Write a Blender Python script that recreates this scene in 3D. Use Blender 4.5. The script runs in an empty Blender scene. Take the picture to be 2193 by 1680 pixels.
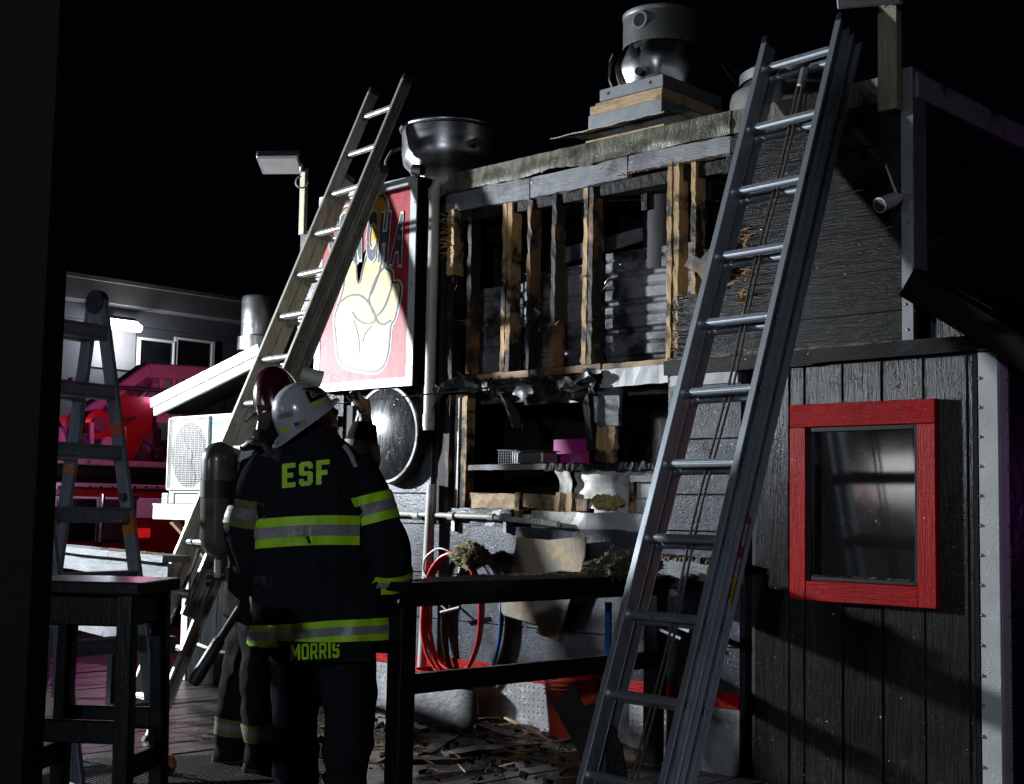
import bpy, bmesh, math, random
from mathutils import Vector as V, Matrix, noise as NZ
from mathutils.bvhtree import BVHTree
R = math.radians
rng = random.Random(11)
scene = bpy.context.scene
col = scene.collection

# ---------------------------------------------------------------- camera
FPX, CXP, CYP = 2930.0, 1096.5, 840.0          # focal length and centre of a 2193 px wide frame
PIT, ROL, YAW = R(5.1), R(1.1), R(43.9)
CAM = V((0, -5.85, 1.27))
cF = V((-math.sin(YAW)*math.cos(PIT), math.cos(YAW)*math.cos(PIT), math.sin(PIT)))
_r0 = V((math.cos(YAW), math.sin(YAW), 0)); _u0 = _r0.cross(cF)
cR = _r0*math.cos(ROL) + _u0*math.sin(ROL)
cU = -_r0*math.sin(ROL) + _u0*math.cos(ROL)
cam_d = bpy.data.cameras.new('camera'); cam = bpy.data.objects.new('camera', cam_d); col.objects.link(cam)
cam.matrix_world = Matrix(((cR.x, cU.x, -cF.x, CAM.x), (cR.y, cU.y, -cF.y, CAM.y), (cR.z, cU.z, -cF.z, CAM.z), (0, 0, 0, 1)))
cam_d.sensor_fit = 'HORIZONTAL'; cam_d.sensor_width = 36.0; cam_d.lens = 36.0*FPX/2193.0
cam_d.clip_start = 0.05; cam_d.clip_end = 500
scene.camera = cam

def _ray(x, y): return cF + cR*((x-CXP)/FPX) - cU*((y-CYP)/FPX)
def wy(x, y, Y=0.0):                       # measured point on an upright plane parallel to the front wall
    d = _ray(x, y); return CAM + d*((Y-CAM.y)/d.y)
def wz(x, y, Z=0.0):                       # measured point on a level plane
    d = _ray(x, y); return CAM + d*((Z-CAM.z)/d.z)
def wx(x, y, X):
    d = _ray(x, y); return CAM + d*((X-CAM.x)/d.x)
def dp(x, y, t): return CAM + _ray(x, y)*t # measured point at a known distance

# ---------------------------------------------------------------- night sky, lamps, exposure
world = bpy.data.worlds.new('World'); scene.world = world; world.use_nodes = True
wn = world.node_tree.nodes; wl = world.node_tree.links
bg = wn['Background']
bg.inputs['Color'].default_value = (0.35, 0.45, 1.0, 1); bg.inputs['Strength'].default_value = 0.0010

def aim(o, tgt):
    d = V(tgt) - o.location
    o.rotation_euler = d.to_track_quat('-Z', 'Y').to_euler()
def spot(name, loc, tgt, energy, color, cone, blend=0.4, size=0.1):
    l = bpy.data.lights.new(name, 'SPOT'); l.energy = energy; l.color = color
    l.spot_size = R(cone); l.spot_blend = blend; l.shadow_soft_size = size
    o = bpy.data.objects.new(name, l); col.objects.link(o); o.location = loc; aim(o, tgt); return o
def point(name, loc, energy, color, size=0.1):
    l = bpy.data.lights.new(name, 'POINT'); l.energy = energy; l.color = color; l.shadow_soft_size = size
    o = bpy.data.objects.new(name, l); col.objects.link(o); o.location = loc; return o
# scene floodlight of the fire crew, standing out of frame to the left
spot('floodlight_beam', (-10.8, -3.3, 2.6), (-6.6, 0, 2.0), 3000, (0.87, 0.94, 1.0), 92, 0.6, 0.11)
# fill spot added behind the camera to brighten surfaces that face it
spot('camera_side_fill', (2.6, -15.5, 3.4), (-4.3, -1.6, 1.25), 1350, (0.78, 0.89, 1.0), 27, 0.7, 0.25)
# emergency beacons of the engine in the street
point('blue_beacon_glow', (-15.0, -9.0, 2.6), 45, (0.10, 0.08, 1.0), 0.10)
point('red_beacon_near_glow', (3.2, -3.4, 1.2), 3, (1.0, 0.16, 0.10), 0.08)
point('violet_beacon_glow', (-0.6, 2.6, 1.4), 10, (0.75, 0.06, 1.0), 0.12)
spot('van_reflection_fill', (-8.0, -8.4, 2.7), (-8.7, -11.0, 1.9), 3400, (0.95, 0.98, 1.0), 66, 0.4, 0.10)  # unseen spot added to brighten the van for its reflection in the window
scene.view_settings.view_transform = 'Standard'; scene.view_settings.look = 'None'
scene.view_settings.gamma = 1.0; scene.view_settings.use_curve_mapping = False
scene.view_settings.exposure = 0.0
scene.render.engine = 'CYCLES'
scene.cycles.use_denoising = True
try: scene.cycles.denoiser = 'OPENIMAGEDENOISE'
except Exception: pass
scene.cycles.max_bounces = 5; scene.cycles.diffuse_bounces = 3; scene.cycles.glossy_bounces = 3
scene.cycles.transparent_max_bounces = 6; scene.cycles.transmission_bounces = 4
scene.cycles.sample_clamp_indirect = 3.0
scene.cycles.caustics_reflective = False; scene.cycles.caustics_refractive = False

# ---------------------------------------------------------------- materials
M = {}
def mat(name, base, rough=0.6, metal=0.0, c2=None, nscale=6.0, nmap=(1, 1, 1), thr=(0.35, 0.65), bump=0.0, bscale=60.0,
        bmap=None, wet=0.0, wscale=90.0, coat=0.0, r2=None, spec=0.5, c3=None, s3=2.0, t3=(0.5, 0.7), alligator=0.0, ascale=30.0, bdist=0.01):
    """base colour with a second colour by noise, fine relief, wet drops"""
    m = bpy.data.materials.new(name); m.use_nodes = True; M[name] = m
    nt = m.node_tree; N = nt.nodes; L = nt.links; b = N['Principled BSDF']
    b.inputs['Roughness'].default_value = rough; b.inputs['Metallic'].default_value = metal
    b.inputs['Specular IOR Level'].default_value = spec
    b.inputs['Base Color'].default_value = (*base, 1)
    if coat: b.inputs['Coat Weight'].default_value = coat; b.inputs['Coat Roughness'].default_value = 0.12
    tc = N.new('ShaderNodeTexCoord')
    def mapped(sc):
        mp = N.new('ShaderNodeMapping'); mp.inputs['Scale'].default_value = sc
        L.new(tc.outputs['Object'], mp.inputs['Vector']); return mp.outputs['Vector']
    def nz(sc, mapv, det=6, rgh=0.6):
        n = N.new('ShaderNodeTexNoise'); n.inputs['Scale'].default_value = sc
        n.inputs['Detail'].default_value = det; n.inputs['Roughness'].default_value = rgh
        L.new(mapv, n.inputs['Vector']); return n.outputs['Fac']
    def ramp(fac, a, bb):
        r = N.new('ShaderNodeMapRange'); r.inputs['From Min'].default_value = a; r.inputs['From Max'].default_value = bb
        L.new(fac, r.inputs['Value']); return r.outputs['Result']
    colo = None
    if c2 is not None:
        f = ramp(nz(nscale, mapped(nmap)), *thr)
        mx = N.new('ShaderNodeMix'); mx.data_type = 'RGBA'
        mx.inputs[6].default_value = (*base, 1); mx.inputs[7].default_value = (*c2, 1)
        L.new(f, mx.inputs[0]); colo = mx.outputs[2]
        if r2 is not None:
            mr = N.new('ShaderNodeMapRange'); mr.inputs['To Min'].default_value = rough; mr.inputs['To Max'].default_value = r2
            L.new(f, mr.inputs['Value']); L.new(mr.outputs['Result'], b.inputs['Roughness'])
    if c3 is not None:
        f = ramp(nz(s3, mapped((1, 1, 1)), 8, 0.65), *t3)
        mx = N.new('ShaderNodeMix'); mx.data_type = 'RGBA'
        if colo is not None: L.new(colo, mx.inputs[6])
        else: mx.inputs[6].default_value = (*base, 1)
        mx.inputs[7].default_value = (*c3, 1); L.new(f, mx.inputs[0]); colo = mx.outputs[2]
    if colo is not None: L.new(colo, b.inputs['Base Color'])
    nrm = None
    def addbump(h, st, dist):
        nonlocal nrm
        bn = N.new('ShaderNodeBump'); bn.inputs['Strength'].default_value = st; bn.inputs['Distance'].default_value = dist
        L.new(h, bn.inputs['Height'])
        if nrm is not None: L.new(nrm, bn.inputs['Normal'])
        nrm = bn.outputs['Normal']
    if bump: addbump(nz(bscale, mapped(bmap or nmap), 5, 0.6), bump, bdist)
    if alligator:
        vo = N.new('ShaderNodeTexVoronoi'); vo.inputs['Scale'].default_value = ascale; L.new(mapped((1, 1, 0.6)), vo.inputs['Vector'])
        addbump(vo.outputs['Distance'], alligator, 0.012)
    if wet:
        vo = N.new('ShaderNodeTexVoronoi'); vo.inputs['Scale'].default_value = wscale; L.new(mapped((1, 1, 1)), vo.inputs['Vector'])
        inv = N.new('ShaderNodeMapRange'); inv.inputs['From Min'].default_value = 0.05; inv.inputs['From Max'].default_value = 0.32
        inv.inputs['To Min'].default_value = 1; inv.inputs['To Max'].default_value = 0
        L.new(vo.outputs['Distance'], inv.inputs['Value'])
        msk = ramp(nz(9.0, mapped((1, 1, 1)), 3, 0.6), 0.46, 0.6)
        mu = N.new('ShaderNodeMath'); mu.operation = 'MULTIPLY'; L.new(inv.outputs['Result'], mu.inputs[0]); L.new(msk, mu.inputs[1])
        addbump(mu.outputs[0], wet, 0.004)
    if nrm is not None: L.new(nrm, b.inputs['Normal'])
    return m
mat('siding_charcoal', (0.011, 0.0115, 0.0115), 0.30, spec=0.18, c2=(0.026, 0.027, 0.026), nscale=3, nmap=(1, 1, 14), bump=0.6, bscale=3.2, bmap=(2, 2, 34), wet=0.8, c3=(0.030, 0.030, 0.027), s3=9, t3=(0.60, 0.74))
mat('siding_vertical', (0.010, 0.0105, 0.011), 0.27, spec=0.18, c2=(0.022, 0.023, 0.024), nscale=4, nmap=(10, 1, 0.7), bump=0.9, bscale=4.5, bmap=(24, 2, 1.4), wet=0.9, c3=(0.05, 0.05, 0.052), s3=14, t3=(0.62, 0.74))
mat('siding_grey', (0.046, 0.053, 0.072), 0.34, c2=(0.088, 0.096, 0.116), nscale=3, nmap=(7, 1, 0.7), bump=0.25, bscale=90, bmap=(1, 1, 1), wet=0.7, wscale=70, c3=(0.016, 0.016, 0.018), s3=3.4, t3=(0.46, 0.62))
mat('trim_black', (0.007, 0.007, 0.0075), 0.45, spec=0.15, bump=0.3, bscale=20, bmap=(3, 3, 12), wet=0.6)
mat('black_paint', (0.004, 0.004, 0.005), 0.30, spec=0.2, bump=0.15, bscale=6, bmap=(8, 8, 1.5), wet=0.12, wscale=90)
mat('post_black', (0.0018, 0.0018, 0.0024), 0.7, spec=0.15, bump=0.2, bscale=20)
mat('red_paint', (0.36, 0.003, 0.005), 0.42, spec=0.12, c2=(0.48, 0.004, 0.006), nscale=5, nmap=(6, 6, 6), bump=0.8, bscale=6, bmap=(30, 2, 1.2), wet=0.8, c3=(0.30, 0.16, 0.10), s3=60, t3=(0.72, 0.80))
mat('red_paint_level', (0.36, 0.003, 0.005), 0.42, spec=0.12, c2=(0.48, 0.004, 0.006), nscale=5, nmap=(6, 6, 6), bump=0.8, bscale=6, bmap=(1.2, 2, 30), wet=0.8, c3=(0.30, 0.16, 0.10), s3=60, t3=(0.70, 0.80))
mat('white_metal', (0.62, 0.64, 0.65), 0.35, c2=(0.48, 0.49, 0.47), nscale=3, bump=0.08, bscale=40, wet=0.5, c3=(0.25, 0.23, 0.20), s3=5, t3=(0.68, 0.8))
mat('white_paint', (0.75, 0.76, 0.76), 0.5, c2=(0.6, 0.6, 0.57), nscale=4, bump=0.2, bscale=40, c3=(0.2, 0.18, 0.15), s3=7, t3=(0.7, 0.8))
mat('pvc', (0.55, 0.55, 0.52), 0.4, c2=(0.45, 0.43, 0.38), nscale=5, bump=0.1, bscale=30, wet=0.6, c3=(0.13, 0.11, 0.09), s3=14, t3=(0.6, 0.72))
mat('raw_wood', (0.46, 0.27, 0.11), 0.65, c2=(0.62, 0.42, 0.20), nscale=4, nmap=(14, 14, 1), bump=0.5, bscale=12, bmap=(20, 20, 1.2), c3=(0.022, 0.015, 0.011), s3=4.5, t3=(0.49, 0.58))
mat('raw_wood_level', (0.46, 0.29, 0.15), 0.65, c2=(0.58, 0.41, 0.24), nscale=4, nmap=(1, 14, 14), bump=0.5, bscale=12, bmap=(1.2, 20, 20), c3=(0.10, 0.055, 0.03), s3=3, t3=(0.5, 0.66))
mat('scorched_wood', (0.24, 0.12, 0.05), 0.6, c2=(0.34, 0.19, 0.085), nscale=4, nmap=(14, 14, 1), bump=0.6, bscale=12, bmap=(16, 16, 1.2), c3=(0.012, 0.011, 0.011), s3=2.6, t3=(0.40, 0.50))
mat('splinter_wood', (0.55, 0.34, 0.15), 0.7, c2=(0.40, 0.20, 0.08), nscale=20)
mat('char', (0.008, 0.0075, 0.0075), 0.6, c2=(0.022, 0.020, 0.019), nscale=14, bump=0.5, bscale=40, alligator=0.45, ascale=26, spec=0.25)
mat('soot', (0.014, 0.013, 0.014), 0.7, c2=(0.03, 0.028, 0.03), nscale=5, bump=0.3, bscale=20)
mat('sooty_metal', (0.30, 0.305, 0.33), 0.42, metal=0.3, c2=(0.15, 0.15, 0.165), nscale=4, bump=0.12, bscale=30, c3=(0.02, 0.02, 0.021), s3=3.2, t3=(0.50, 0.62), wet=0.4)
mat('painted_beam', (0.20, 0.205, 0.22), 0.5, c2=(0.30, 0.30, 0.31), nscale=4, nmap=(1, 6, 14), bump=0.6, bscale=10, bmap=(1.4, 8, 26), c3=(0.03, 0.03, 0.03), s3=3, t3=(0.52, 0.66), wet=0.5)
mat('fascia_burnt', (0.24, 0.23, 0.18), 0.42, c2=(0.10, 0.09, 0.06), nscale=5, nmap=(6, 2, 1), bump=0.6, bscale=14, bmap=(6, 2, 1.5), c3=(0.04, 0.033, 0.02), s3=6, t3=(0.5, 0.66), wet=0.8, wscale=60)
mat('galvanised', (0.42, 0.44, 0.46), 0.42, metal=0.75, c2=(0.33, 0.35, 0.37), nscale=12, bump=0.05, bscale=30)
mat('steel', (0.52, 0.52, 0.52), 0.28, metal=1.0, c2=(0.40, 0.40, 0.40), nscale=3, nmap=(1, 1, 6), r2=0.4, bump=0.06, bscale=8, bmap=(1, 1, 20), c3=(0.22, 0.21, 0.20), s3=5, t3=(0.6, 0.75))
mat('aluminium', (0.42, 0.46, 0.50), 0.42, metal=0.75, c2=(0.33, 0.365, 0.40), nscale=4, nmap=(6, 6, 1), r2=0.5, bump=0.06, bscale=30, c3=(0.18, 0.18, 0.18), s3=16, t3=(0.66, 0.78))
mat('aluminium_dirty', (0.42, 0.405, 0.36), 0.48, metal=0.55, c2=(0.30, 0.285, 0.245), nscale=4, nmap=(5, 5, 1), r2=0.62, bump=0.15, bscale=30, c3=(0.09, 0.085, 0.075), s3=16, t3=(0.60, 0.74))
mat('rung_bare', (0.60, 0.60, 0.58), 0.36, metal=0.8, c2=(0.30, 0.28, 0.26), nscale=14, thr=(0.45, 0.7), bump=0.2, bscale=40)
mat('plastic_black', (0.012, 0.012, 0.013), 0.45)
mat('rubber', (0.012, 0.012, 0.012), 0.5, bump=0.2, bscale=60, wet=0.5)
mat('screw', (0.4, 0.4, 0.42), 0.35, metal=1.0)
mat('ac_white', (0.72, 0.71, 0.66), 0.45, c2=(0.62, 0.61, 0.55), nscale=4)
mat('sign_red', (0.34, 0.022, 0.032), 0.48, spec=0.31, c2=(0.46, 0.09, 0.09), nscale=6, nmap=(5, 5, 1), thr=(0.5, 0.8), bump=0.1, bscale=60, wet=0.3)
mat('sign_white', (0.62, 0.62, 0.62), 0.48, spec=0.31, c2=(0.6, 0.6, 0.6), nscale=8, bump=0.05)
mat('sign_cream', (0.56, 0.42, 0.17), 0.48, spec=0.31, c2=(0.60, 0.48, 0.24), nscale=5)
mat('sign_yellow', (0.60, 0.36, 0.01), 0.48, spec=0.31)
mat('sign_ink', (0.035, 0.040, 0.050), 0.48, spec=0.31, c2=(0.16, 0.17, 0.19), nscale=30, nmap=(1, 1, 1), thr=(0.55, 0.72))
mat('disc_black', (0.010, 0.010, 0.011), 0.20, c2=(0.016, 0.016, 0.016), nscale=10, nmap=(10, 1, 1), r2=0.34, bump=0.06, bscale=8, bmap=(20, 1, 1), wet=0.5, wscale=70, spec=0.35)
mat('burnt_sheet', (0.045, 0.045, 0.048), 0.4, metal=0.3, c2=(0.10, 0.10, 0.105), nscale=5, c3=(0.010, 0.010, 0.010), s3=4, t3=(0.42, 0.55), bump=0.2, bscale=30, wet=0.5)
mat('drift', (0.24, 0.19, 0.12), 0.8, c2=(0.10, 0.08, 0.055), nscale=40, bump=0.8, bscale=80)

# ---------------------------------------------------------------- mesh helpers
def nv3(p):
    p = V(p); return V((NZ.noise(p), NZ.noise(p+V((31.7, 5.1, 9.3))), NZ.noise(p+V((-17.3, 44.9, 2.7)))))
class MB:
    def __init__(s): s.bm = bmesh.new()
    def box(s, c, size, rot=None, jit=0.0):
        c = V(c); hx, hy, hz = size[0]/2, size[1]/2, size[2]/2
        if rot is None: Rm = Matrix.Identity(3)
        elif isinstance(rot, Matrix): Rm = rot
        else:
            from mathutils import Euler
            Rm = Euler(rot).to_matrix()
        vs = []
        for x in (-hx, hx):
            for y in (-hy, hy):
                for z in (-hz, hz):
                    p = V((x, y, z))
                    if jit: p += V((rng.uniform(-jit, jit), rng.uniform(-jit, jit), rng.uniform(-jit, jit)))
                    vs.append(s.bm.verts.new(c + Rm @ p))
        for f in ((0, 1, 3, 2), (4, 6, 7, 5), (0, 4, 5, 1), (2, 3, 7, 6), (0, 2, 6, 4), (1, 5, 7, 3)):
            s.bm.faces.new([vs[i] for i in f])
        return s
    def lim(s, x0, x1, y0, y1, z0, z1): return s.box(((x0+x1)/2, (y0+y1)/2, (z0+z1)/2), (x1-x0, y1-y0, z1-z0))
    def beam(s, a, b, w, h, up=(0, 0, 1)):
        a, b = V(a), V(b); d = (b-a); ln = d.length; d.normalize()
        sd = d.cross(V(up))
        if sd.length < 1e-4: sd = d.cross(V((1, 0, 0)))
        sd.normalize(); u = sd.cross(d)
        return s.box((a+b)/2, (w, ln, h), Matrix((sd, d, u)).transposed())
    def plank(s, a, b, w, h, up=(0, 0, 1), seg=6, wob=0.004, endj=0.0):
        a, b = V(a), V(b); d = b-a; dn = d.normalized(); sd = dn.cross(V(up))
        if sd.length < 1e-4: sd = dn.cross(V((1, 0, 0)))
        sd.normalize(); u = sd.cross(dn); rows = []
        for i in range(seg+1):
            c = a + d*(i/seg); row = []
            for (sx, sy) in ((-1, -1), (1, -1), (1, 1), (-1, 1)):
                p = c + sd*(sx*w/2 + rng.uniform(-wob, wob)) + u*(sy*h/2 + rng.uniform(-wob, wob))
                if endj and i in (0, seg): p += dn*rng.uniform(-endj, endj)
                row.append(s.bm.verts.new(p))
            rows.append(row)
        for i in range(seg):
            for k in range(4):
                s.bm.faces.new((rows[i][k], rows[i][(k+1) % 4], rows[i+1][(k+1) % 4], rows[i+1][k]))
        s.bm.faces.new(rows[0][::-1]); s.bm.faces.new(rows[-1]); return s
    def tube(s, pts, r, n=10, cap=True, closed=False):
        pts = [V(p) for p in pts]; m = len(pts)
        rr = r if isinstance(r, (list, tuple)) else [r]*m
        rows = []; nrm = None
        for i, p in enumerate(pts):
            if closed: t = pts[(i+1) % m] - pts[(i-1) % m]
            else: t = pts[min(i+1, m-1)] - pts[max(i-1, 0)]
            t.normalize()
            if nrm is None:
                nrm = t.cross(V((0, 0, 1)))
                if nrm.length < 1e-3: nrm = t.cross(V((1, 0, 0)))
            nrm = (nrm - t*nrm.dot(t)); nrm.normalize(); bn = t.cross(nrm)
            rows.append([s.bm.verts.new(p + (nrm*math.cos(k*2*math.pi/n) + bn*math.sin(k*2*math.pi/n))*rr[i]) for k in range(n)])
        for i in range(m if closed else m-1):
            A, B = rows[i], rows[(i+1) % m]
            for k in range(n): s.bm.faces.new((A[k], A[(k+1) % n], B[(k+1) % n], B[k]))
        if cap and not closed: s.bm.faces.new(rows[0][::-1]); s.bm.faces.new(rows[-1])
        return s
    def lathe(s, prof, n=40, mtx=None, cap0=False, cap1=False, fn=None):
        mtx = mtx or Matrix.Identity(4); rows = []
        for (r, z) in prof:
            row = []
            for k in range(n):
                a = k*2*math.pi/n; rr = r*(fn(a, z) if fn else 1)
                row.append(s.bm.verts.new(mtx @ V((rr*math.cos(a), rr*math.sin(a), z))))
            rows.append(row)
        for i in range(len(rows)-1):
            for k in range(n): s.bm.faces.new((rows[i][k], rows[i][(k+1) % n], rows[i+1][(k+1) % n], rows[i+1][k]))
        if cap0: s.bm.faces.new(rows[0][::-1])
        if cap1: s.bm.faces.new(rows[-1])
        return s
    def prism(s, pts, depth, mtx):
        """polygon in local xy, extruded along local -z by depth"""
        top = [s.bm.verts.new(mtx @ V((x, y, 0))) for x, y in pts]
        bot = [s.bm.verts.new(mtx @ V((x, y, -depth))) for x, y in pts]
        n = len(pts)
        s.bm.faces.new(top); s.bm.faces.new(bot[::-1])
        for k in range(n): s.bm.faces.new((top[k], bot[k], bot[(k+1) % n], top[(k+1) % n]))
        return s
    def sheet(s, fn, nu, nv, thick=0.0):
        """grid surface; fn(u,v)->point"""
        g = [[s.bm.verts.new(fn(i/nu, j/nv)) for j in range(nv+1)] for i in range(nu+1)]
        for i in range(nu):
            for j in range(nv): s.bm.faces.new((g[i][j], g[i+1][j], g[i+1][j+1], g[i][j+1]))
        if thick:
            s.bm.normal_update()
            bmesh.ops.solidify(s.bm, geom=s.bm.faces[:], thickness=thick)
        return s
    def splinter(s, p, d, ln, w):
        p, d = V(p), V(d).normalized(); sd = d.cross(V((0.3, 0.2, 0.9))).normalized()*w; up = d.cross(sd).normalized()*w*0.6
        a = [s.bm.verts.new(p+sd), s.bm.verts.new(p-sd*0.6+up), s.bm.verts.new(p-sd*0.5-up)]
        m = p + d*ln*0.6 + sd*rng.uniform(-1, 1)
        b = [s.bm.verts.new(m+sd*0.6), s.bm.verts.new(m-sd*0.3+up*0.5), s.bm.verts.new(m-sd*0.3-up*0.5)]
        t = s.bm.verts.new(p + d*ln + sd*rng.uniform(-1.2, 1.2))
        for k in range(3):
            j = (k+1) % 3
            s.bm.faces.new((a[k], a[j], b[j], b[k])); s.bm.faces.new((b[k], b[j], t))
        s.bm.faces.new(a[::-1]); return s
    def jag(s, amt, sc=9.0):
        for v in s.bm.verts: v.co += nv3(v.co*sc)*amt
        return s
    def build(s, name, m, parent=None, bevel=0.0, smooth=None, local=False, kind=None, seg=1):
        bm = s.bm
        if bevel:
            bm.normal_update()
            es = [e for e in bm.edges if len(e.link_faces) == 2 and e.calc_face_angle(0) > R(35)]
            bmesh.ops.bevel(bm, geom=es, offset=bevel, segments=seg, affect='EDGES', profile=0.6)
        bmesh.ops.recalc_face_normals(bm, faces=bm.faces[:])
        me = bpy.data.meshes.new(name); bm.to_mesh(me); bm.free()
        ms = m if isinstance(m, (list, tuple)) else [m]
        for q in ms: me.materials.append(M[q])
        if smooth is not None:
            for p in me.polygons: p.use_smooth = True
            me.set_sharp_from_angle(angle=R(smooth))
        return link(name, me, parent, local, kind)
def link(name, me, parent=None, local=False, kind=None):
    o = bpy.data.objects.new(name, me); col.objects.link(o)
    if parent is not None:
        o.parent = parent
        if not local: o.matrix_parent_inverse = basis(parent).inverted()
    if kind: o['kind'] = kind
    return o
def basis(o):
    m = o.matrix_basis.copy()
    if o.parent: m = basis(o.parent) @ o.matrix_parent_inverse @ m
    return m
def tag(o, label, cat, group=None):
    o['label'] = label; o['category'] = cat
    if group: o['group'] = group
    return o
def empty(name, loc, label=None, cat=None, group=None, rotz=0.0):
    o = bpy.data.objects.new(name, None); col.objects.link(o); o.location = loc; o.rotation_euler = (0, 0, rotz)
    o.empty_display_size = 0.1
    if label: tag(o, label, cat, group)
    return o
def copy_tree(o, parent=None):
    c = o.copy(); col.objects.link(c)
    if parent is not None: c.parent = parent
    for ch in o.children: copy_tree(ch, c)
    return c
def text(name, body, m, parent, mtx, size, sx=1.0, extrude=0.0015, offset=0.0, align='CENTER', space=1.0, local=False):
    cu = bpy.data.curves.new(name, 'FONT'); cu.body = body; cu.size = size; cu.align_x = align; cu.align_y = 'CENTER'
    cu.extrude = extrude; cu.offset = offset; cu.space_character = space; cu.resolution_u = 3
    t = bpy.data.objects.new('tmp_text', cu); col.objects.link(t)
    dg = bpy.context.evaluated_depsgraph_get(); dg.update()
    me = bpy.data.meshes.new_from_object(t.evaluated_get(dg)); col.objects.unlink(t); bpy.data.objects.remove(t)
    me.name = name
    me.transform(mtx @ Matrix.Diagonal((sx, 1, 1, 1)))
    me.materials.clear(); me.materials.append(M[m])
    return link(name, me, parent, local)
def frame_mtx(o, xdir, ydir):
    x = V(xdir).normalized(); y = V(ydir).normalized(); z = x.cross(y)
    return Matrix(((x.x, y.x, z.x, o[0]), (x.y, y.y, z.y, o[1]), (x.z, y.z, z.z, o[2]), (0, 0, 0, 1)))
def struct(o): o['kind'] = 'structure'; return o
def evalmesh(o):
    dg = bpy.context.evaluated_depsgraph_get(); dg.update()
    return bpy.data.meshes.new_from_object(o.evaluated_get(dg))

# ---------------------------------------------------------------- ground and deck
mat('asphalt', (0.035, 0.035, 0.038), 0.55, c2=(0.05, 0.05, 0.052), nscale=2, bump=0.5, bscale=60, wet=0.5, wscale=20)
mat('deck_wood', (0.016, 0.014, 0.013), 0.28, c2=(0.034, 0.029, 0.025), nscale=3, nmap=(14, 1, 1), r2=0.42, bump=0.5, bscale=4, bmap=(16, 1.2, 1), wet=0.9, wscale=50, c3=(0.08, 0.06, 0.038), s3=5, t3=(0.64, 0.76))
struct(MB().sheet(lambda u, v: V((-260+520*u, -200+460*v, -0.30)), 4, 4).build('ground', 'asphalt'))
deck = struct(MB().lim(-11.2, 1.4, -9.0, -0.03, -0.16, -0.045).build('deck', 'char'))
bm_ = MB().lim(-0.069, 0.069, -4.45, 4.45, -0.016, 0.016)
b0 = bm_.build('deck_board', 'deck_wood', deck, bevel=0.004)
k = 0
x = -11.1
while x < 1.35:
    o = b0 if k == 0 else b0.copy()
    if k: col.objects.link(o)
    o.location = (x, -4.52 + rng.uniform(-0.01, 0.01), -0.020 + rng.uniform(-0.0025, 0.0025)); o.rotation_euler = (rng.uniform(-0.0006, 0.0006), rng.uniform(-0.012, 0.012), 0)
    x += 0.1445; k += 1
# ---------------------------------------------------------------- the burned building
B = empty('burned_food_stand', (-6.1, 0, 0), 'dark clapboard food stand with its front wall burned open', 'building')
XL, XR, XU = -7.72, -2.63, -3.03       # left end, right end, right end of the tall part
X1 = -7.72                             # left end of the tall part
# hidden wall cores behind the boards
for (nm, a) in (('wall_core', (XU-1.02, XU, 0.0, 0.10, 2.02, 3.27)), ('wall_core', (-3.93, XR-0.012, 0.004, 0.10, -0.1, 2.06)), ('wall_core', (-4.455, -3.97, 0.004, 0.09, -0.1, 2.06)),
                ('wall_core', (-6.20, -4.455, 0.004, 0.09, -0.1, 1.20)), ('wall_core', (XL, -6.21, 0.004, 0.09, -0.1, 2.03)),
                ('wall_core', (X1, -6.24, 0.004, 0.09, 2.03, 3.22)), ('wall_core', (-4.44, -4.05, 0.012, 0.06, 2.02, 2.44))):
    MB().lim(*a).build(nm, 'soot', B)
MB().lim(XR-0.10, XR-0.012, 0.104, 5.0, -0.1, 2.04).build('side_wall', 'siding_charcoal', B)
MB().lim(XL, XL+0.09, 0.10, 5.0, -0.1, 2.03).build('side_wall', 'siding_charcoal', B)
MB().lim(XL+0.1, XR-0.11, 4.9, 5.0, -0.1, 3.2).build('rear_wall', 'soot', B)
MB().lim(XL+0.1, XR-0.11, 0.12, 4.88, -0.10, 0.02).build('inner_floor', 'char', B)
MB().lim(X1+0.03, XU-0.06, 0.02, 4.88, 3.09, 3.16).build('roof_deck', 'char', B)
MB().lim(X1, X1+0.08, 0.11, 4.9, 2.05, 3.08).build('side_wall', 'siding_charcoal', B)
# upper return wall at the right corner: boards running back
zs = [2.10, 2.254, 2.455, 2.66, 2.862, 3.063, 3.262]
for i in range(6):
    MB().lim(XU-0.02, XU, 0.03, 5.0, zs[i]+0.004, zs[i+1]-0.004).build('siding_board', 'siding_charcoal', B, bevel=0.004)
MB().lim(XU-0.018, XU+0.022, 0.0, 5.0, 3.266, 3.39).build('fascia_board', 'painted_beam', B, bevel=0.004)
MB().lim(XU-0.08, XU-0.022, 0.11, 4.88, 2.04, 3.262).build('side_wall', 'soot', B)
# upper front boards right of the hole, torn at their left ends
starts = [-4.445, -4.43, -4.035, -4.02, -4.05, -4.10]
for i in range(6):
    x0 = starts[i]; z0, z1 = zs[i]+0.0035, zs[i+1]-0.0035
    mb = MB(); pts = []
    n = 9
    for j in range(n+1): pts.append((x0 + rng.uniform(-0.018, 0.022), z0 + (z1-z0)*j/n))
    poly = [(XU-0.045, z0)] + [(XU-0.045, z1)] + pts[::-1]
    mb.prism([(p[0], p[1]) for p in poly], 0.018, frame_mtx((0, -0.019, 0), (1, 0, 0), (0, 0, 1)))
    mb.build('siding_board', 'siding_charcoal', B)
# boards left of the sign
for i, (z0, z1) in enumerate([(2.06+0.168*q, 2.06+0.168*(q+1)) for q in range(7)]):
    MB().lim(X1, -6.27, -0.019, 0.0, z0+0.003, z1-0.003).build('siding_board', 'siding_grey', B, bevel=0.003)
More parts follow.
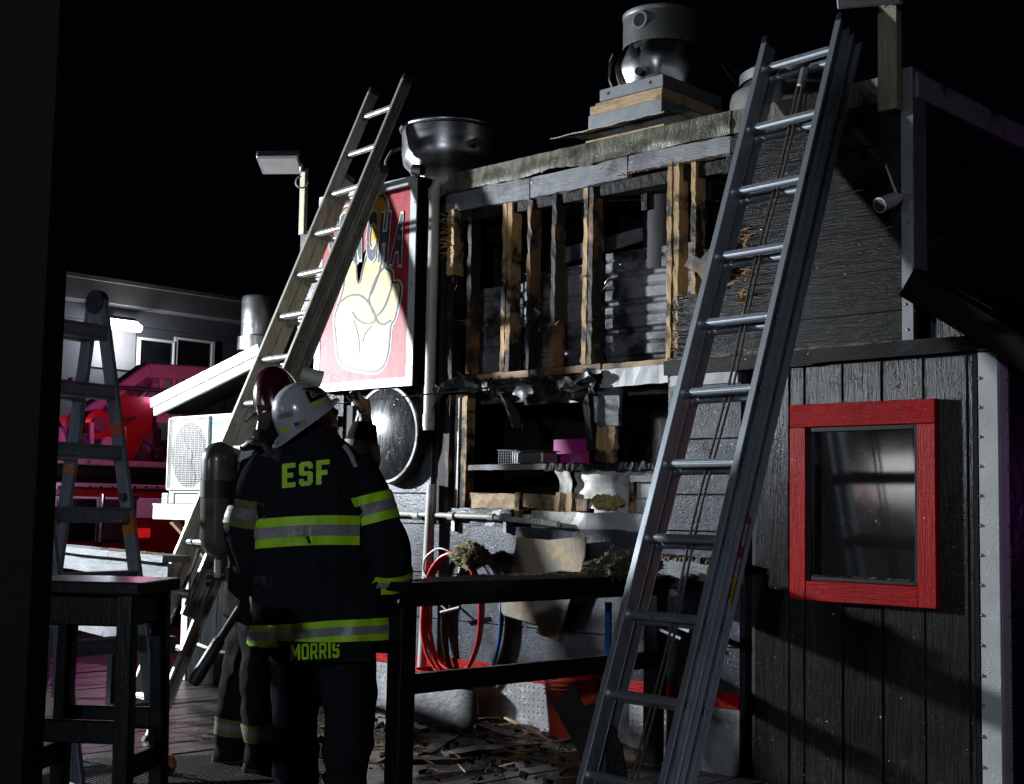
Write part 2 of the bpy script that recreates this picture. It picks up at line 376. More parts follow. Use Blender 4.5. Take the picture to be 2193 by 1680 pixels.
# corner flashing of the tall part with screws
fl = MB(); fl.lim(XU-0.052, XU+0.004, -0.030, -0.022, 2.11, 3.41); fl.lim(XU+0.0045, XU+0.010, -0.030, 0.10, 2.45, 3.41)
fl = fl.build('corner_flashing', 'galvanised', B)
for z in (2.16, 2.28, 2.36, 2.66, 2.82, 2.98, 3.14, 3.27): MB().lathe([(0.0, 0.004), (0.006, 0.003), (0.008, 0)], 8, frame_mtx((XU-0.038+rng.uniform(0, 0.016), -0.0305, z), (1, 0, 0), (0, 0, 1))).build('screw_head', 'screw', fl)
# belly band between the storeys and lower vertical boards
MB().plank((-4.46, -0.028, 2.062), (-3.55, -0.028, 2.062), 0.045, 0.075, seg=6, wob=0.003).build('belly_band', 'trim_black', B)
MB().plank((-3.545, -0.034, 2.066), (XR+0.0, -0.040, 2.072), 0.05, 0.07, seg=6, wob=0.004).build('belly_band', 'trim_black', B)
MB().plank((-4.44, -0.034, 2.108), (XU-0.05, -0.030, 2.108), 0.02, 0.012, seg=30, wob=0.006).build('debris_line', 'drift', B)
gx = [-3.905, -3.70, wy(1727, 790).x, wy(1808, 790).x, wy(1892, 790).x, wy(1981, 790).x, wy(2075, 790).x, -2.742]
for i in range(len(gx)-1):
    MB().lim(gx[i]+0.005, gx[i+1]-0.005, -0.016, 0.0, -0.02, 2.024).build('vertical_board', 'siding_vertical', B, bevel=0.003)
MB().lim(-2.742, -2.722, -0.024, 0.0, -0.02, 2.02).build('corner_strip', 'trim_black', B, bevel=0.002)
tr = MB().lim(-2.72, XR+0.002, -0.022, -0.004, -0.02, 2.03).build('corner_flashing', 'white_metal', B, bevel=0.003)
z = 0.08
while z < 2.0:
    MB().lathe([(0.0, 0.006), (0.006, 0.005), (0.009, 0)], 10, frame_mtx((-2.712, -0.0223, z), (1, 0, 0), (0, 0, 1))).build('screw_head', 'screw', tr); z += 0.131
tr2 = MB().lim(XR-0.010, XR+0.002, -0.003, 0.085, -0.02, 2.03).build('corner_flashing', 'white_metal', B, bevel=0.002)
z = 0.08
while z < 2.0:
    MB().lathe([(0.0, 0.006), (0.006, 0.005), (0.009, 0)], 10, frame_mtx((XR+0.0023, 0.072, z), (0, 1, 0), (0, 0, 1))).build('screw_head', 'screw', tr2); z += 0.131
for i in range(14):
    MB().lim(XR-0.011, XR+0.003, 0.09+0.203*i, 0.09+0.203*(i+1)-0.01, -0.02, 2.03).build('vertical_board', 'siding_vertical', B, bevel=0.003)
# gable triangle under the right lean-to roof
for i in range(2):
    x0 = (-2.96, -2.78)[i]; x1 = (-2.787, -2.66)[i]
    MB().prism([(x0, 2.105), (x1, 2.105), (x1, 2.46-0.62*(x1+3.03)), (x0, 2.46-0.62*(x0+3.03))], 0.03, frame_mtx((0, 0.01, 0), (1, 0, 0), (0, 0, 1))).build('gable_board', 'siding_vertical', B)
# lean-to roofs: a sloped slab with a rake board on each side
def leanto(xa, za, xb, zb, y0, thick, mroof, mrake, rake_h, name='leanto_roof'):
    ex = V((xb-xa, 0, zb-za)).normalized(); nz_ = V((-ex.z, 0, ex.x))
    if nz_.z < 0: nz_ = -nz_
    a, b = V((xa, 0, za)), V((xb, 0, zb))
    mb = MB()
    for yy0, yy1 in ((y0+0.03, 4.9),):
        p = [a+V((0, yy0, 0)), b+V((0, yy0, 0)), b+V((0, yy1, 0)), a+V((0, yy1, 0))]
        q = [v+nz_*thick for v in p]
        vs = [mb.bm.verts.new(v) for v in p+q]
        for f in ((0, 1, 2, 3), (4, 5, 6, 7), (0, 1, 5, 4), (1, 2, 6, 5), (2, 3, 7, 6), (3, 0, 4, 7)): mb.bm.faces.new([vs[i] for i in f])
    rf = mb.build(name, mroof, B)
    c = nz_*(thick-rake_h/2)
    rk = MB().beam(a+c+V((0, y0, 0)), b+c+V((0, y0, 0)), 0.028, rake_h, up=nz_).build('rake_board', mrake, rf, bevel=0.003)
    return rf, nz_, a, b
mat('roof_black', (0.0035, 0.0035, 0.004), 0.6, spec=0.1)
ka, kb = wy(1946, 577, -0.18), wy(2193, 722, -0.18); kb = ka.lerp(kb, 1.4)
leanto(ka.x, ka.z-0.05, kb.x, kb.z-0.05, -0.18, 0.05, 'roof_black', 'roof_black', 0.13)
# grey level boards of the lower front
rows = [0.34, 0.62, 0.90, 1.20]
for i in range(3):
    for (xa, xb) in ((-7.72, -6.27), (-6.262, -3.985)):
        MB().lim(xa+0.002, xb-0.002, -0.019, 0.0, rows[i]+0.0025, rows[i+1]-0.0025).build('siding_board', 'siding_grey', B, bevel=0.0025)
for (z0, z1) in ((1.20, 1.39), (1.39, 1.68), (1.68, 2.02)):
    MB().lim(-4.452, -3.985, -0.019, 0.0, z0+0.0025, z1-0.0025).build('siding_board', 'siding_grey', B, bevel=0.0025)
    MB().lim(-7.72, -6.30, -0.019, 0.0, z0+0.0025, z1-0.0025).build('siding_board', 'siding_grey', B, bevel=0.0025)
# red strip and tread plate along the foot of the wall
MB().lim(-7.72, -3.985, -0.030, -0.0205, 0.315, 0.395).build('red_strip', 'red_paint_level', B, bevel=0.002)
mat('tread_metal', (0.50, 0.51, 0.52), 0.38, metal=0.55, c2=(0.36, 0.36, 0.36), nscale=6, c3=(0.10, 0.09, 0.08), s3=3, t3=(0.58, 0.74), bump=0.1, wet=0.5)
MB().lim(-7.72, -3.985, -0.024, -0.002, -0.02, 0.313).build('tread_plate', 'tread_metal', B)
mb = MB()
for i in range(103):
    for j in range(9):
        cx, cz = -7.70+0.0361*i, 0.012+0.0345*j
        a = R(45) if (i+j) % 2 else R(-45)
        dx, dz = math.cos(a)*0.0125, math.sin(a)*0.0125
        px, pz = -dz*0.28, dx*0.28
        v = [mb.bm.verts.new((cx+dx, -0.0242, cz+dz)), mb.bm.verts.new((cx+px, -0.0242, cz+pz)), mb.bm.verts.new((cx-dx, -0.0242, cz-dz)), mb.bm.verts.new((cx-px, -0.0242, cz-pz)), mb.bm.verts.new((cx, -0.0275, cz))]
        for q in range(4): mb.bm.faces.new((v[q], v[(q+1) % 4], v[4]))
mb.build('tread_lugs', 'tread_metal', B, kind='stuff')

# ---------------------------------------------------------------- burn hole: frame, studs, beam, torn cladding
HX0, HX1 = -6.22, -4.08
# fascia over the hole: crumpled metal cap
def cap_fn(u, v):
    x = -6.235 + (u)*(2.19); zt = 3.395 + 0.006*NZ.noise(V((x*6, 1, 0))); zb = 3.272 + 0.035*NZ.noise(V((x*3.3, 4, 0))) + 0.012*NZ.noise(V((x*15, 2, 0)))
    if u > 0.62: zb = 3.268
    z = zt + (zb-zt)*v
    return V((x, -0.035 - 0.028*v*(0.5+NZ.noise(V((x*5, 7, v*2)))), z))
MB().sheet(cap_fn, 60, 6, 0.004).build('fascia_cap', 'fascia_burnt', B, smooth=50)
MB().sheet(lambda u, v: V((-6.235+2.19*u, -0.035+0.16*v, 3.393+0.015*NZ.noise(V((u*12, v*3, 3))))), 40, 3, 0.004).build('fascia_cap', 'fascia_burnt', B, smooth=50)
MB().plank((-4.045, -0.02, 3.33), (XU-0.05, -0.02, 3.33), 0.03, 0.12, seg=10, wob=0.003).build('fascia_board', 'fascia_burnt', B)
# beam, sagging in the middle
for (xa, xb, za, zb) in ((-6.22, -5.50, 3.225, 3.205), (-5.492, -4.75, 3.205, 3.215), (-4.745, -4.06, 3.235, 3.215)):
    MB().plank((xa, 0.0, za), (xb, 0.0, zb), 0.042, 0.125 if xa < -4.8 else 0.10, seg=9, wob=0.004).build('header_beam', 'painted_beam', B)
# studs
def stud(x, z0, z1, m, y=0.045, w=0.031, d=0.088, lean=0.0, wob=0.003):
    MB().plank((x, y, z0), (x+lean, y, z1), d, w, up=(1, 0, 0), seg=22, wob=wob+0.001).build('stud', m, B)
def sx(px, py): return wy(px, py, 0.0).x
ZB, ZT = 2.125, 3.17
stud(sx(1004, 600), ZB, ZT, 'scorched_wood', w=0.030, wob=0.004)
stud(sx(1078, 600), ZB-0.05, ZT+0.02, 'raw_wood'); stud(sx(1089, 600), ZB-0.05, ZT+0.02, 'raw_wood', w=0.034)
stud(sx(1131, 600), ZB, ZT, 'scorched_wood', w=0.028, wob=0.006)
stud(sx(1184, 600), ZB, ZT, 'scorched_wood', w=0.032, wob=0.004)
stud(sx(1252, 560), ZB, ZT+0.03, 'raw_wood'); stud(sx(1264, 560), ZB, ZT+0.02, 'scorched_wood', w=0.03)
stud(sx(1439, 450), ZB-0.02, ZT+0.02, 'raw_wood', y=0.02); stud(sx(1453, 450), ZB+0.02, ZT+0.04, 'raw_wood', w=0.032, y=0.025)
stud(sx(1486, 450), 2.45, ZT+0.03, 'raw_wood', w=0.030, y=0.04)
stud(sx(972, 560), 2.75, ZT, 'raw_wood', w=0.06, y=0.01); stud(sx(972, 700), ZB-0.1, 2.75, 'char', w=0.05, y=0.01)
for xx in (-6.30, -4.06): stud(xx, 1.2, 3.2, 'char', y=0.05)
# bottom plate in three lengths
for (pa, pb, m) in ((1025, 1135, 'raw_wood_level'), (1140, 1290, 'scorched_wood'), (1294, 1430, 'raw_wood_level')):
    MB().plank((sx(pa, 790), 0.03, 2.095), (sx(pb, 780), 0.03, 2.098), 0.09, 0.042, seg=7, wob=0.003).build('sole_plate', m, B)
# white flashing strips under the plate
MB().plank((-4.93, -0.012, 2.032), (-4.455, -0.014, 2.038), 0.012, 0.10, seg=8, wob=0.003).build('flashing_strip', 'white_metal', B)
MB().plank((-4.43, -0.026, 2.0), (-4.0, -0.026, 2.002), 0.010, 0.075, seg=5, wob=0.002).build('flashing_strip', 'white_metal', B)
# crumpled dark flashing at the left of the opening
def crump(x0, x1, z0, z1, y0, amp, seed, nu=26, nv=7):
    def fn(u, v):
        x = x0+(x1-x0)*u; z = z0+(z1-z0)*v
        n = nv3(V((u*5+seed, v*3, seed)))
        n2 = nv3(V((u*13+seed, v*7, seed)))
        return V((x+n.x*amp*0.5, y0+n.y*amp+n2.y*amp*0.4, z+n.z*amp+n2.z*amp*0.3))
    return MB().sheet(fn, nu, nv, 0.003)
crump(-6.32, -5.72, 2.08, 2.02, -0.08, 0.07, 3.1).build('crumpled_flashing', 'burnt_sheet', B, smooth=25)
crump(-5.75, -4.9, 2.07, 1.97, -0.03, 0.05, 9.3, 34, 7).build('crumpled_flashing', 'burnt_sheet', B, smooth=25)
crump(-5.40, -4.92, 2.05, 1.94, -0.06, 0.05, 5.3, 24, 7).build('crumpled_flashing', 'burnt_sheet', B, smooth=25)
# hanging strips of charred sheet
def hang(pts, w, m, name, y=-0.05, seg=10):
    P = [wy(px, py, y+0.02*k) for k, (px, py) in enumerate(pts)]
    def fn(u, v):
        t = u*(len(P)-1); i = min(int(t), len(P)-2); p = P[i].lerp(P[i+1], t-i)
        n = nv3(p*14)
        return p + V(((v-0.5)*w*(1-0.35*u), 0.02*math.sin(v*5+u*4), 0)) + n*0.012
    MB().sheet(fn, seg, 4, 0.004).build(name, m, B, smooth=30)
hang([(1060, 822), (1085, 868), (1108, 918)], 0.10, 'char', 'hanging_strip')
hang([(1048, 812), (1062, 850)], 0.05, 'burnt_sheet', 'hanging_strip')
MB().plank(wy(1253, 790, -0.03), wy(1266, 965, -0.02), 0.03, 0.042, up=(1, 0, 0), seg=9, wob=0.005).build('hanging_batten', 'char', B)
# broken post: charred above, splintered pale below
MB().plank(wy(1308, 830, 0.02), wy(1304, 912, 0.02), 0.03, 0.155, up=(1, 0, 0), seg=6, wob=0.004).build('broken_panel', 'painted_beam', B)
MB().plank(wy(1302, 913, 0.03), wy(1298, 990, 0.03), 0.035, 0.135, up=(1, 0, 0), seg=7, wob=0.006, endj=0.01).build('broken_panel', 'raw_wood', B)
MB().plank(wy(1281, 836, 0.03), wy(1276, 905, 0.03), 0.012, 0.05, up=(1, 0, 0), seg=6, wob=0.008).build('broken_panel', 'white_paint', B)
# left jamb of the serving opening
MB().lim(-6.235, -6.175, -0.022, 0.07, 1.20, 2.03).build('jamb', 'trim_black', B)
MB().plank((-6.155, 0.0, 1.22), (-6.155, 0.0, 2.0), 0.05, 0.035, up=(1, 0, 0), seg=8, wob=0.003).build('jamb', 'scorched_wood', B)
MB().plank((-6.10, 0.03, 1.22), (-6.10, 0.03, 2.0), 0.05, 0.032, up=(1, 0, 0), seg=8, wob=0.002).build('jamb', 'pvc', B)
MB().plank((-6.05, 0.05, 1.22), (-6.05, 0.05, 2.0), 0.07, 0.05, up=(1, 0, 0), seg=8, wob=0.003).build('jamb', 'raw_wood', B)
# counter board, charred along its right half
p0, p1, p2 = wy(1005, 1002, 0.02), wy(1170, 997, 0.02), wy(1420, 990, 0.02)
MB().plank((p0.x, 0.16, p0.z), (p1.x, 0.16, p0.z), 0.30, 0.032, seg=8, wob=0.002).build('counter', 'painted_beam', B)
MB().plank((p1.x+0.002, 0.16, p0.z-0.004), (-4.46, 0.16, p0.z-0.004), 0.31, 0.040, seg=50, wob=0.008).build('counter', 'char', B)
CZ = p0.z + 0.017
# low kneewall pieces under the counter
for (xa, xb, z0, z1, m) in ((-6.02, -5.62, 1.305, 1.395, 'raw_wood_level'), (-5.56, -5.30, 1.31, 1.39, 'raw_wood_level'), (-5.24, -5.06, 1.30, 1.37, 'scorched_wood')):
    MB().plank((xa, 0.05, (z0+z1)/2), (xb, 0.05, (z0+z1)/2-0.006), 0.03, z1-z0, seg=6, wob=0.004).build('kneewall_board', m, B)
for xx in (-5.60, -5.28, -5.19): MB().plank((xx, 0.045, 1.22), (xx+0.01, 0.045, 1.40), 0.05, 0.035, up=(1, 0, 0), seg=4, wob=0.004).build('kneewall_stud', 'raw_wood', B)
MB().plank((-6.20, -0.008, 1.252), (-5.60, -0.008, 1.246), 0.02, 0.10, seg=8, wob=0.004).build('sill_board', 'siding_grey', B)
MB().plank((-5.44, -0.008, 1.243), (-4.452, -0.008, 1.235), 0.02, 0.095, seg=14, wob=0.005, endj=0.01).build('sill_board', 'pvc', B)
# bright torn lining on the right
def lining(u, v):
    x = -5.18+0.70*u; z = 1.53-0.22*v
    n = nv3(V((u*6, v*4, 2.2)))
    return V((x+0.02*n.x, 0.07+0.03*n.y-0.02*v, z+0.02*n.z))
mat('torn_lining', (0.62, 0.58, 0.47), 0.5, c2=(0.74, 0.73, 0.70), nscale=5, bump=0.6, bscale=16, c3=(0.16, 0.14, 0.12), s3=6, t3=(0.55, 0.66))
MB().sheet(lining, 24, 12, 0.004).build('torn_lining', 'torn_lining', B, smooth=40)
MB().sheet(lambda u, v: V((-5.30+0.09*u+0.035*math.sin(v*4), 0.02+0.04*v, 1.545-0.25*v)) + nv3(V((u*3, v*4, 8)))*0.015, 6, 12, 0.004).build('torn_lining', 'torn_lining', B, smooth=40)
MB().lim(-4.70, -4.47, 0.03, 0.05, 1.37, 1.455).build('white_panel', 'white_paint', B, bevel=0.003)
MB().lim(-4.70, -4.45, 0.028, 0.05, 1.285, 1.362).build('white_panel', 'white_paint', B, bevel=0.003)
MB().lim(-4.74, -4.705, 0.01, 0.06, 1.285, 1.46).build('kneewall_stud', 'raw_wood', B)
MB().plank((-4.72, 0.02, 1.475), (-4.46, 0.02, 1.475), 0.05, 0.034, seg=5, wob=0.003).build('sill_board', 'painted_beam', B)
MB().lim(-5.0, -4.745, 0.03, 0.05, 1.285, 1.318).build('white_panel', 'white_paint', B)
mat('insulation', (0.50, 0.38, 0.14), 0.8, c2=(0.68, 0.56, 0.26), nscale=30, bump=1.0, bscale=40)
mb = MB(); bmesh.ops.create_icosphere(mb.bm, subdivisions=4, radius=0.08)
for v in mb.bm.verts: v.co = V((v.co.x*1.3, v.co.y*0.5, v.co.z*0.45)) + nv3(v.co*30)*0.03 + V((-4.88, 0.0, 1.345))
mb.build('insulation_lump', 'insulation', B)
# splinters along torn edges
mb = MB()
def burst(n, x, z0, z1, dirx, ln=(0.03, 0.13), y=-0.02):
    for _ in range(n):
        p = (x+rng.uniform(-0.02, 0.02), y+rng.uniform(-0.01, 0.015), rng.uniform(z0, z1))
        mb.splinter(p, (dirx*rng.uniform(0.2, 1.2), rng.uniform(-0.9, -0.05), rng.uniform(-0.35, 0.35)), rng.uniform(*ln), rng.uniform(0.002, 0.006))
burst(95, -3.985, 2.22, 2.80, 1); burst(60, -4.0, 2.2, 2.78, -0.6, (0.02, 0.07)); burst(14, -4.02, 2.75, 3.1, 1, (0.04, 0.14))
burst(50, -4.41, 2.12, 2.46, 1, (0.02, 0.08)); burst(26, sx(972, 560), 2.45, 3.12, 0.3, (0.02, 0.10)); burst(30, -6.19, 2.9, 3.15, -1, (0.03, 0.14))
for (px, py) in ((1005, 690), (1083, 690), (1130, 690), (1184, 695), (1258, 690), (1258, 595)):
    q = wy(px, py, 0)
    for _ in range(7): mb.splinter(q+V((rng.uniform(-0.03, 0.03), 0, rng.uniform(-0.012, 0.012))), (rng.uniform(-1, 1), -0.5, rng.uniform(-0.3, 0.3)), rng.uniform(0.03, 0.07), 0.003)
for px in range(1330, 1560, 9):
    q = wy(px, 330 - (px-1330)*0.05, -0.03); q.z = 3.17
    for _ in range(2): mb.splinter(q, (rng.uniform(-1, 1), -0.4, rng.uniform(-0.4, 0.1)), rng.uniform(0.02, 0.07), 0.004)
for i in range(70):
    xx = rng.uniform(-6.2, -4.5); mb.splinter((xx, -0.02, 1.295+rng.uniform(-0.01, 0.01)), (rng.uniform(-1, 1), -0.6, rng.uniform(-0.2, 0.5)), rng.uniform(0.015, 0.05), 0.0025)
mb.build('splinters', 'splinter_wood', B, kind='stuff')
# torn brown sheathing flaps
MB().prism([(0, 0), (0.05, 0.06), (0.12, 0.02), (0.22, 0.09), (0.30, 0.06), (0.27, -0.07), (0.16, -0.12), (0.10, -0.05)], 0.012, frame_mtx(wy(1465, 570, -0.03), (1, -0.15, 0), (0, 0, 1))).build('torn_flap', 'scorched_wood', B)
MB().prism([(0, 0), (0.21, 0.02), (0.22, -0.16), (0.06, -0.18)], 0.012, frame_mtx(wy(1530, 545, -0.005), (1, 0, 0), (0, 0, 1))).build('torn_flap', 'scorched_wood', B)
MB().box(wy(1145, 682, -0.02), (0.055, 0.02, 0.115), (0.1, 0.6, 0.1)).build('torn_flap', 'char', B)
# interior: corrugated metal lining, one sheet beside the other
def corr(x0, x1, z0, z1, y, m, tilt=0.0, seed=0.0):
    def fn(u, v):
        x = x0+(x1-x0)*u; z = z0+(z1-z0)*v
        ph = (z*6.2+seed) % 1.0
        h = 0.018*min(1, max(0, (0.13-abs(ph-0.5))*14)) + 0.006*min(1, max(0, (0.06-abs(ph-0.05))*30))
        n = NZ.noise(V((x*2.2+seed, z*2, seed)))
        return V((x, y + h + 0.010*n + tilt*(u-0.5), z))
    nv = max(8, int((z1-z0)*150))
    return MB().sheet(fn, 6, nv, 0.0).build('corrugated_panel', m, B, smooth=18)
corr(-6.55, -5.72, 1.95, 2.68, 0.170, 'sooty_metal', 0.0, 0.3)
corr(-5.70, -5.05, 1.93, 2.74, 0.165, 'sooty_metal', 0.0, 0.7)
corr(-5.04, -4.42, 1.95, 2.78, 0.160, 'sooty_metal', 0.02, 0.1)
corr(-4.41, -4.10, 1.95, 2.72, 0.140, 'sooty_metal', 0.0, 0.5)
MB().lim(-7.6, -3.2, 0.68, 0.74, 0.02, 3.08).build('inner_wall', 'char', B)
MB().tube([(-4.70, 0.30, 2.66), (-4.70, 0.30, 3.08)], 0.15, 24).build('flue_duct', 'soot', B, smooth=40)
for i in range(5): MB().plank((-6.1+0.45*i, 0.13, 3.04), (-6.1+0.45*i, 0.66, 3.04), 0.04, 0.09, seg=4, wob=0.003).build('rafter', 'char', B)
MB().plank((-5.7, 0.42, 2.86), (-4.5, 0.42, 2.97), 0.05, 0.09, seg=8, wob=0.006).build('fallen_rail', 'sooty_metal', B)
mb = MB()
for s_ in range(5):
    c = V((-4.95, 0.10, 2.45)); pts = []
    for t in range(12):
        a = 1.2 + t*0.22+0.05*s_; pts.append(c + V((0.22*math.cos(a)+0.01*s_, 0.02*s_, 0.26*math.sin(a)-0.03*s_)) + nv3(V((t*0.4, s_, 1)))*0.03)
    mb.tube(pts, 0.0022, 5)
mb.build('loose_wire', 'screw', B)
# gas pipe along the lower wall and ledge
mb = MB(); za = wy(900, 1128, -0.06).z; zb = wy(1225, 1143, -0.06).z
mb.tube([(-6.9, -0.06, 1.262), (-5.75, -0.06, 1.252), (-5.18, -0.07, 1.215)], 0.016, 10)
for xx, rr in ((-6.38, 0.024), (-6.06, 0.026), (-5.72, 0.022), (-5.60, 0.024), (-5.42, 0.022)): mb.tube([(xx-0.025, -0.06, 1.252), (xx+0.025, -0.06, 1.25)], rr, 10)
for q in range(9): mb.tube([(-5.37+0.022*q, -0.066, 1.232-0.0017*q), (-5.362+0.022*q, -0.066, 1.231-0.0017*q)], 0.021, 8)
mb.build('gas_pipe', 'pvc', B, smooth=40)
for xx in (-6.06, -5.62): MB().lim(xx-0.012, xx+0.012, -0.05, -0.019, 1.16, 1.25).build('pipe_clamp', 'screw', B)
MB().plank((-4.46, -0.05, 1.005), (-3.96, -0.05, 0.985), 0.07, 0.095, seg=8, wob=0.003).build('ledge_board', 'painted_beam', B)
MB().plank((-4.46, -0.055, 1.062), (-3.97, -0.055, 1.042), 0.07, 0.018, seg=40, wob=0.010).build('debris_line', 'drift', B)
# red framed window
FY = -0.062
tl, trr, bl, br = wy(1690, 869, FY), wy(2001, 852, FY), wy(1692, 1281, FY), wy(2006, 1308, FY)
wx0, wx1, wz0, wz1 = (tl.x+bl.x)/2, (trr.x+br.x)/2, (bl.z+br.z)/2, (tl.z+trr.z)/2
W = MB().lim(wx0+0.02, wx1-0.02, -0.017, -0.0165, wz0+0.02, wz1-0.02).build('window', 'trim_black', B)
fw = 0.088
MB().lim(wx0, wx1, FY, -0.0165, wz1-0.112, wz1).build('frame_board', 'red_paint_level', W, bevel=0.003)
MB().lim(wx0, wx0+fw, FY-0.001, -0.0165, wz0, wz1-0.1135).build('frame_board', 'red_paint', W, bevel=0.003)
MB().lim(wx1-fw, wx1, FY-0.001, -0.0165, wz0, wz1-0.1135).build('frame_board', 'red_paint', W, bevel=0.003)
MB().lim(wx0+fw+0.0015, wx1-fw-0.0015, FY, -0.0165, wz0, wz0+0.095).build('frame_board', 'red_paint_level', W, bevel=0.003)
ix0, ix1, iz0, iz1 = wx0+fw, wx1-fw, wz0+0.097, wz1-0.114
mb = MB(); mb.lim(ix0, ix0+0.022, -0.05, -0.02, iz0, iz1); mb.lim(ix1-0.02, ix1, -0.05, -0.02, iz0, iz1); mb.lim(ix0+0.023, ix1-0.021, -0.05, -0.02, iz1-0.022, iz1); mb.lim(ix0+0.023, ix1-0.021, -0.05, -0.02, iz0, iz0+0.02)
mb.build('sash', 'plastic_black', W, bevel=0.002)
gm = mat('window_glass', (0.004, 0.004, 0.005), 0.05, spec=1.0, c2=(0.010, 0.010, 0.010), nscale=2, r2=0.11)
MB().lim(ix0+0.02, ix1-0.018, -0.030, -0.024, iz0+0.018, iz1-0.02).build('pane', 'window_glass', W)
MB().sheet(lambda u, v: V((ix0+0.025+(ix1-ix0-0.05)*u, -0.050+0.018*v, iz0+0.021+0.012*abs(NZ.noise(V((u*30, v*2, 1)))))), 50, 3).build('grit', 'drift', W)

# ---------------------------------------------------------------- shed to the left, beside it
def wp(px, py, P0, n):
    d = _ray(px, py); return CAM + d*((V(P0)-CAM).dot(n)/d.dot(n))
SA = R(-1)
se, sn = V((math.cos(SA), math.sin(SA), 0)), V((math.sin(SA), -math.cos(SA), 0))
S0 = wz(398, 1452)
S = empty('shed', S0, 'small dark board shed with bright sloping white roof edge', 'shed')
def sp(u, out, z): return S0 + se*u + sn*out + V((0, 0, z))
def slab(name, u0, u1, o0, o1, z0, z1, m, parent=S, bevel=0.0):
    return MB().box(sp((u0+u1)/2, (o0+o1)/2, (z0+z1)/2), (u1-u0, abs(o1-o0), z1-z0), (0, 0, SA)).build(name, m, parent, bevel=bevel)
ra, rb = wp(331, 884, sp(0, 0.32, 0), sn), wp(545, 779, sp(0, 0.32, 0), sn)
ra2 = ra.lerp(rb, -0.0); rb2 = ra.lerp(rb, 1.06)
ua, za = (ra2-S0).dot(se), ra2.z; ub, zb = (rb2-S0).dot(se), rb2.z
slope = (zb-za)/(ub-ua)
def roofz(u): return za + (u-ua)*slope
slab('wall_core', 0.02, 1.9, -0.09, -0.002, -0.1, roofz(0)-0.02, 'soot')
for i in range(9):
    u0 = 0.203*i
    MB().prism([(u0+0.004, -0.02), (u0+0.199, -0.02), (u0+0.199, roofz(u0+0.199)-0.01), (u0+0.004, roofz(u0+0.004)-0.01)], 0.016, frame_mtx(sp(0, 0.015, 0), se, (0, 0, 1))).build('vertical_board', 'siding_vertical', S)
slab('corner_strip', -0.05, 0.03, 0.017, 0.030, -0.02, 1.20, 'white_paint', bevel=0.003)
slab('sill_strip', 0.0, 1.8, 0.018, 0.04, roofz(0)-0.16, roofz(0)-0.09, 'trim_black', bevel=0.003)
# roof slab, white rake board and drip edge
rx = (se + V((0, 0, slope))).normalized(); rn = V((0, 0, 1)) - rx*rx.z; rn.normalize()
mb = MB(); vs = []
for dz in (0.0, 0.05):
    for (u, o) in ((ua, 0.30), (ub+0.02, 0.30), (ub+0.02, -3.0), (ua, -3.0)):
        p = sp(u, o, roofz(u)) + rn*dz; vs.append(mb.bm.verts.new(p))
for f in ((0, 1, 2, 3), (4, 5, 6, 7), (0, 1, 5, 4), (1, 2, 6, 5), (2, 3, 7, 6), (3, 0, 4, 7)): mb.bm.faces.new([vs[i] for i in f])
rf = mb.build('roof', 'trim_black', S)
MB().beam(sp(ua, 0.318, roofz(ua)+0.022), sp(ub, 0.318, roofz(ub)+0.022), 0.03, 0.10, up=rn).build('rake_board', 'white_paint', rf, bevel=0.003)
MB().beam(sp(ua-0.02, 0.342, roofz(ua-0.02)+0.075), sp(ub, 0.342, roofz(ub)+0.075), 0.012, 0.07, up=rn).build('drip_edge', 'galvanised', rf)
# shelf under the air conditioner
ofs = 0.46
def sq(px, py, o=ofs): return wp(px, py, sp(0, o, 0), sn)
pa = sq(333, 1082); pb = sq(333, 1112); u0 = (pa-S0).dot(se)
slab('shelf_board', u0, u0+0.95, 0.44, 0.48, pb.z, pa.z-0.004, 'white_paint', bevel=0.003)
slab('shelf_top', u0-0.004, u0+0.95, 0.03, 0.485, pa.z-0.003, pa.z+0.012, 'galvanised', bevel=0.002)
for uu in (0.18, 0.75): MB().beam(sp(u0+uu, 0.03, pb.z-0.36), sp(u0+uu, 0.42, pb.z-0.01), 0.05, 0.04).build('shelf_bracket', 'raw_wood_level', S)
MB().tube([sp(0.15, 0.03, 0.27), sp(0.5, 0.05, 0.235), sp(0.9, 0.04, 0.25), sp(1.5, 0.05, 0.33)], 0.012, 8).build('conduit', 'pvc', S, smooth=40)
# ---------------------------------------------------------------- air conditioner
a0, a1 = sq(362, 893, 0.44), sq(362, 1056, 0.44)
au = (a0-S0).dot(se); az1, az0 = a0.z, a1.z; AW = 0.80
A = empty('air_conditioner', sp(au+AW/2, 0.30, az0), 'white outdoor air conditioner with round fan grille on a wall shelf', 'air conditioner')
def ab(name, u0, u1, o0, o1, z0, z1, m, par=None, bevel=0.004): return slab(name, au+u0, au+u1, o0, o1, z0, z1, m, par or A, bevel)
gw = (sq(447, 900, 0.44)-S0).dot(se)-au
mb = MB()
mb.box(sp(au+AW/2, 0.27, (az0+az1)/2), (AW, 0.30, az1-az0), (0, 0, SA)); case = mb.build('case', 'ac_white', A, bevel=0.012, seg=2)
fz = (az0+az1)/2; fc = sp(au+gw/2, 0.4215, fz-0.01); fr = 0.225
FM = frame_mtx(fc, se, (0, 0, 1))
MB().lathe([(0.0, 0.0), (fr, 0.0), (fr+0.006, 0.002)], 48, FM).build('fan_recess', 'plastic_black', case)
mb = MB()
for k in range(3):
    a = k*2*math.pi/3
    mb.sheet(lambda u, v, a=a: FM @ V(((0.05+0.15*u)*math.cos(a+v*1.1), (0.05+0.15*u)*math.sin(a+v*1.1), 0.003+0.006*v)), 4, 6)
mb.lathe([(0, 0.012), (0.05, 0.010), (0.055, 0.003)], 20, FM); mb.build('fan', 'rubber', A, smooth=40)
mb = MB(); g0, g1 = 0.012, gw-0.012
nz_ = 38
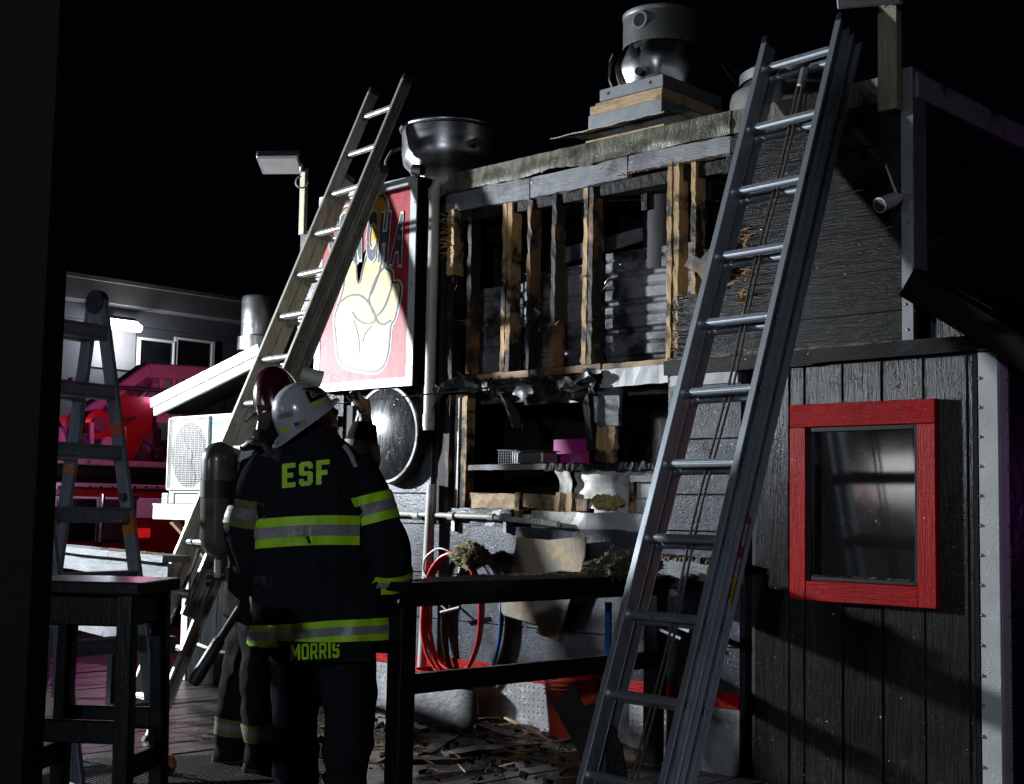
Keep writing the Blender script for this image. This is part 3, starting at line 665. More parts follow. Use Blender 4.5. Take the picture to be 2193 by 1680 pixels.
for i in range(nz_+1):
    zz = az0+0.035+(az1-az0-0.06)*i/nz_
    mb.tube([sp(au+g0, 0.438, zz), sp(au+g1, 0.438, zz)], 0.0015, 5)
for i in range(11):
    uu = g0+(g1-g0)*i/10
    mb.tube([sp(au+uu, 0.442, az0+0.033), sp(au+uu, 0.442, az1-0.023)], 0.0015, 5)
mb.build('grille', 'ac_white', A)
mb = MB()
for (q0, q1, z0_, z1_) in ((0.004, gw, az0+0.020, az0+0.034), (0.004, gw, az1-0.024, az1-0.010), (0.0, 0.012, az0+0.034, az1-0.024), (gw-0.012, gw+0.002, az0+0.034, az1-0.024)):
    mb.box(sp(au+(q0+q1)/2, 0.4325, (z0_+z1_)/2), (q1-q0, 0.023, z1_-z0_), (0, 0, SA))
mb.build('grille_frame', 'ac_white', A, bevel=0.003)
mat('ac_blue', (0.10, 0.42, 0.62), 0.5); mat('ac_green', (0.05, 0.25, 0.16), 0.5)
LM = frame_mtx(sp(au+gw+0.06, 0.4215, az1-0.12), se, (0, 0, 1))
MB().prism([(-0.03, 0.03), (0.045, 0.03), (-0.02, -0.07), (-0.045, -0.07), (0.0, 0.005), (-0.03, 0.005)], 0.002, LM).build('emblem', 'ac_blue', A)
text('maker_lettering', 'DAIKIN', 'ac_blue', A, frame_mtx(sp(au+gw+0.075, 0.4222, az1-0.065), se, (0, 0, 1)), 0.042, offset=0.001)
MB().prism([(-0.05, 0.02), (0.07, 0.02), (0.07, -0.05), (-0.05, -0.05)], 0.002, frame_mtx(sp(au+gw+0.07, 0.422, az0+0.20), se, (0, 0, 1))).build('rating_label', 'ac_green', A)
fz0 = pa.z+0.012
for uu in (-0.10, 0.62): ab('foot', uu+0.12, uu+0.19, 0.10, 0.43, fz0+0.002, az0-0.002, 'galvanised')
bx = ab('foot_block', -0.055, 0.02, 0.36, 0.44, fz0+0.001, fz0+0.075, 'ac_white')
for i in range(4):
    for j in range(2): ab('slot', -0.046+0.016*i, -0.039+0.016*i, 0.4405, 0.4415, fz0+0.014+0.028*j, fz0+0.034+0.028*j, 'plastic_black', bx, 0)
mat('beige_board', (0.30, 0.29, 0.22), 0.6)
ab('foot_rail', 0.022, 0.7, 0.38, 0.42, fz0+0.001, min(fz0+0.07, az0-0.003), 'beige_board')
# flue on the shed roof
fp = dp(553, 755, 10.9); Fl = empty('roof_flue', fp, 'polished metal flue cap rising behind the shed roof', 'flue')
FT = Matrix.Translation(fp)
MB().lathe([(0.085, -0.45), (0.085, 0.02)], 28, FT).build('pipe', 'galvanised', Fl, smooth=40)
MB().lathe([(0.0, 0.02), (0.165, 0.01), (0.168, 0.03), (0.165, 0.115), (0.14, 0.125)], 36, FT).build('collar', 'steel', Fl, smooth=40)
MB().lathe([(0.14, 0.128), (0.142, 0.14), (0.142, 0.43), (0.13, 0.445), (0, 0.447)], 36, FT).build('cap', 'steel', Fl, smooth=40)

# ---------------------------------------------------------------- painted hand sign
SY = -0.15
SX0, SX1, SZ0, SZ1 = -7.335, -6.35, 2.062, 3.395
Sg = empty('hand_sign', (-6.84, SY, SZ0), 'large boxed red sign painted with a raised two-finger hand', 'sign')
MB().lim(SX0, SX1, SY, -0.02, SZ0, SZ1).build('box', 'trim_black', Sg)
MB().lim(SX0+0.05, SX1-0.05, SY-0.004, SY-0.0005, SZ0+0.05, SZ1-0.06).build('face', 'sign_red', Sg)
for (a, b, c, d, nm) in ((SX0-0.003, SX1+0.003, SZ1-0.062, SZ1+0.003, 'frame_bar'), (SX0-0.003, SX1+0.003, SZ0-0.003, SZ0+0.052, 'frame_bar'), (SX0-0.003, SX0+0.052, SZ0+0.0525, SZ1-0.0625, 'frame_bar'), (SX1-0.055, SX1+0.003, SZ0+0.0525, SZ1-0.0625, 'frame_bar')):
    MB().lim(a, b, SY-0.008, SY-0.001, c, d).build(nm, 'white_metal', Sg)
for (xx, zz) in ((SX1-0.02, 3.30), (SX1-0.02, 3.22), (SX1-0.03, 2.70), (SX1-0.02, 2.085), (SX1-0.045, 2.085)):
    MB().lathe([(0, 0.004), (0.005, 0.003), (0.007, 0)], 8, frame_mtx((xx, SY-0.0085, zz), (1, 0, 0), (0, 0, 1))).build('screw_head', 'screw', Sg)
def s5(cx, cy):
    p = wy((900+.7143*cx)/1.78933, (300+.7143*cy)/1.78933, SY-0.006); return (p.x, p.z)
def smoothpoly(pts, n=5, closed=True):
    m = len(pts); out = []
    for i in range(m if closed else m-1):
        p0, p1, p2, p3 = [V((*pts[(i+q) % m], 0)) if closed else V((*pts[min(max(i+q, 0), m-1)], 0)) for q in (-1, 0, 1, 2)]
        for k in range(n):
            t = k/n
            p = 0.5*((2*p1)+(p2-p0)*t+(2*p0-5*p1+4*p2-p3)*t*t+(3*p1-p0-3*p2+p3)*t**3); out.append((p.x, p.y))
    if not closed: out.append(pts[-1])
    return out
hand = [(572, 770), (580, 712), (608, 694), (640, 735), (650, 900), (655, 1080), (672, 1090), (690, 1010), (722, 900), (738, 740), (765, 645), (798, 636), (818, 690), (806, 800), (790, 930), (800, 1010), (842, 1040), (846, 1095), (880, 1098), (890, 1150), (858, 1290), (836, 1330), (822, 1470), (795, 1545), (742, 1575), (640, 1560), (562, 1520), (542, 1400), (536, 1280), (560, 1205), (590, 1060)]
hp = smoothpoly([s5(*p) for p in hand], 3)
def grow(poly, d):
    cx = sum(p[0] for p in poly)/len(poly); out = []; n = len(poly)
    ar = sum(poly[i][0]*poly[(i+1) % n][1]-poly[(i+1) % n][0]*poly[i][1] for i in range(n))
    sg = 1 if ar > 0 else -1
    for i in range(n):
        t = V((poly[(i+1) % n][0]-poly[i-1][0], poly[(i+1) % n][1]-poly[i-1][1])).normalized()
        out.append((poly[i][0]+sg*t.y*d, poly[i][1]-sg*t.x*d))
    return out
SM = frame_mtx((0, SY-0.0055, 0), (1, 0, 0), (0, 0, 1))
def off(d): return frame_mtx((0, SY-0.0055-d, 0), (1, 0, 0), (0, 0, 1))
def plate(poly, m, d, name):
    mb = MB(); f = mb.bm.faces.new([mb.bm.verts.new(off(d) @ V((x, y, 0))) for x, y in poly])
    f.normal_update(); bmesh.ops.triangulate(mb.bm, faces=[f], ngon_method='EAR_CLIP'); return mb.build(name, m, Sg)
plate(grow(hp, 0.020), 'sign_white', 0.0, 'hand_halo')
plate(hp, 'sign_cream', 0.0008, 'painted_hand')
tips = [[(700, 860), (738, 740), (765, 650), (798, 642), (812, 690), (800, 800), (790, 850), (745, 870)], [(578, 770), (586, 716), (608, 702), (634, 738), (642, 800), (580, 810)]]
for t in tips: plate(smoothpoly([s5(*p) for p in t], 3), 'sign_yellow', 0.0016, 'finger_tip')
def stroke(pts, w, d, closed=False, name='ink_line'):
    P = smoothpoly([s5(*p) for p in pts], 4, closed) if not closed else hp
    mb = MB(); n = len(P); rows = []
    for i in range(n):
        a = P[(i-1) % n] if closed else P[max(i-1, 0)]; b = P[(i+1) % n] if closed else P[min(i+1, n-1)]
        t = V((b[0]-a[0], b[1]-a[1])).normalized(); ww = w*(0.8+0.3*rng.random())/2
        rows.append([mb.bm.verts.new(off(d) @ V((P[i][0]-t.y*ww, P[i][1]+t.x*ww, 0))), mb.bm.verts.new(off(d) @ V((P[i][0]+t.y*ww, P[i][1]-t.x*ww, 0)))])
    for i in range(n if closed else n-1):
        A_, B_ = rows[i], rows[(i+1) % n]; mb.bm.faces.new((A_[0], A_[1], B_[1], B_[0]))
    mb.build(name, 'sign_ink', Sg)
stroke(None, 0.016, 0.0024, True)
stroke([(560, 1205), (610, 1170), (660, 1163), (700, 1185), (735, 1235), (752, 1275), (745, 1308), (700, 1316), (655, 1292), (630, 1255)], 0.014, 0.0030)
stroke([(718, 1190), (735, 1130), (765, 1060), (800, 1015)], 0.014, 0.0032)
stroke([(718, 1190), (752, 1275), (800, 1230), (835, 1140), (842, 1095)], 0.014, 0.0034)
stroke([(752, 1275), (765, 1305), (795, 1322), (836, 1300)], 0.014, 0.0036)
stroke([(640, 1300), (665, 1400), (666, 1480)], 0.008, 0.0030)
stroke([(735, 1330), (700, 1370), (685, 1420)], 0.008, 0.0030)
stroke([(806, 800), (790, 930), (775, 1040), (730, 1160)], 0.012, 0.0038)
# lettering, on a slight arc
q0, q1 = s5(915, 800), s5(515, 850)
cxs = [s5(c, 880) for c in (533, 590, 655, 735, 803, 880)]
for ch, (cx, cz), tilt, hh in zip('CONCHA', cxs, (6, 4, 2, -2, -5, -9), (0, 0.015, 0.02, 0.02, 0.012, 0.0)):
    mm = off(0.0050) @ Matrix.Translation((cx, cz+hh, 0)) @ Matrix.Rotation(R(tilt), 4, 'Z')
    text('letter_outline', ch, 'sign_white', Sg, mm, 0.42, 0.34, 0.0004, 0.034)
    mm = off(0.0060) @ Matrix.Translation((cx, cz+hh, 0)) @ Matrix.Rotation(R(tilt), 4, 'Z')
    text('letter', ch, 'sign_ink', Sg, mm, 0.42, 0.34, 0.0004, 0.018)
# gooseneck lamp and flexible conduit above the sign
mb = MB(); mb.tube([wy(905, 366, -0.2), wy(886, 364, -0.22)], 0.035, 16)
G = mb.build('spot_can', 'plastic_black', None, smooth=40); tag(G, 'short black cylindrical spotlight above the sign corner', 'spotlight')
mb = MB(); mb.tube([wy(858, 318, -0.05), wy(838, 325, -0.12), wy(826, 345, -0.14), wy(824, 380, -0.13)], 0.010, 8)
tag(mb.build('flexible_conduit', 'galvanised', None, smooth=40), 'short bent flexible conduit between the steel bowl and the sign', 'conduit')
mb = MB(); mb.tube([wy(728, 405, -0.06), wy(700, 425, -0.1), wy(688, 440, -0.1), wy(684, 470, -0.05)], 0.012, 8)
tag(mb.build('flexible_conduit', 'galvanised', None, smooth=40), 'bent flexible conduit at the upper left corner of the sign', 'conduit')

# ---------------------------------------------------------------- round black disc on the wall
dc = V((-6.64, -0.115, 1.762)); D = empty('round_wall_disc', (dc.x, 0, dc.z-0.31), 'round black wet disc with worn pale rim below the red sign', 'disc')
DM = frame_mtx(dc, (1, 0, 0), (0, 0, 1))
MB().lathe([(0.0, 0.046), (0.06, 0.044), (0.12, 0.0385), (0.18, 0.0285), (0.24, 0.014), (0.292, -0.002)], 64, DM).build('face', 'disc_black', D, smooth=50)
mat('worn_rim', (0.40, 0.40, 0.42), 0.5, c2=(0.03, 0.03, 0.03), nscale=5, thr=(0.52, 0.6))
MB().lathe([(0.293, -0.003), (0.296, 0.004), (0.312, 0.004), (0.316, -0.006)], 64, DM).build('rim', 'worn_rim', D, smooth=50)
MB().lathe([(0.316, -0.0065), (0.316, -0.098)], 64, DM).build('drum', 'plastic_black', D, smooth=50)
for a in (0.7, 2.4, 4.1, 5.5): MB().lathe([(0, 0.007), (0.006, 0.006), (0.007, 0.004)], 8, DM @ Matrix.Translation((0.304*math.cos(a), 0.304*math.sin(a), 0))).build('screw_head', 'plastic_black', D)
# pipes
p = wy(926, 600, -0.075); px_ = p.x
mb = MB(); mb.tube([(px_, -0.075, 1.78), (px_, -0.075, 3.30), (px_+0.02, -0.06, 3.36), (px_+0.08, 0.0, 3.38)], 0.036, 20)
mb.tube([(px_, -0.075, 1.80), (px_, -0.075, 1.88)], 0.041, 20); mb.tube([(px_, -0.075, 3.25), (px_, -0.075, 3.31)], 0.041, 20)
tag(mb.build('downspout', 'pvc', None, smooth=40), 'pale round downspout running down beside the red sign', 'pipe')
p1_, p0_ = wy(924, 1037, -0.07), wy(905, 1400, -0.09)
mb = MB(); mb.tube([p0_ + (p0_-p1_)*0.25, p0_, p1_], 0.029, 18)
tag(mb.build('plastic_pipe', 'pvc', None, smooth=40), 'dirty white plastic pipe standing against the grey wall', 'pipe')

# ---------------------------------------------------------------- roof exhausts
by_ = 0.36; bc = wy(962, 372, by_); bt = wy(962, 283, by_)
Bw = empty('exhaust_bowl', bc, 'wide polished steel exhaust bowl open at the top behind the sign', 'exhaust fan')
br_ = (wy(1062, 300, by_)-wy(864, 300, by_)).dot(cR)/2
h = bt.z-bc.z
BM_ = Matrix.Translation(bc)
bowl = MB().lathe([(br_*0.72, -0.12), (br_*0.80, 0.0), (br_*0.95, 0.05), (br_*0.985, 0.12), (br_*0.985, h-0.02), (br_*0.94, h-0.03), (br_*0.93, 0.08)], 56, BM_).build('shell', 'steel', Bw, smooth=40)
pts = [BM_ @ V((br_*math.cos(a), br_*math.sin(a), h)) for a in [k*2*math.pi/56 for k in range(56)]]
MB().tube(pts, 0.016, 8, closed=True).build('rim', 'steel', Bw, smooth=50)
dd = (CAM-bc); dd.z = 0; dd.normalize(); dd.rotate(Matrix.Rotation(R(28), 3, 'Z'))
cc_ = bc + dd*br_*0.97 + V((0, 0, h*0.46)); MB().tube([cc_, cc_+dd*0.055], 0.03, 16).build('drain_stub', 'plastic_black', bowl, smooth=40)
# tall torn fan on a wooden curb
Fy = 0.22
fa, fb_ = wy(1259, 276, Fy), wy(1417, 245, Fy); zc0 = (fa.z+fb_.z)/2; zc1 = (wy(1260, 247, Fy).z+wy(1415, 212, Fy).z)/2
Fn = empty('torn_exhaust_fan', (fa.x+0.35, Fy+0.35, zc0-0.08), 'tall exhaust fan with torn metal drum on a wood and metal curb', 'exhaust fan')
cw = fb_.x-fa.x; cd = 0.66
cxm = (fa.x+fb_.x)/2; cym = Fy+cd/2
MB().lim(fa.x, fb_.x, Fy, Fy+cd, zc0, zc1).build('curb', 'galvanised', Fn, bevel=0.004)
zw = zc1+0.055
MB().lim(fa.x+0.006, fb_.x-0.006, Fy+0.008, Fy+cd, zc1+0.001, zw).build('wood_curb', 'raw_wood_level', Fn, bevel=0.003)
MB().lim(fa.x+0.03, fb_.x-0.02, Fy+0.03, Fy+cd-0.03, zw+0.001, zw+0.022).build('wood_curb', 'raw_wood_level', Fn, bevel=0.003)
MB().lim(fa.x+0.07, fb_.x-0.008, Fy+0.02, Fy+cd-0.06, zw+0.023, zw+0.095).build('hood_base', 'galvanised', Fn, bevel=0.004)
for xx in (fa.x+0.14, fb_.x-0.10): MB().lathe([(0.010, 0), (0, 0.0)], 12, frame_mtx((xx, Fy+0.0185, zw+0.060), (1, 0, 0), (0, 0, 1))).build('bolt_hole', 'plastic_black', Fn)
MB().sheet(lambda u, v: V((fa.x-0.16+(cw+0.30)*u, Fy-0.16+0.9*v, zc0-0.055+0.06*min(1, v*4)+0.015*NZ.noise(V((u*5, v*4, 1))))), 24, 12, 0.006).build('flashing_skirt', 'fascia_burnt', Fn, smooth=30)
MB().lim(fa.x-0.02, fb_.x+0.02, Fy+0.0, Fy+0.5, zc0-0.16, zc0-0.065).build('wood_curb', 'raw_wood_level', Fn, bevel=0.003)
fcx = V((fa.x+cw*0.56, Fy+0.30, zw+0.097)); zz0 = fcx.z
sc_ = (fcx-CAM).dot(cF)/FPX
Rb, Rd = 97*sc_, 81*sc_
ztop = wy(1408, 122, fcx.y).z-zz0; zd0 = ztop+0.0; zd1 = wy(1418, 34, fcx.y).z-zz0
TM = Matrix.Translation(fcx)
def torn(a, z): return 1 + 0.05*NZ.noise(V((math.cos(a)*2.5, math.sin(a)*2.5, z*4)))
mb = MB(); n = 72; rows = []
for i in range(9):
    v = i/8; row = []
    for k in range(n):
        a = k*2*math.pi/n
        top = ztop*(0.95 + 0.34*NZ.noise(V((math.cos(a)*4, math.sin(a)*4, 3)))+0.16*NZ.noise(V((math.cos(a)*17, math.sin(a)*17, 8))))
        z = top*v; rr = Rb*(0.86+0.14*math.sin(min(1, v*1.6)*math.pi/2))*(1-0.08*max(0, v-0.75)*4)*torn(a, z)
        row.append(mb.bm.verts.new(TM @ V((rr*math.cos(a), rr*math.sin(a), z))))
    rows.append(row)
for i in range(8):
    for k in range(n): mb.bm.faces.new((rows[i][k], rows[i][(k+1) % n], rows[i+1][(k+1) % n], rows[i+1][k]))
bowl2 = mb.build('torn_bowl', 'steel', Fn, smooth=40)
mat('drum_grey', (0.26, 0.26, 0.25), 0.45, metal=0.6, c2=(0.14, 0.14, 0.135), nscale=4, nmap=(1, 1, 3), c3=(0.05, 0.05, 0.05), s3=4, t3=(0.6, 0.75))
DZ = zd0+0.03
mb = MB().lathe([(Rd, DZ), (Rd, zd1-0.035), (Rd*0.3, zd1-0.03), (Rd*0.3, DZ)], 56, TM); drum = mb.build('drum', 'drum_grey', Fn, smooth=40)
MB().lathe([(Rd+0.002, zd1-0.035), (Rd*1.02, zd1-0.03), (Rd*1.02, zd1-0.008), (Rd*0.97, zd1), (0, zd1+0.005)], 56, TM).build('lid', 'drum_grey', drum, smooth=40)
tow = (CAM-fcx); tow.z = 0; tow.normalize()
lf = tow.copy(); lf.rotate(Matrix.Rotation(R(-34), 3, 'Z'))
hc = fcx + lf*(Rd+0.0015) + V((0, 0, DZ+(zd1-DZ)*0.58)); HM = frame_mtx(hc, V((0, 0, 1)).cross(lf), (0, 0, 1))
MB().lathe([(0, 0.001), (0.040, 0.001)], 24, HM).build('port_hole', 'plastic_black', drum); MB().lathe([(0.0405, 0.0012), (0.055, 0.0008)], 24, HM).build('port_ring', 'galvanised', drum)
MB().lathe([(Rd*0.86, 0.02), (Rd*0.86, DZ+0.02)], 40, TM).build('inner_core', 'char', Fn, smooth=40)
ls = tow.copy(); ls.rotate(Matrix.Rotation(R(-25), 3, 'Z'))
cc2 = fcx+ls*Rb*0.86+V((0, 0, 0.05)); MB().tube([cc2, cc2+ls*0.07-V((0, 0, 0.006))], 0.024, 16).build('drain_stub', 'plastic_black', bowl2, smooth=40)
lx = tow.copy(); lx.rotate(Matrix.Rotation(R(-78), 3, 'Z'))
mb = MB()
mb.sheet(lambda u, v: fcx + lx*(Rb*1.04+0.03*math.sin(u*3)+0.02*NZ.noise(V((u*4, v*4, 2)))) + tow*((v-0.5)*0.09+0.03) + V((0, 0, -0.02+ztop*0.98*u)), 14, 3, 0.003)
mb.build('bent_flap', 'drum_grey', Fn, smooth=30)
mb = MB()
for s_ in (0.0, 0.05):
    pts = [fcx - lx*(Rb*0.95) + V((0, 0, ztop*0.8)), fcx - lx*(Rb*1.35+s_) + V((0, 0, ztop*0.9)), fcx - lx*(Rb*1.75+s_*2) + V((0, 0, ztop*0.25)), fcx - lx*(Rb*1.6+s_) + V((0, 0, -0.14))]
    P = [V((*q, 0))[:3] for q in pts]
    out = []
    for i in range(3):
        for k in range(6): out.append(pts[i].lerp(pts[i+1], k/6))
    mb.tube(out+[pts[-1]], 0.004, 6)
mb.build('loose_cable', 'rubber', Fn)
# low exhaust dome behind the right ladder
dy = 0.45; dcx = wy(1692, 225, dy); Dm = empty('exhaust_dome', dcx, 'low dented exhaust dome behind the top of the right ladder', 'exhaust fan')
Rr = 128*((dcx-CAM).dot(cF))/FPX
DMx = Matrix.Translation(dcx)
MB().lathe([(Rr*0.98, -0.12), (Rr, 0.0), (Rr*0.97, 0.045), (Rr*0.82, 0.065)], 48, DMx).build('skirt', 'drum_grey', Dm, smooth=40)
MB().lathe([(Rr*0.80, 0.066), (Rr*0.79, 0.10), (Rr*0.60, 0.115)], 48, DMx).build('vent_band', 'char', Dm, smooth=40)
MB().lathe([(Rr*0.84, 0.101), (Rr*0.84, 0.155), (Rr*0.72, 0.185), (0, 0.20)], 48, DMx).build('dome', 'steel', Dm, smooth=40)
# ---------------------------------------------------------------- flood lights on wooden posts, unlit
def floodlight(base, top, head_c, yaw, tilt, size, label, plabel, wpost):
    P = MB().beam(base, top, wpost, wpost*0.5, up=(0, -1, 0)).build('lamp_post', 'pvc' if False else 'post_wood', None, bevel=0.003); tag(P, plabel, 'post')
    F_ = empty('floodlight', head_c, label, 'floodlight', 'unlit floodlights on posts')
    Rm = Matrix.Rotation(yaw, 4, 'Z') @ Matrix.Rotation(tilt, 4, 'X')
    X = Matrix.Translation(head_c) @ Rm
    w, d, t = size
    mb = MB(); mb.box(head_c, (w, d, t), Rm.to_3x3()); mb.build('housing', 'galvanised', F_, bevel=0.006)
    mb = MB(); mb.box(X @ V((0, 0, t/2+0.004)), (w*1.04, d*1.04, 0.008), Rm.to_3x3()); mb.build('lid', 'plastic_black', F_)
    mb = MB(); mb.box(X @ V((0, 0, -t/2-0.0015)), (w*0.9, d*0.86, 0.003), Rm.to_3x3()); mb.build('glass', 'lamp_glass', F_)
    mb = MB(); c2 = V(top)+V((0, -wpost*0.45, -0.02)); c1 = X @ V((w/2, 0, 0))
    mb.tube([c1, c1.lerp(c2, 0.5)+V((0, 0, -0.025)), c2], 0.014, 10); mb.build('bracket', 'galvanised', F_, smooth=40)
    return F_
mat('post_wood', (0.42, 0.38, 0.28), 0.6, c2=(0.30, 0.26, 0.18), nscale=5, nmap=(14, 14, 1), bump=0.4, bscale=10, bmap=(18, 18, 1), c3=(0.10, 0.08, 0.06), s3=6, t3=(0.62, 0.72))
mat('lamp_glass', (0.35, 0.33, 0.32), 0.15, c2=(0.28, 0.27, 0.26), nscale=8)
pb_, pt_ = wy(648, 503, -0.06), wy(652, 362, -0.06)
fh = dp(601, 350, (pt_-CAM).dot(cF)-0.05)
floodlight(pb_, pt_, fh, R(43.9-6), R(-24), (0.30, 0.20, 0.045), 'unlit floodlight tilted over the left corner of the burned wall', 'pale wooden post carrying the left floodlight', 0.06)
mb = MB(); c0 = wy(654, 392, -0.09); mb.tube([c0 + V((0, -0.03, 0)) + (cR*math.cos(a) + V((0, 0, 1))*math.sin(a))*0.042 for a in [R(100)+k*R(17) for k in range(16)]], 0.007, 8)
tag(mb.build('cable_loop', 'galvanised', None, smooth=40), 'small loop of metal tube under the left floodlight', 'bracket')
pb_, pt_ = wy(1905, 238, -0.07), wy(1905, 8, -0.07)
fh = dp(1862, -34, (pt_-CAM).dot(cF)-0.16)
floodlight(pb_, pt_, fh, R(43.9-16), R(-28), (0.30, 0.24, 0.05), 'unlit floodlight at the top edge over the right ladder', 'dark wooden post carrying the right floodlight', 0.10)
# ---------------------------------------------------------------- security camera
sc0 = wy(1915, 425, -0.05); C_ = empty('security_camera', sc0, 'small pale security camera with one raised antenna on the wall', 'camera')
ax = (wy(1885, 440, -0.17)-wy(1922, 425, -0.06)).normalized()
b0_ = wy(1921, 425, -0.07)
MB().tube([b0_, b0_+ax*0.03, b0_+ax*0.125], [0.026, 0.034, 0.037], 20).build('barrel', 'ac_white', C_, smooth=40)
MB().tube([b0_+ax*0.1255, b0_+ax*0.127], 0.031, 20).build('lens', 'plastic_black', C_)
MB().tube([b0_-ax*0.0, wy(1928, 424, -0.02)], 0.022, 14).build('mount', 'ac_white', C_, smooth=40)
MB().tube([wy(1920, 416, -0.06), wy(1897, 354, -0.06)], [0.0065, 0.0045], 10).build('antenna', 'ac_white', C_, smooth=40)
MB().tube([wy(1920, 435, -0.05), wy(1916, 455, -0.05), wy(1908, 468, -0.025)], 0.004, 6).build('cable', 'plastic_black', C_)

# ---------------------------------------------------------------- extension ladders
def ladder(name, label, O, az, tilt, step, w, fly, base, mrail, mrung, rail=(0.030, 0.075), gap=0.035, endm='plastic_black', rr=0.0165, shoes=True, basex=0.034):
    O = V(O); e = V((math.cos(az), math.sin(az), 0)); nn = V((-math.sin(az), math.cos(az), 0))
    d = nn*math.cos(tilt) + V((0, 0, 1))*math.sin(tilt); f = e.cross(d)
    Rm = Matrix((e, d, f)).transposed()
    def P(n, x, z): return O + d*(step*n) + e*x + f*z
    L = empty(name, P(base[0], w/2, -0.05), label, 'ladder')
    fw_, fd = rail
    def rails(n0, n1, x0, x1, zc, sec):
        for side, xx in ((-1, x0), (1, x1)):
            mb = MB(); xm = xx + side*0.0025
            c = (n0+n1)/2; ln = (n1-n0)*step
            mb.box(P(c, xm, zc), (0.005, ln, fd-0.009), Rm)
            for s2 in (-1, 1): mb.box(P(c, xm + side*(fw_/2-0.003), zc + s2*(fd/2-0.0022)), (fw_, ln, 0.0042), Rm)
            for s2 in (-1, 1): mb.box(P(c, xm + side*(fw_-0.006), zc + s2*(fd/2-0.010)), (0.004, ln, 0.010), Rm)
            r_ = mb.build('rail', mrail, L, bevel=0.0012)
            mb = MB(); mb.box(P(n1+0.02, xm + side*fw_*0.42, zc), (fw_*1.1, 0.045*step/0.305, fd*1.05), Rm); mb.build('end_cap', endm, r_, bevel=0.010, seg=2)
            # rivet plates where each rung goes through the web
            k = math.ceil(n0+0.2)
            while k <= n1-0.15:
                mb = MB(); A_ = frame_mtx(P(k, xm+side*0.0028, zc), d*side, f); mb.lathe([(0, 0.004), (rr*0.75, 0.0035), (rr*0.85, 0.0065), (rr*1.25, 0.0055), (rr*1.3, -0.0005)], 14, A_)
                mb.build('rung_end', mrail, r_, smooth=40); k += 1
    def rungs(n0, n1, x0, x1, zc):
        k = math.ceil(n0+0.2); m0 = None
        while k <= n1-0.15:
            mb = MB(); pts = []
            mb.tube([P(k, x0-0.002, zc), P(k, x1+0.002, zc)], rr, 14)
            for j in range(7):
                a = 2*math.pi*j/7; off_ = d*(math.cos(a)*rr) + f*(math.sin(a)*rr)
                mb.tube([P(k, x0+0.03, zc)+off_, P(k, x1-0.03, zc)+off_], 0.0018, 4)
            rg = mb.build('rung', mrung, L, smooth=50)
            for xx, sd in ((x0, 1), (x1, -1)):
                mb = MB()
                mb.tube([P(k, xx, zc), P(k, xx+sd*0.014, zc)], [rr*1.55, rr*1.2], 12)
                mb.prism([(0, -0.024), (sd*0.034, -0.004), (sd*0.034, 0.004), (0, 0.024)], 0.004, frame_mtx(P(k, xx, zc-rr), e, d))
                mb.build('rung_collar', mrail, rg, smooth=30)
            k += 1
    rails(fly[0], fly[1], 0, w, 0.0, 'fly'); rungs(fly[0], fly[1], 0, w, 0.0)
    zb = -(fd+0.006); xo = basex
    rails(base[0], base[1], -xo, w+xo, zb, 'base'); rungs(base[0]+0.25, base[1], -xo, w+xo, zb)
    if shoes:
        for xx in (-xo-0.015, w+xo+0.015):
            mb = MB(); mb.box(P(base[0]-0.04, xx, zb), (0.05, 0.10, 0.09), Rm); mb.build('shoe', 'rubber', L, bevel=0.006)
    return L, P, e, d, f
RA_ = (0.0254*12)
mat('cap_green', (0.008, 0.035, 0.02), 0.5)
nfootA = -1.634/(0.305*math.sin(1.177))
LA, PA, eA, dA, fA = ladder('extension_ladder', 'grimy aluminium extension ladder leaning on the hand sign', (-7.031, -1.052, 1.634), -0.105, 1.177, 0.305, 0.36, (-3.45, 8.66), (nfootA+0.02, 6.55), 'aluminium_dirty', 'rung_bare', (0.028, 0.074), endm='cap_green', basex=0.006)
sB = 1.167
OB = CAM + (V((-3.311, -1.847, 0.613)) - CAM)*sB
nfB = -OB.z/(0.356*math.sin(1.238))
LB, PB, eB, dB, fB = ladder('extension_ladder', 'clean aluminium extension ladder leaning on the wall beside the red window', OB, -0.091, 1.238, 0.356, 0.359*sB, (nfB+0.25, 9.42), (nfB+0.02, 9.32), 'aluminium', 'aluminium', (0.034, 0.080), endm='plastic_black', rr=0.0195, basex=0.022)
# rope and pulley on the right ladder
mat('rope', (0.10, 0.085, 0.07), 0.8, c2=(0.05, 0.045, 0.04), nscale=60, bump=0.6, bscale=90)
wB = 0.359*sB
rp = MB()
for s_ in (-0.014, 0.014): rp.tube([PB(8.72-0.2*k, wB*0.50 + s_ + 0.006*math.sin(k*0.35), -0.055+0.004*math.cos(k*0.4)) for k in range(51)], 0.006, 7)
rp.build('haul_rope', 'rope', LB, smooth=50)
mb = MB(); mb.box(PB(8.8, wB*0.5, -0.055), (0.03, 0.11, 0.035), Matrix((eB, dB, fB)).transposed()); mb.build('pulley', 'aluminium', LB, bevel=0.006)
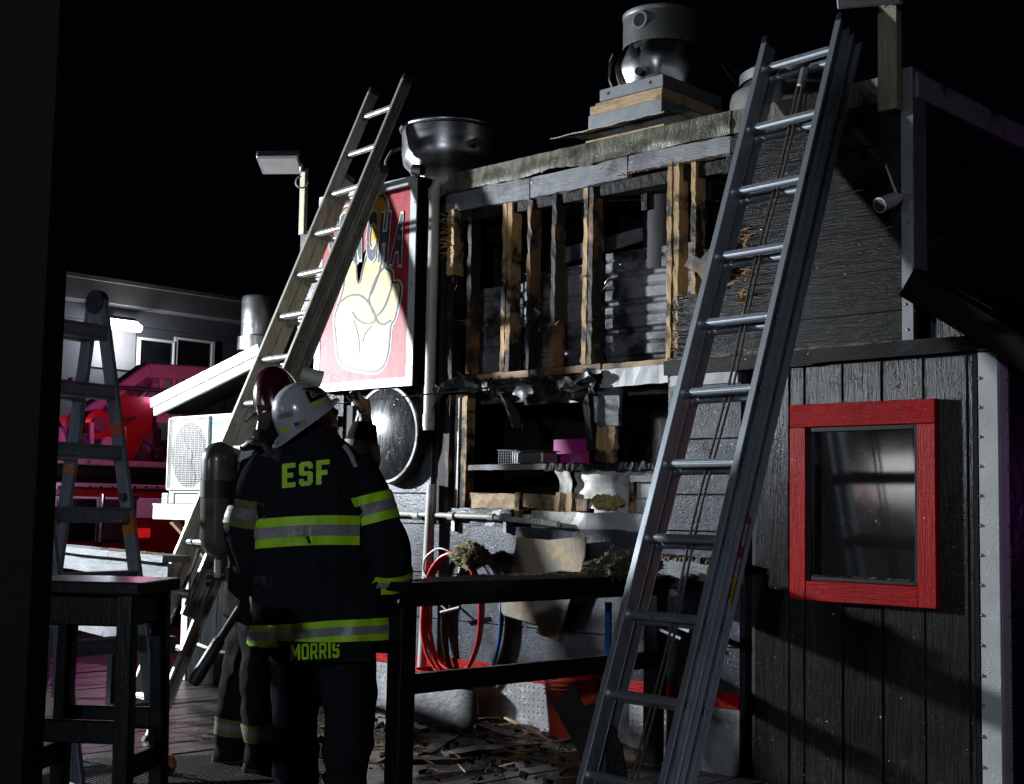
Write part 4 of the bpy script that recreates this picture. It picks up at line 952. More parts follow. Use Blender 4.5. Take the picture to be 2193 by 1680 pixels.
# stickers on the outer side of the right rail
mat('sticker_white', (0.45, 0.44, 0.46), 0.45); mat('sticker_yellow', (0.55, 0.48, 0.03), 0.45); mat('sticker_red', (0.40, 0.05, 0.06), 0.45)
xs_ = wB + 0.034 + 0.0056
for (n0, n1, m) in ((1.30, 1.62, 'sticker_yellow'), (1.64, 1.86, 'sticker_white'), (1.87, 2.02, 'sticker_red'), (2.03, 2.30, 'sticker_white'), (2.31, 2.40, 'sticker_red')):
    mb = MB(); c = PB((n0+n1)/2, xs_, -0.086); mb.box(c, (0.0012, (n1-n0)*0.356, 0.040), Matrix((eB, dB, fB)).transposed())
    st = mb.build('sticker', m, LB)
    if m == 'sticker_yellow':
        text('warning_lettering', 'DANGER', 'plastic_black', st, frame_mtx(PB(1.46, xs_+0.0012, -0.086), -dB, -fB if False else fB), 0.022, 0.8, 0.0002)
    if m == 'sticker_white':
        MB().lathe([(0.010, 0.0), (0.014, 0.0)], 20, frame_mtx(PB((n0+n1)/2, xs_+0.0014, -0.086), dB, fB)).build('warning_ring', 'sticker_red', st)
# rope on the left ladder
rp = MB()
for s_ in (0.10, 0.115): rp.tube([PA(-2.0-0.09*k, s_+0.01*math.sin(k*0.5)+0.002*k, -0.03-0.012*math.sin(k*0.2)) for k in range(26)] , 0.006, 7)
rp.tube([PA(-2.0, 0.09, 0.02), PA(-1.92, 0.10, 0.0), PA(-2.0, 0.12, -0.02), PA(-2.08, 0.11, 0.0), PA(-2.0, 0.09, 0.02)], 0.006, 7)
rp.build('haul_rope', 'rope', LA, smooth=50)

# ---------------------------------------------------------------- folding ladder at the left
pf = wz(345, 1662)
ya = R(90+13)
ty = V((math.cos(ya), math.sin(ya), 0)); tx = V((math.sin(ya), -math.cos(ya), 0))
def fplane(px, py): return wp(px, py, pf, ty)
ap = fplane(208, 648)
rfoot = fplane(92, 1440); rdir = (rfoot-ap)
rfoot = ap + rdir*((ap.z-0.0)/(ap.z-rfoot.z))
mat('orange_paint', (0.34, 0.075, 0.012), 0.45, c2=(0.35, 0.10, 0.02), nscale=10)
mat('alu_blue', (0.15, 0.175, 0.20), 0.42, metal=0.6, c2=(0.10, 0.12, 0.14), nscale=5, nmap=(6, 6, 1), bump=0.06, bscale=30, c3=(0.06, 0.06, 0.065), s3=14, t3=(0.62, 0.76))
Fd = empty('folding_ladder', (pf.x*0.5+rfoot.x*0.5, pf.y-0.25, 0), 'aluminium folding step ladder with orange bands standing at the left', 'ladder')
TW = 0.50
def frail(top, foot, yoff, m='alu_blue', wd=0.075, th=0.028):
    a, b = V(top)+ty*yoff, V(foot)+ty*yoff
    up = ty
    mb = MB(); mb.beam(a, b, wd, th, up=up); r_ = mb.build('rail', m, Fd, bevel=0.003)
    sd = (b-a).normalized()
    return r_, a, b
for yo in (0.0, -TW):
    r1, a1_, b1_ = frail(ap+tx*0.03, pf, yo); r2, a2_, b2_ = frail(ap-tx*0.03, rfoot, yo)
    for (rr_, a_, b_, spans) in ((r1, a1_, b1_, ((0.27, 0.30), (0.47, 0.51))), (r2, a2_, b2_, ((0.36, 0.38),))):
        for (t0, t1) in spans:
            mb = MB(); mb.beam(a_.lerp(b_, t0), a_.lerp(b_, t1), 0.0775, 0.0305, up=ty); mb.build('colour_band', 'orange_paint', rr_, bevel=0.003)
    mb = MB(); mb.tube([ap+ty*(yo-0.022), ap+ty*(yo+0.022)], 0.062, 24); mb.build('hinge', 'plastic_black', Fd, smooth=40)
    mb = MB(); mb.beam(ap+ty*yo+V((0, 0, 0.01)), ap+ty*yo+(pf-ap).normalized()*0.16, 0.06, 0.034, up=ty); mb.beam(ap+ty*yo+V((0, 0, 0.01)), ap+ty*yo+(rfoot-ap).normalized()*0.16, 0.06, 0.034, up=ty); mb.build('hinge_plate', 'steel', Fd, bevel=0.003)
    for q in (pf, rfoot):
        mb = MB(); mb.box(q+ty*yo+V((0, 0, 0.02)), (0.09, 0.045, 0.05), (0, 0, ya-R(90))); mb.build('foot', 'rubber', Fd, bevel=0.006)
for (top, foot, n) in ((ap+tx*0.03, pf, 7), (ap-tx*0.03, rfoot, 7)):
    for k in range(n):
        zz = ap.z-0.135-0.305*k
        if zz < 0.2: break
        t = (ap.z-zz)/ap.z; c = V(top).lerp(V(foot), t)
        mb = MB(); a_, b_ = c+ty*(-TW+0.015), c-ty*0.015
        mb.beam(a_, b_, 0.080, 0.010); mb.beam(a_-V((0, 0, 0.030)), b_-V((0, 0, 0.030)), 0.066, 0.050); mb.beam(a_-V((0, 0, 0.062)), b_-V((0, 0, 0.062)), 0.074, 0.012)
        for q in (-0.030, -0.015, 0, 0.015, 0.030): mb.beam(a_+tx*q+V((0, 0, 0.005)), b_+tx*q+V((0, 0, 0.005)), 0.005, 0.004)
        mb.build('tread', 'alu_blue', Fd, bevel=0.0015)
mb = MB(); q = (ap+tx*0.03).lerp(pf, 0.43); mb.tube([q-ty*0.03, q+ty*0.07], [0.022, 0.016], 12); mb.build('lock_pin', 'rubber', Fd, smooth=40)
mb = MB(); q = pf + V((0, 0, 0.05)); mb.tube([q+ty*0.03, q+ty*0.055], 0.045, 20); mb.build('wheel', 'orange_paint', Fd, smooth=40)
# lettering down the rear rail
ra0 = (ap-tx*0.03); ldir = (rfoot-ra0).normalized()
mat('letter_red', (0.42, 0.04, 0.03), 0.5)
lm_c = ra0 + ldir*(rfoot-ra0).length*0.70 + ty*0.0148
mb = MB(); mb.beam(lm_c-ldir*0.42, lm_c+ldir*0.42, 0.066, 0.0006, up=ty); mb.build('name_strip', 'sticker_white', Fd)
lq = frame_mtx(lm_c + (-ty)*0.03 - ty*0.0002, ldir, V((0, 0, 1)))
side = ldir.cross(-ty).normalized()
text('name_lettering', 'Little Giant Ladder Systems', 'letter_red', Fd, frame_mtx(ra0 + ldir*(rfoot-ra0).length*0.70 - ty*0.0150, ldir, -ty.cross(ldir)) if False else frame_mtx(ra0 + ldir*(rfoot-ra0).length*0.70 - ty*0.0152, ldir, ty.cross(ldir) if (ldir.cross(ty.cross(ldir))).dot(-ty) > 0 else -ty.cross(ldir)), 0.055, 1.0, 0.0004)

# ---------------------------------------------------------------- near porch post and bar stool
pc = dp(-30, 800, 3.1); MB()
pe = dp(112, 900, 1.32); pw = 0.18
mb = MB(); c = V((pe.x, pe.y, 1.6)) - _r0*pw/2
mb.box(c, (pw, 0.05, 3.6), (0, 0, YAW)); Ps = mb.build('porch_post', 'post_black', None, bevel=0.004); tag(Ps, 'broad near-black porch post filling the left edge', 'post')
for q in (-0.05, 0.02):
    mb = MB(); mb.box(c + _r0*(q) - V((-math.sin(YAW), math.cos(YAW), 0))*0.0265, (0.003, 0.002, 3.58), (0, 0, YAW)); mb.build('seam_batten', 'black_paint', Ps)
ST = 4.7
s0 = dp(212, 1238, ST); St = empty('bar_stool', (s0.x, s0.y, 0), 'tall black wooden bar stool in the left foreground', 'stool', rotz=YAW-R(6))
hz_ = s0.z; hw = 0.5*275*ST/FPX
def sb(name, c, sz, bev=0.006, rot=None, par=St):
    mb = MB(); mb.box(c, sz, rot); return mb.build(name, 'black_paint', par, bevel=bev, local=True)
def seat_fn(u, v):
    x = (u-0.5)*2; y = (v-0.5)*2
    return V((x*hw, y*hw*0.9, hz_ - 0.010*(1-x*x)*(1-y*y)))
mb = MB(); mb.box((0, 0, hz_-0.024), (2*hw, 1.8*hw, 0.044)); mb.build('seat', 'black_paint', St, bevel=0.008, seg=2, local=True)
lg = hw*0.80
for sx_ in (-1, 1):
    for sy_ in (-1, 1):
        mb = MB(); mb.beam((sx_*lg*0.94, sy_*lg*0.86, hz_-0.046), (sx_*lg*1.06, sy_*lg*0.98, 0.0), 0.055, 0.055, up=(0, 1, 0)); mb.build('leg', 'black_paint', St, bevel=0.004, local=True)
for sy_ in (-1, 1):
    sb('apron', (0, sy_*lg*0.87, hz_-0.10), (2*lg*0.9, 0.024, 0.10)); sb('stretcher', (0, sy_*lg*0.93, hz_*0.52), (2*lg*0.96, 0.024, 0.075))
for sx_ in (-1, 1):
    sb('apron', (sx_*lg*0.95, 0, hz_-0.10), (0.024, 2*lg*0.82, 0.10)); sb('stretcher', (sx_*lg*1.01, 0, hz_*0.40), (0.024, 2*lg*0.86, 0.075))

# ---------------------------------------------------------------- deck railing running out from the wall
RX = -4.47; RY = -1.86
Rl = empty('deck_railing', (RX, RY, 0), 'black timber deck railing with debris along its top', 'railing')
mb = MB().lim(RX-0.045, RX+0.045, RY-0.045, RY+0.045, 0.0, 0.88).build('post', 'black_paint', Rl, bevel=0.004)
MB().lim(RX-0.045, RX+0.045, -0.13, -0.06, 0.0, 0.88).build('post', 'black_paint', Rl, bevel=0.004)
MB().plank((RX, RY-0.06, 0.952), (RX, -0.06, 0.952), 0.19, 0.038, seg=8, wob=0.002).build('top_rail', 'black_paint', Rl)
MB().plank((RX+0.05, RY-0.05, 0.899), (RX+0.05, -0.06, 0.899), 0.036, 0.066, seg=6, wob=0.001).build('apron_rail', 'black_paint', Rl)
MB().plank((RX, RY+0.046, 0.53), (RX, -0.135, 0.53), 0.04, 0.085, seg=6, wob=0.001).build('lower_rail', 'black_paint', Rl)
mat('wet_debris', (0.085, 0.065, 0.04), 0.5, c2=(0.24, 0.18, 0.10), nscale=26, thr=(0.45, 0.75), bump=1.0, bscale=60, wet=0.8, wscale=60)
def drift(name, cx, cy, lx_, ly_, h_, z0, m='wet_debris', nu=40, nv=16, seed=1.0, ang=0.0):
    ca, sa = math.cos(ang), math.sin(ang)
    def fn(u, v):
        x = (u-0.5)*2; y = (v-0.5)*2
        e_ = max(0, 1-x*x)*max(0, 1-y*y)
        z = h_*e_**0.6*(0.55+0.6*NZ.noise(V((x*3+seed, y*3, seed)))+0.35*NZ.noise(V((x*11+seed, y*11, seed)))) 
        X, Y = x*lx_/2*(1+0.15*NZ.noise(V((y*3, seed, 1)))), y*ly_/2*(1+0.2*NZ.noise(V((x*4, seed, 2))))
        return V((cx+X*ca-Y*sa, cy+X*sa+Y*ca, z0+max(z, -0.0005) - 0.002*(e_ < 0.01)))
    return MB().sheet(fn, nu, nv).build(name, m, None, smooth=60)
o = drift('railing_debris', RX, -0.95, 0.17, 1.7, 0.03, 0.971, seed=2.0, nu=12, nv=60); o['kind'] = 'stuff'; o['label'] = 'wet sawdust and plaster strewn along the railing top'
# clump of wet insulation on the far end of the railing
mb = MB(); bmesh.ops.create_icosphere(mb.bm, subdivisions=5, radius=1.0)
for v in mb.bm.verts:
    n = v.co.copy(); q = NZ.noise(n*2.2)*0.35 + NZ.noise(n*6)*0.20+NZ.noise(n*14)*0.14+NZ.noise(n*31)*0.12
    v.co = V((n.x*0.15, n.y*0.22, max(n.z, -0.35)*0.085))*(1+q) + V((RX+0.03, -0.40, 0.995))
mat('dark_wool', (0.06, 0.05, 0.035), 0.75, c2=(0.14, 0.11, 0.07), nscale=12, bump=1.0, bscale=30, wet=0.5)
tag(mb.build('insulation_clump', 'dark_wool', None, smooth=60), 'sodden dark clump of insulation on the railing by the wall', 'debris')
mb = MB(); bmesh.ops.create_icosphere(mb.bm, subdivisions=5, radius=1.0)
ic = wy(1005, 1190, -0.16)
for v in mb.bm.verts:
    n = v.co.copy(); q = NZ.noise(n*2.0+V((5, 0, 0)))*0.5 + NZ.noise(n*7)*0.22 + NZ.noise(n*17)*0.16 + NZ.noise(n*35)*0.12
    v.co = V((n.x*0.13, n.y*0.06, n.z*0.07))*(1+q) + ic
mat('yellow_wool', (0.17, 0.15, 0.07), 0.8, c2=(0.28, 0.25, 0.13), nscale=14, bump=1.0, bscale=40)
tag(mb.build('insulation_clump', 'yellow_wool', None, smooth=60), 'greenish torn insulation wool hanging over the hose coil', 'debris')

mb = MB()
for (c, sx_, sy_, sz_, n) in ((ic, 0.14, 0.07, 0.08, 260), (V((RX+0.03, -0.40, 1.0)), 0.16, 0.23, 0.09, 420)):
    for _ in range(n):
        d = V((rng.gauss(0, 1), rng.gauss(0, 1), rng.gauss(0, 1))).normalized(); p = c + V((d.x*sx_, d.y*sy_, max(d.z, -0.3)*sz_))*rng.uniform(0.7, 1.0)
        mb.splinter(p, d + V((rng.uniform(-1, 1), rng.uniform(-1, 1), -0.5)), rng.uniform(0.02, 0.06), rng.uniform(0.0012, 0.003))
o = mb.build('wool_fibres', 'yellow_wool', None); o['kind'] = 'stuff'; o['label'] = 'loose fibres sticking out of the torn insulation'
# ---------------------------------------------------------------- hoses on the wall
mat('hose_red', (0.50, 0.012, 0.015), 0.3, wet=0.6, bump=0.1, bscale=40); mat('hose_blue', (0.01, 0.09, 0.34), 0.3, wet=0.5); mat('hose_black', (0.012, 0.012, 0.013), 0.35, wet=0.5)
def coil(name, label, cpx, rx_, rz_, y, turns, r, m, a0=0.0, a1=2*math.pi, drop=0.0):
    c = wy(*cpx, y); mb = MB()
    for t in range(turns):
        pts = []
        N_ = 56
        for k in range(N_ + (0 if a1-a0 >= 6.28 else 1)):
            a = a0+(a1-a0)*k/N_; jx = 0.012*NZ.noise(V((math.cos(a)*2, math.sin(a)*2, t*3.1)))
            pts.append(c + V((rx_*math.cos(a)*(1+0.03*t)+jx, -0.018*t+0.012*NZ.noise(V((a, t, 0))), rz_*math.sin(a)*(1+0.025*t)+jx-0.012*t)))
        mb.tube(pts, r, 10, closed=(a1-a0 >= 6.28))
    o = mb.build(name, m, None, smooth=50); return tag(o, label, 'hose')
coil('hose_coil', 'red rubber hose hung in a tall loop on the grey wall', (974, 1312), 0.235, 0.36, -0.10, 3, 0.0125, 'hose_red')
coil('hose_coil', 'blue hose hanging half hidden behind the red hose loop', (1035, 1312), 0.16, 0.36, -0.06, 2, 0.0115, 'hose_blue', R(-75), R(115))
coil('hose_coil', 'thin black hose hanging inside the red hose loop', (985, 1320), 0.13, 0.36, -0.05, 2, 0.010, 'hose_black', R(100), R(268))
coil('wire_loop', 'loose grey cable looped over the top of the hoses', (945, 1218), 0.16, 0.12, -0.12, 1, 0.006, 'galvanised', R(-10), R(250))
mb = MB(); mb.tube([wy(925, 1280, -0.12), wy(960, 1310, -0.12), wy(985, 1300, -0.12)], 0.008, 8); mb.tube([wy(945, 1312, -0.12), wy(985, 1302, -0.12)], 0.012, 8)
tag(mb.build('spray_nozzle', 'plastic_black', None, smooth=40), 'small black spray nozzle hanging at the hose coil', 'nozzle')
# broken plywood leaning on the wall
ptsb = [(1103, 1150), (1168, 1157), (1250, 1150), (1248, 1190), (1235, 1240), (1215, 1290), (1190, 1372), (1142, 1358), (1150, 1340), (1075, 1318), (1062, 1300), (1090, 1230)]
pp = [wy(px, py, -0.10) for px, py in ptsb]
mat('plywood_torn', (0.36, 0.27, 0.17), 0.65, c2=(0.26, 0.24, 0.20), nscale=4, bump=0.5, bscale=30, c3=(0.50, 0.34, 0.17), s3=5, t3=(0.55, 0.66), wet=0.5)
o = MB().prism([(p.x, p.z) for p in pp], 0.012, frame_mtx((0, -0.085, 0), (1, 0, 0), (0, 0.0, 1))).build('broken_plywood', 'plywood_torn', None); tag(o, 'broken pale plywood sheet with a pointed lower corner on the wall', 'plywood')
# bars leaning below the ledge
for (a, b, m, lab) in (((1303, 1290), (1303, 1470), 'hose_blue', 'blue painted upright bar below the wall ledge'),):
    mb = MB(); mb.beam(wy(*a, -0.16), wy(*b, -0.16), 0.03, 0.03, up=(0, 1, 0)); tag(mb.build('metal_bar', m, None, bevel=0.003), lab, 'bar')
mb = MB(); mb.beam(wy(1345, 1295, -0.10), wy(1480, 1350, -0.12), 0.03, 0.03, up=(0, 1, 0)); mb.beam(wy(1345, 1320, -0.10), wy(1460, 1368, -0.12), 0.016, 0.016, up=(0, 1, 0))
tag(mb.build('bent_bracket', 'galvanised', None, bevel=0.002), 'bent metal brace sloping below the ledge behind the ladder', 'brace')
# ---------------------------------------------------------------- buckets
mat('bucket_orange', (0.50, 0.05, 0.012), 0.38, c2=(0.42, 0.05, 0.02), nscale=5, bump=0.1, bscale=30, wet=0.6, c3=(0.10, 0.06, 0.04), s3=5, t3=(0.62, 0.75)); mat('bucket_red', (0.48, 0.010, 0.008), 0.35, wet=0.6)
def bucket(pos, r, h_, m, label, tilt=0.0):
    B_ = empty('bucket', pos, label, 'bucket'); X = Matrix.Translation(pos) @ Matrix.Rotation(tilt, 4, 'Y')
    bd = MB().lathe([(0, 0.004), (r*0.86, 0.0), (r*0.87, 0.006), (r, h_), (r*0.985, h_), (r*0.86, 0.012), (0, 0.012)], 40, X).build('body', m, B_, smooth=40)
    for q in (0.80, 0.86, 0.92): MB().lathe([(r*(0.87+0.13*q)+0.001, h_*q-0.006), (r*(0.87+0.13*q)+0.008, h_*q-0.003), (r*(0.87+0.13*q)+0.008, h_*q+0.003), (r*(0.87+0.13*q)+0.001, h_*q+0.006)], 40, X).build('ridge', m, bd, smooth=40)
    MB().lathe([(r, h_-0.008), (r+0.007, h_-0.006), (r+0.007, h_+0.003), (r-0.004, h_+0.003)], 40, X).build('rim', m, B_, smooth=40)
    mb = MB(); mb.tube([X @ V((r*1.03*math.cos(a), 0.02+r*0.5*math.sin(a)*0.3 - 0.0, h_*0.9 - r*1.02*math.sin(a)*0.9)) + V((0, -r*0.9*math.sin(a), 0)) for a in [k*math.pi/16 for k in range(17)]], 0.003, 6); mb.build('bail_handle', 'galvanised', B_)
    return B_
bp = dp(1235, 1572, 7.55); bucket(V((bp.x, bp.y, 0.0)), 0.165, 0.37, 'bucket_orange', 'orange bucket on the deck behind charred debris', R(-4))
bp = dp(938, 1460, 8.15); bucket(V((bp.x, bp.y, 0.0)), 0.14, 0.34, 'bucket_red', 'bright red bucket under the hose loop')

# ---------------------------------------------------------------- firefighters
YA = V((-math.sin(YAW), math.cos(YAW), 0)); ZU = V((0, 0, 1))
mat('turnout_black', (0.013, 0.014, 0.018), 0.75, c2=(0.019, 0.020, 0.025), nscale=30, bump=0.5, bscale=220, spec=0.0)
mat('turnout_tan', (0.017, 0.015, 0.013), 0.75, c2=(0.010, 0.009, 0.009), nscale=8, bump=0.5, bscale=200, spec=0.03, c3=(0.012, 0.012, 0.012), s3=5, t3=(0.55, 0.7))
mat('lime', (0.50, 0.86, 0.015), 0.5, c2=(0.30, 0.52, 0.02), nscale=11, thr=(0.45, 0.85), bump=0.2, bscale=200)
mat('lime_dirty_shaded', (0.13, 0.14, 0.025), 0.6, c2=(0.07, 0.075, 0.025), nscale=14, bump=0.3, bscale=120)  # dirt on the second coat, painted shade on the first coat's left sleeve
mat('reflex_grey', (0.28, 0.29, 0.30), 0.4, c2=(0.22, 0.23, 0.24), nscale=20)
mat('reflex_grey_dirty_shaded', (0.10, 0.10, 0.10), 0.5, c2=(0.16, 0.16, 0.15), nscale=14)  # grey strip of the same dirty and shade-darkened trim
mat('skin', (0.42, 0.23, 0.16), 0.55, c2=(0.36, 0.18, 0.13), nscale=18, bump=0.2, bscale=120)
mat('helmet_white', (0.44, 0.47, 0.49), 0.22, coat=0.6, c2=(0.37, 0.40, 0.42), nscale=8, c3=(0.20, 0.20, 0.20), s3=14, t3=(0.66, 0.74))
mat('helmet_maroon', (0.060, 0.006, 0.014), 0.18, coat=0.8, c2=(0.03, 0.004, 0.008), nscale=5)
mat('boot', (0.012, 0.012, 0.012), 0.35, wet=0.4)
mat('hair', (0.02, 0.014, 0.010), 0.7, bump=0.8, bscale=200)

def loft(mb, rings, n=30):
    rows = []
    for (c, rx, ry, xd, yd) in rings:
        rows.append([mb.bm.verts.new(c + xd*(rx*math.cos(2*math.pi*k/n)) + yd*(ry*math.sin(2*math.pi*k/n))) for k in range(n)])
    for i in range(len(rows)-1):
        for k in range(n): mb.bm.faces.new((rows[i][k], rows[i][(k+1) % n], rows[i+1][(k+1) % n], rows[i+1][k]))
    mb.bm.faces.new(rows[0][::-1]); mb.bm.faces.new(rows[-1])
def limb(mb, pts, rad, n=18, sub=5):
    """rounded tapered limb through joints"""
    P = []; Rd_ = []
    m = len(pts)
    for i in range(m-1):
        p0, p1, p2, p3 = pts[max(i-1, 0)], pts[i], pts[i+1], pts[min(i+2, m-1)]
        for k in range(sub):
            t = k/sub
            P.append(0.5*((2*p1)+(p2-p0)*t+(2*p0-5*p1+4*p2-p3)*t*t+(3*p1-p0-3*p2+p3)*t**3)); Rd_.append(rad[i]+(rad[i+1]-rad[i])*t)
    P.append(pts[-1]); Rd_.append(rad[-1])
    mb.tube(P, Rd_, n)
def ball(mb, c, r, sc=(1, 1, 1), Rm=None):
    t = bmesh.new(); bmesh.ops.create_icosphere(t, subdivisions=3, radius=1.0)
    mp = {}
    for v in t.verts:
        q = V((v.co.x*sc[0]*r, v.co.y*sc[1]*r, v.co.z*sc[2]*r))
        if Rm is not None: q = Rm @ q
        mp[v.index] = mb.bm.verts.new(V(c)+q)
    for f in t.faces: mb.bm.faces.new([mp[v.index] for v in f.verts])
    t.free()
def remesh(name, mb, voxel, m, parent=None, smooth=4, fold=0.0, fsc=5.0, fz=0.5, kind=None, seed=0.0):
    bmesh.ops.recalc_face_normals(mb.bm, faces=mb.bm.faces[:])
    me = bpy.data.meshes.new(name); mb.bm.to_mesh(me); mb.bm.free()
    t = bpy.data.objects.new('tmp_remesh', me); col.objects.link(t)
    md = t.modifiers.new('r', 'REMESH'); md.mode = 'VOXEL'; md.voxel_size = voxel; md.use_smooth_shade = True
    if smooth: sm = t.modifiers.new('s', 'SMOOTH'); sm.iterations = smooth; sm.factor = 0.5
    out = evalmesh(t); col.objects.unlink(t); bpy.data.objects.remove(t)
    out.name = name
    if fold:
        for v in out.vertices:
            p = v.co; q = V((p.x*fsc, p.y*fsc, p.z*fsc*fz+seed))
            w = NZ.noise(q); w = (1-abs(w)*2.2)                      # ridged folds
            w2 = NZ.noise(q*2.7+V((3, 1, 7)))
            v.co = p + v.normal*(fold*(0.7*w+0.5*w2))
    out.materials.clear(); out.materials.append(M[m])
    for p in out.polygons: p.use_smooth = True
    return link(name, out, parent)
def bvh(o):
    me = o.data; mw = Matrix.Identity(4)
    return BVHTree.FromPolygons([v.co.copy() for v in me.vertices], [list(p.vertices) for p in me.polygons])
def wrap_band(tree, c, xd, yd, zd, zfn, a0, a1, rmax, off_, parts, parent, na=60, name='reflective_band', rstart=0.0):
    """strip around an axis, laid on the cloth: parts = [(t0,t1,material)]"""
    mats = []; mb = MB()
    for (t0, t1, m) in parts:
        mats.append(m); rows = []
        for i in range(na+1):
            a = a0+(a1-a0)*i/na; d = xd*math.sin(a) - yd*math.cos(a); row = []
            for j in range(5):
                t = t0+(t1-t0)*j/4
                o_ = c + zd*zfn(a, t) + d*rstart
                hit = tree.ray_cast(o_, d, rmax)
                row.append(None if hit[0] is None else mb.bm.verts.new(hit[0] + d*off_))
            rows.append(row)
        for i in range(na):
            for j in range(4):
                q = (rows[i][j], rows[i+1][j], rows[i+1][j+1], rows[i][j+1])
                if all(q) and max((q[0].co-q[1].co).length, (q[2].co-q[3].co).length) < 0.11:
                    f = mb.bm.faces.new(q); f.material_index = len(mats)-1
    return mb.build(name, mats, parent, smooth=80)
def decal(tree, poly, m, parent, name, off_=0.002, cell=9.0):
    """flat print laid on a surface: polygon given where it lies, subdivided and dropped onto the surface"""
    mb = MB(); f = mb.bm.faces.new([mb.bm.verts.new((x, -y, 0)) for x, y in poly])
    f.normal_update(); bmesh.ops.triangulate(mb.bm, faces=[f], quad_method='BEAUTY', ngon_method='EAR_CLIP')
    for _ in range(3):
        mb.bm.normal_update(); es = [e for e in mb.bm.edges if e.calc_length() > cell]
        if not es: break
        bmesh.ops.subdivide_edges(mb.bm, edges=es, cuts=1)
        bmesh.ops.triangulate(mb.bm, faces=[q for q in mb.bm.faces if len(q.verts) > 3], ngon_method='EAR_CLIP')
    bad = []
    for v in mb.bm.verts:
        d = _ray(v.co.x, -v.co.y).normalized(); h = tree.ray_cast(CAM, d, 20)
        if h[0] is None: bad.append(v)
        else: v.co = h[0] - d*off_
    if bad: bmesh.ops.delete(mb.bm, geom=bad, context='VERTS')
    return mb.build(name, m, parent, smooth=80)
BL = {'E': [[(0, 0), (.62, 0), (.62, .2), (.24, .2), (.24, .4), (.52, .4), (.52, .6), (.24, .6), (.24, .8), (.62, .8), (.62, 1), (0, 1)]],
      'F': [[(0, 0), (.24, 0), (.24, .38), (.52, .38), (.52, .58), (.24, .58), (.24, .8), (.62, .8), (.62, 1), (0, 1)]],
      'S': [[(.12, 0), (.52, 0), (.64, .12), (.64, .50), (.54, .60), (.24, .60), (.24, .8), (.42, .8), (.42, .70), (.64, .70), (.64, .88), (.52, 1), (.12, 1), (0, .88), (0, .52), (.1, .42), (.40, .42), (.40, .2), (.22, .2), (.22, .30), (0, .30), (0, .12)]],
      'I': [[(0, 0), (.24, 0), (.24, 1), (0, 1)]],
      'M': [[(0, 0), (.22, 0), (.22, .58), (.40, .20), (.46, .20), (.64, .58), (.64, 0), (.86, 0), (.86, 1), (.66, 1), (.43, .56), (.20, 1), (0, 1)]],
      'O': [[(.32, 0), (.32, .16), (.19, .16), (.19, .84), (.32, .84), (.32, 1), (.12, 1), (0, .88), (0, .12), (.12, 0)], [(.32, 0), (.52, 0), (.64, .12), (.64, .88), (.52, 1), (.32, 1), (.32, .84), (.45, .84), (.45, .16), (.32, .16)]],
      'R': [[(0, 0), (.19, 0), (.19, .36), (.32, .36), (.46, 0), (.67, 0), (.52, .38), (.64, .48), (.64, .54), (.19, .54), (.19, 1), (0, 1)], [(.19, .84), (.45, .84), (.45, .542), (.64, .542), (.64, .88), (.52, 1), (.19, 1)]]}
WD = {'E': .62, 'F': .62, 'S': .64, 'I': .24, 'M': .86, 'O': .64, 'R': .66}
def letters(tree, word, x0, y0, x1, y1, h_, m, parent, gap=0.12, name='letter'):
    """word along a slanted base line from (x0,y0) to (x1,y1), height h_"""
    tot = sum(WD[c] for c in word)+gap*(len(word)-1); x = 0
    for ch in word:
        for poly in BL[ch]:
            pts = []
            for (u, v) in poly:
                t = (x+u)/tot
                pts.append((x0+(x1-x0)*t, y0+(y1-y0)*t - v*h_))
            decal(tree, pts, m, parent, name, 0.004, 10)
        x += WD[ch]+gap
def helmet(parent, c, fd, ud, a, b, h_, m, name='helmet', rear=0.055, front=0.035, side_=0.018, ridge=True):
    """dome with ridge and a brim drooping at the back; fd front, ud up"""
    fd = fd.normalized(); sd = ud.cross(fd).normalized(); ud = fd.cross(sd).normalized()
    X = Matrix(((fd.x, sd.x, ud.x, c.x), (fd.y, sd.y, ud.y, c.y), (fd.z, sd.z, ud.z, c.z), (0, 0, 0, 1)))
    mb = MB(); n = 56; rows = []
    for i in range(13):
        ph = i/12*math.pi/2*0.97; row = []
        for k in range(n):
            t = 2*math.pi*k/n; rr = math.cos(ph)**0.85; z = math.sin(ph)
            rd = 1 + (0.035*math.exp(-((math.sin(t))/0.10)**2) if ridge else 0)*(1-0.3*z)
            row.append(mb.bm.verts.new(X @ V((a*rr*math.cos(t)*rd, b*rr*math.sin(t), h_*z*(1.0)))))
        rows.append(row)
    for i in range(12):
        for k in range(n): mb.bm.faces.new((rows[i][k], rows[i][(k+1) % n], rows[i+1][(k+1) % n], rows[i+1][k]))
    mb.bm.faces.new(rows[-1])
    # brim
    br = []
    for j, q in enumerate((0.0, 0.5, 1.0, 1.0, 0.5, 0.0)):
        row = []; th = 0.0 if j < 3 else -0.006
        for k in range(n):
            t = 2*math.pi*k/n; ct = math.cos(t)
            ex = side_ + (front-side_)*max(0, ct)**2 + (rear-side_)*max(0, -ct)**1.5
            dz = -0.028*max(0, -ct)**1.5 - 0.006 + 0.012*max(0, ct)
            row.append(mb.bm.verts.new(X @ V(((a+ex*q)*ct, (b+ex*q)*math.sin(t), dz*q + th))))
        br.append(row)
    for j in range(5):
        for k in range(n): mb.bm.faces.new((br[j][k], br[j][(k+1) % n], br[j+1][(k+1) % n], br[j+1][k]))
    o = mb.build(name, m, parent, smooth=45)
    return o, X
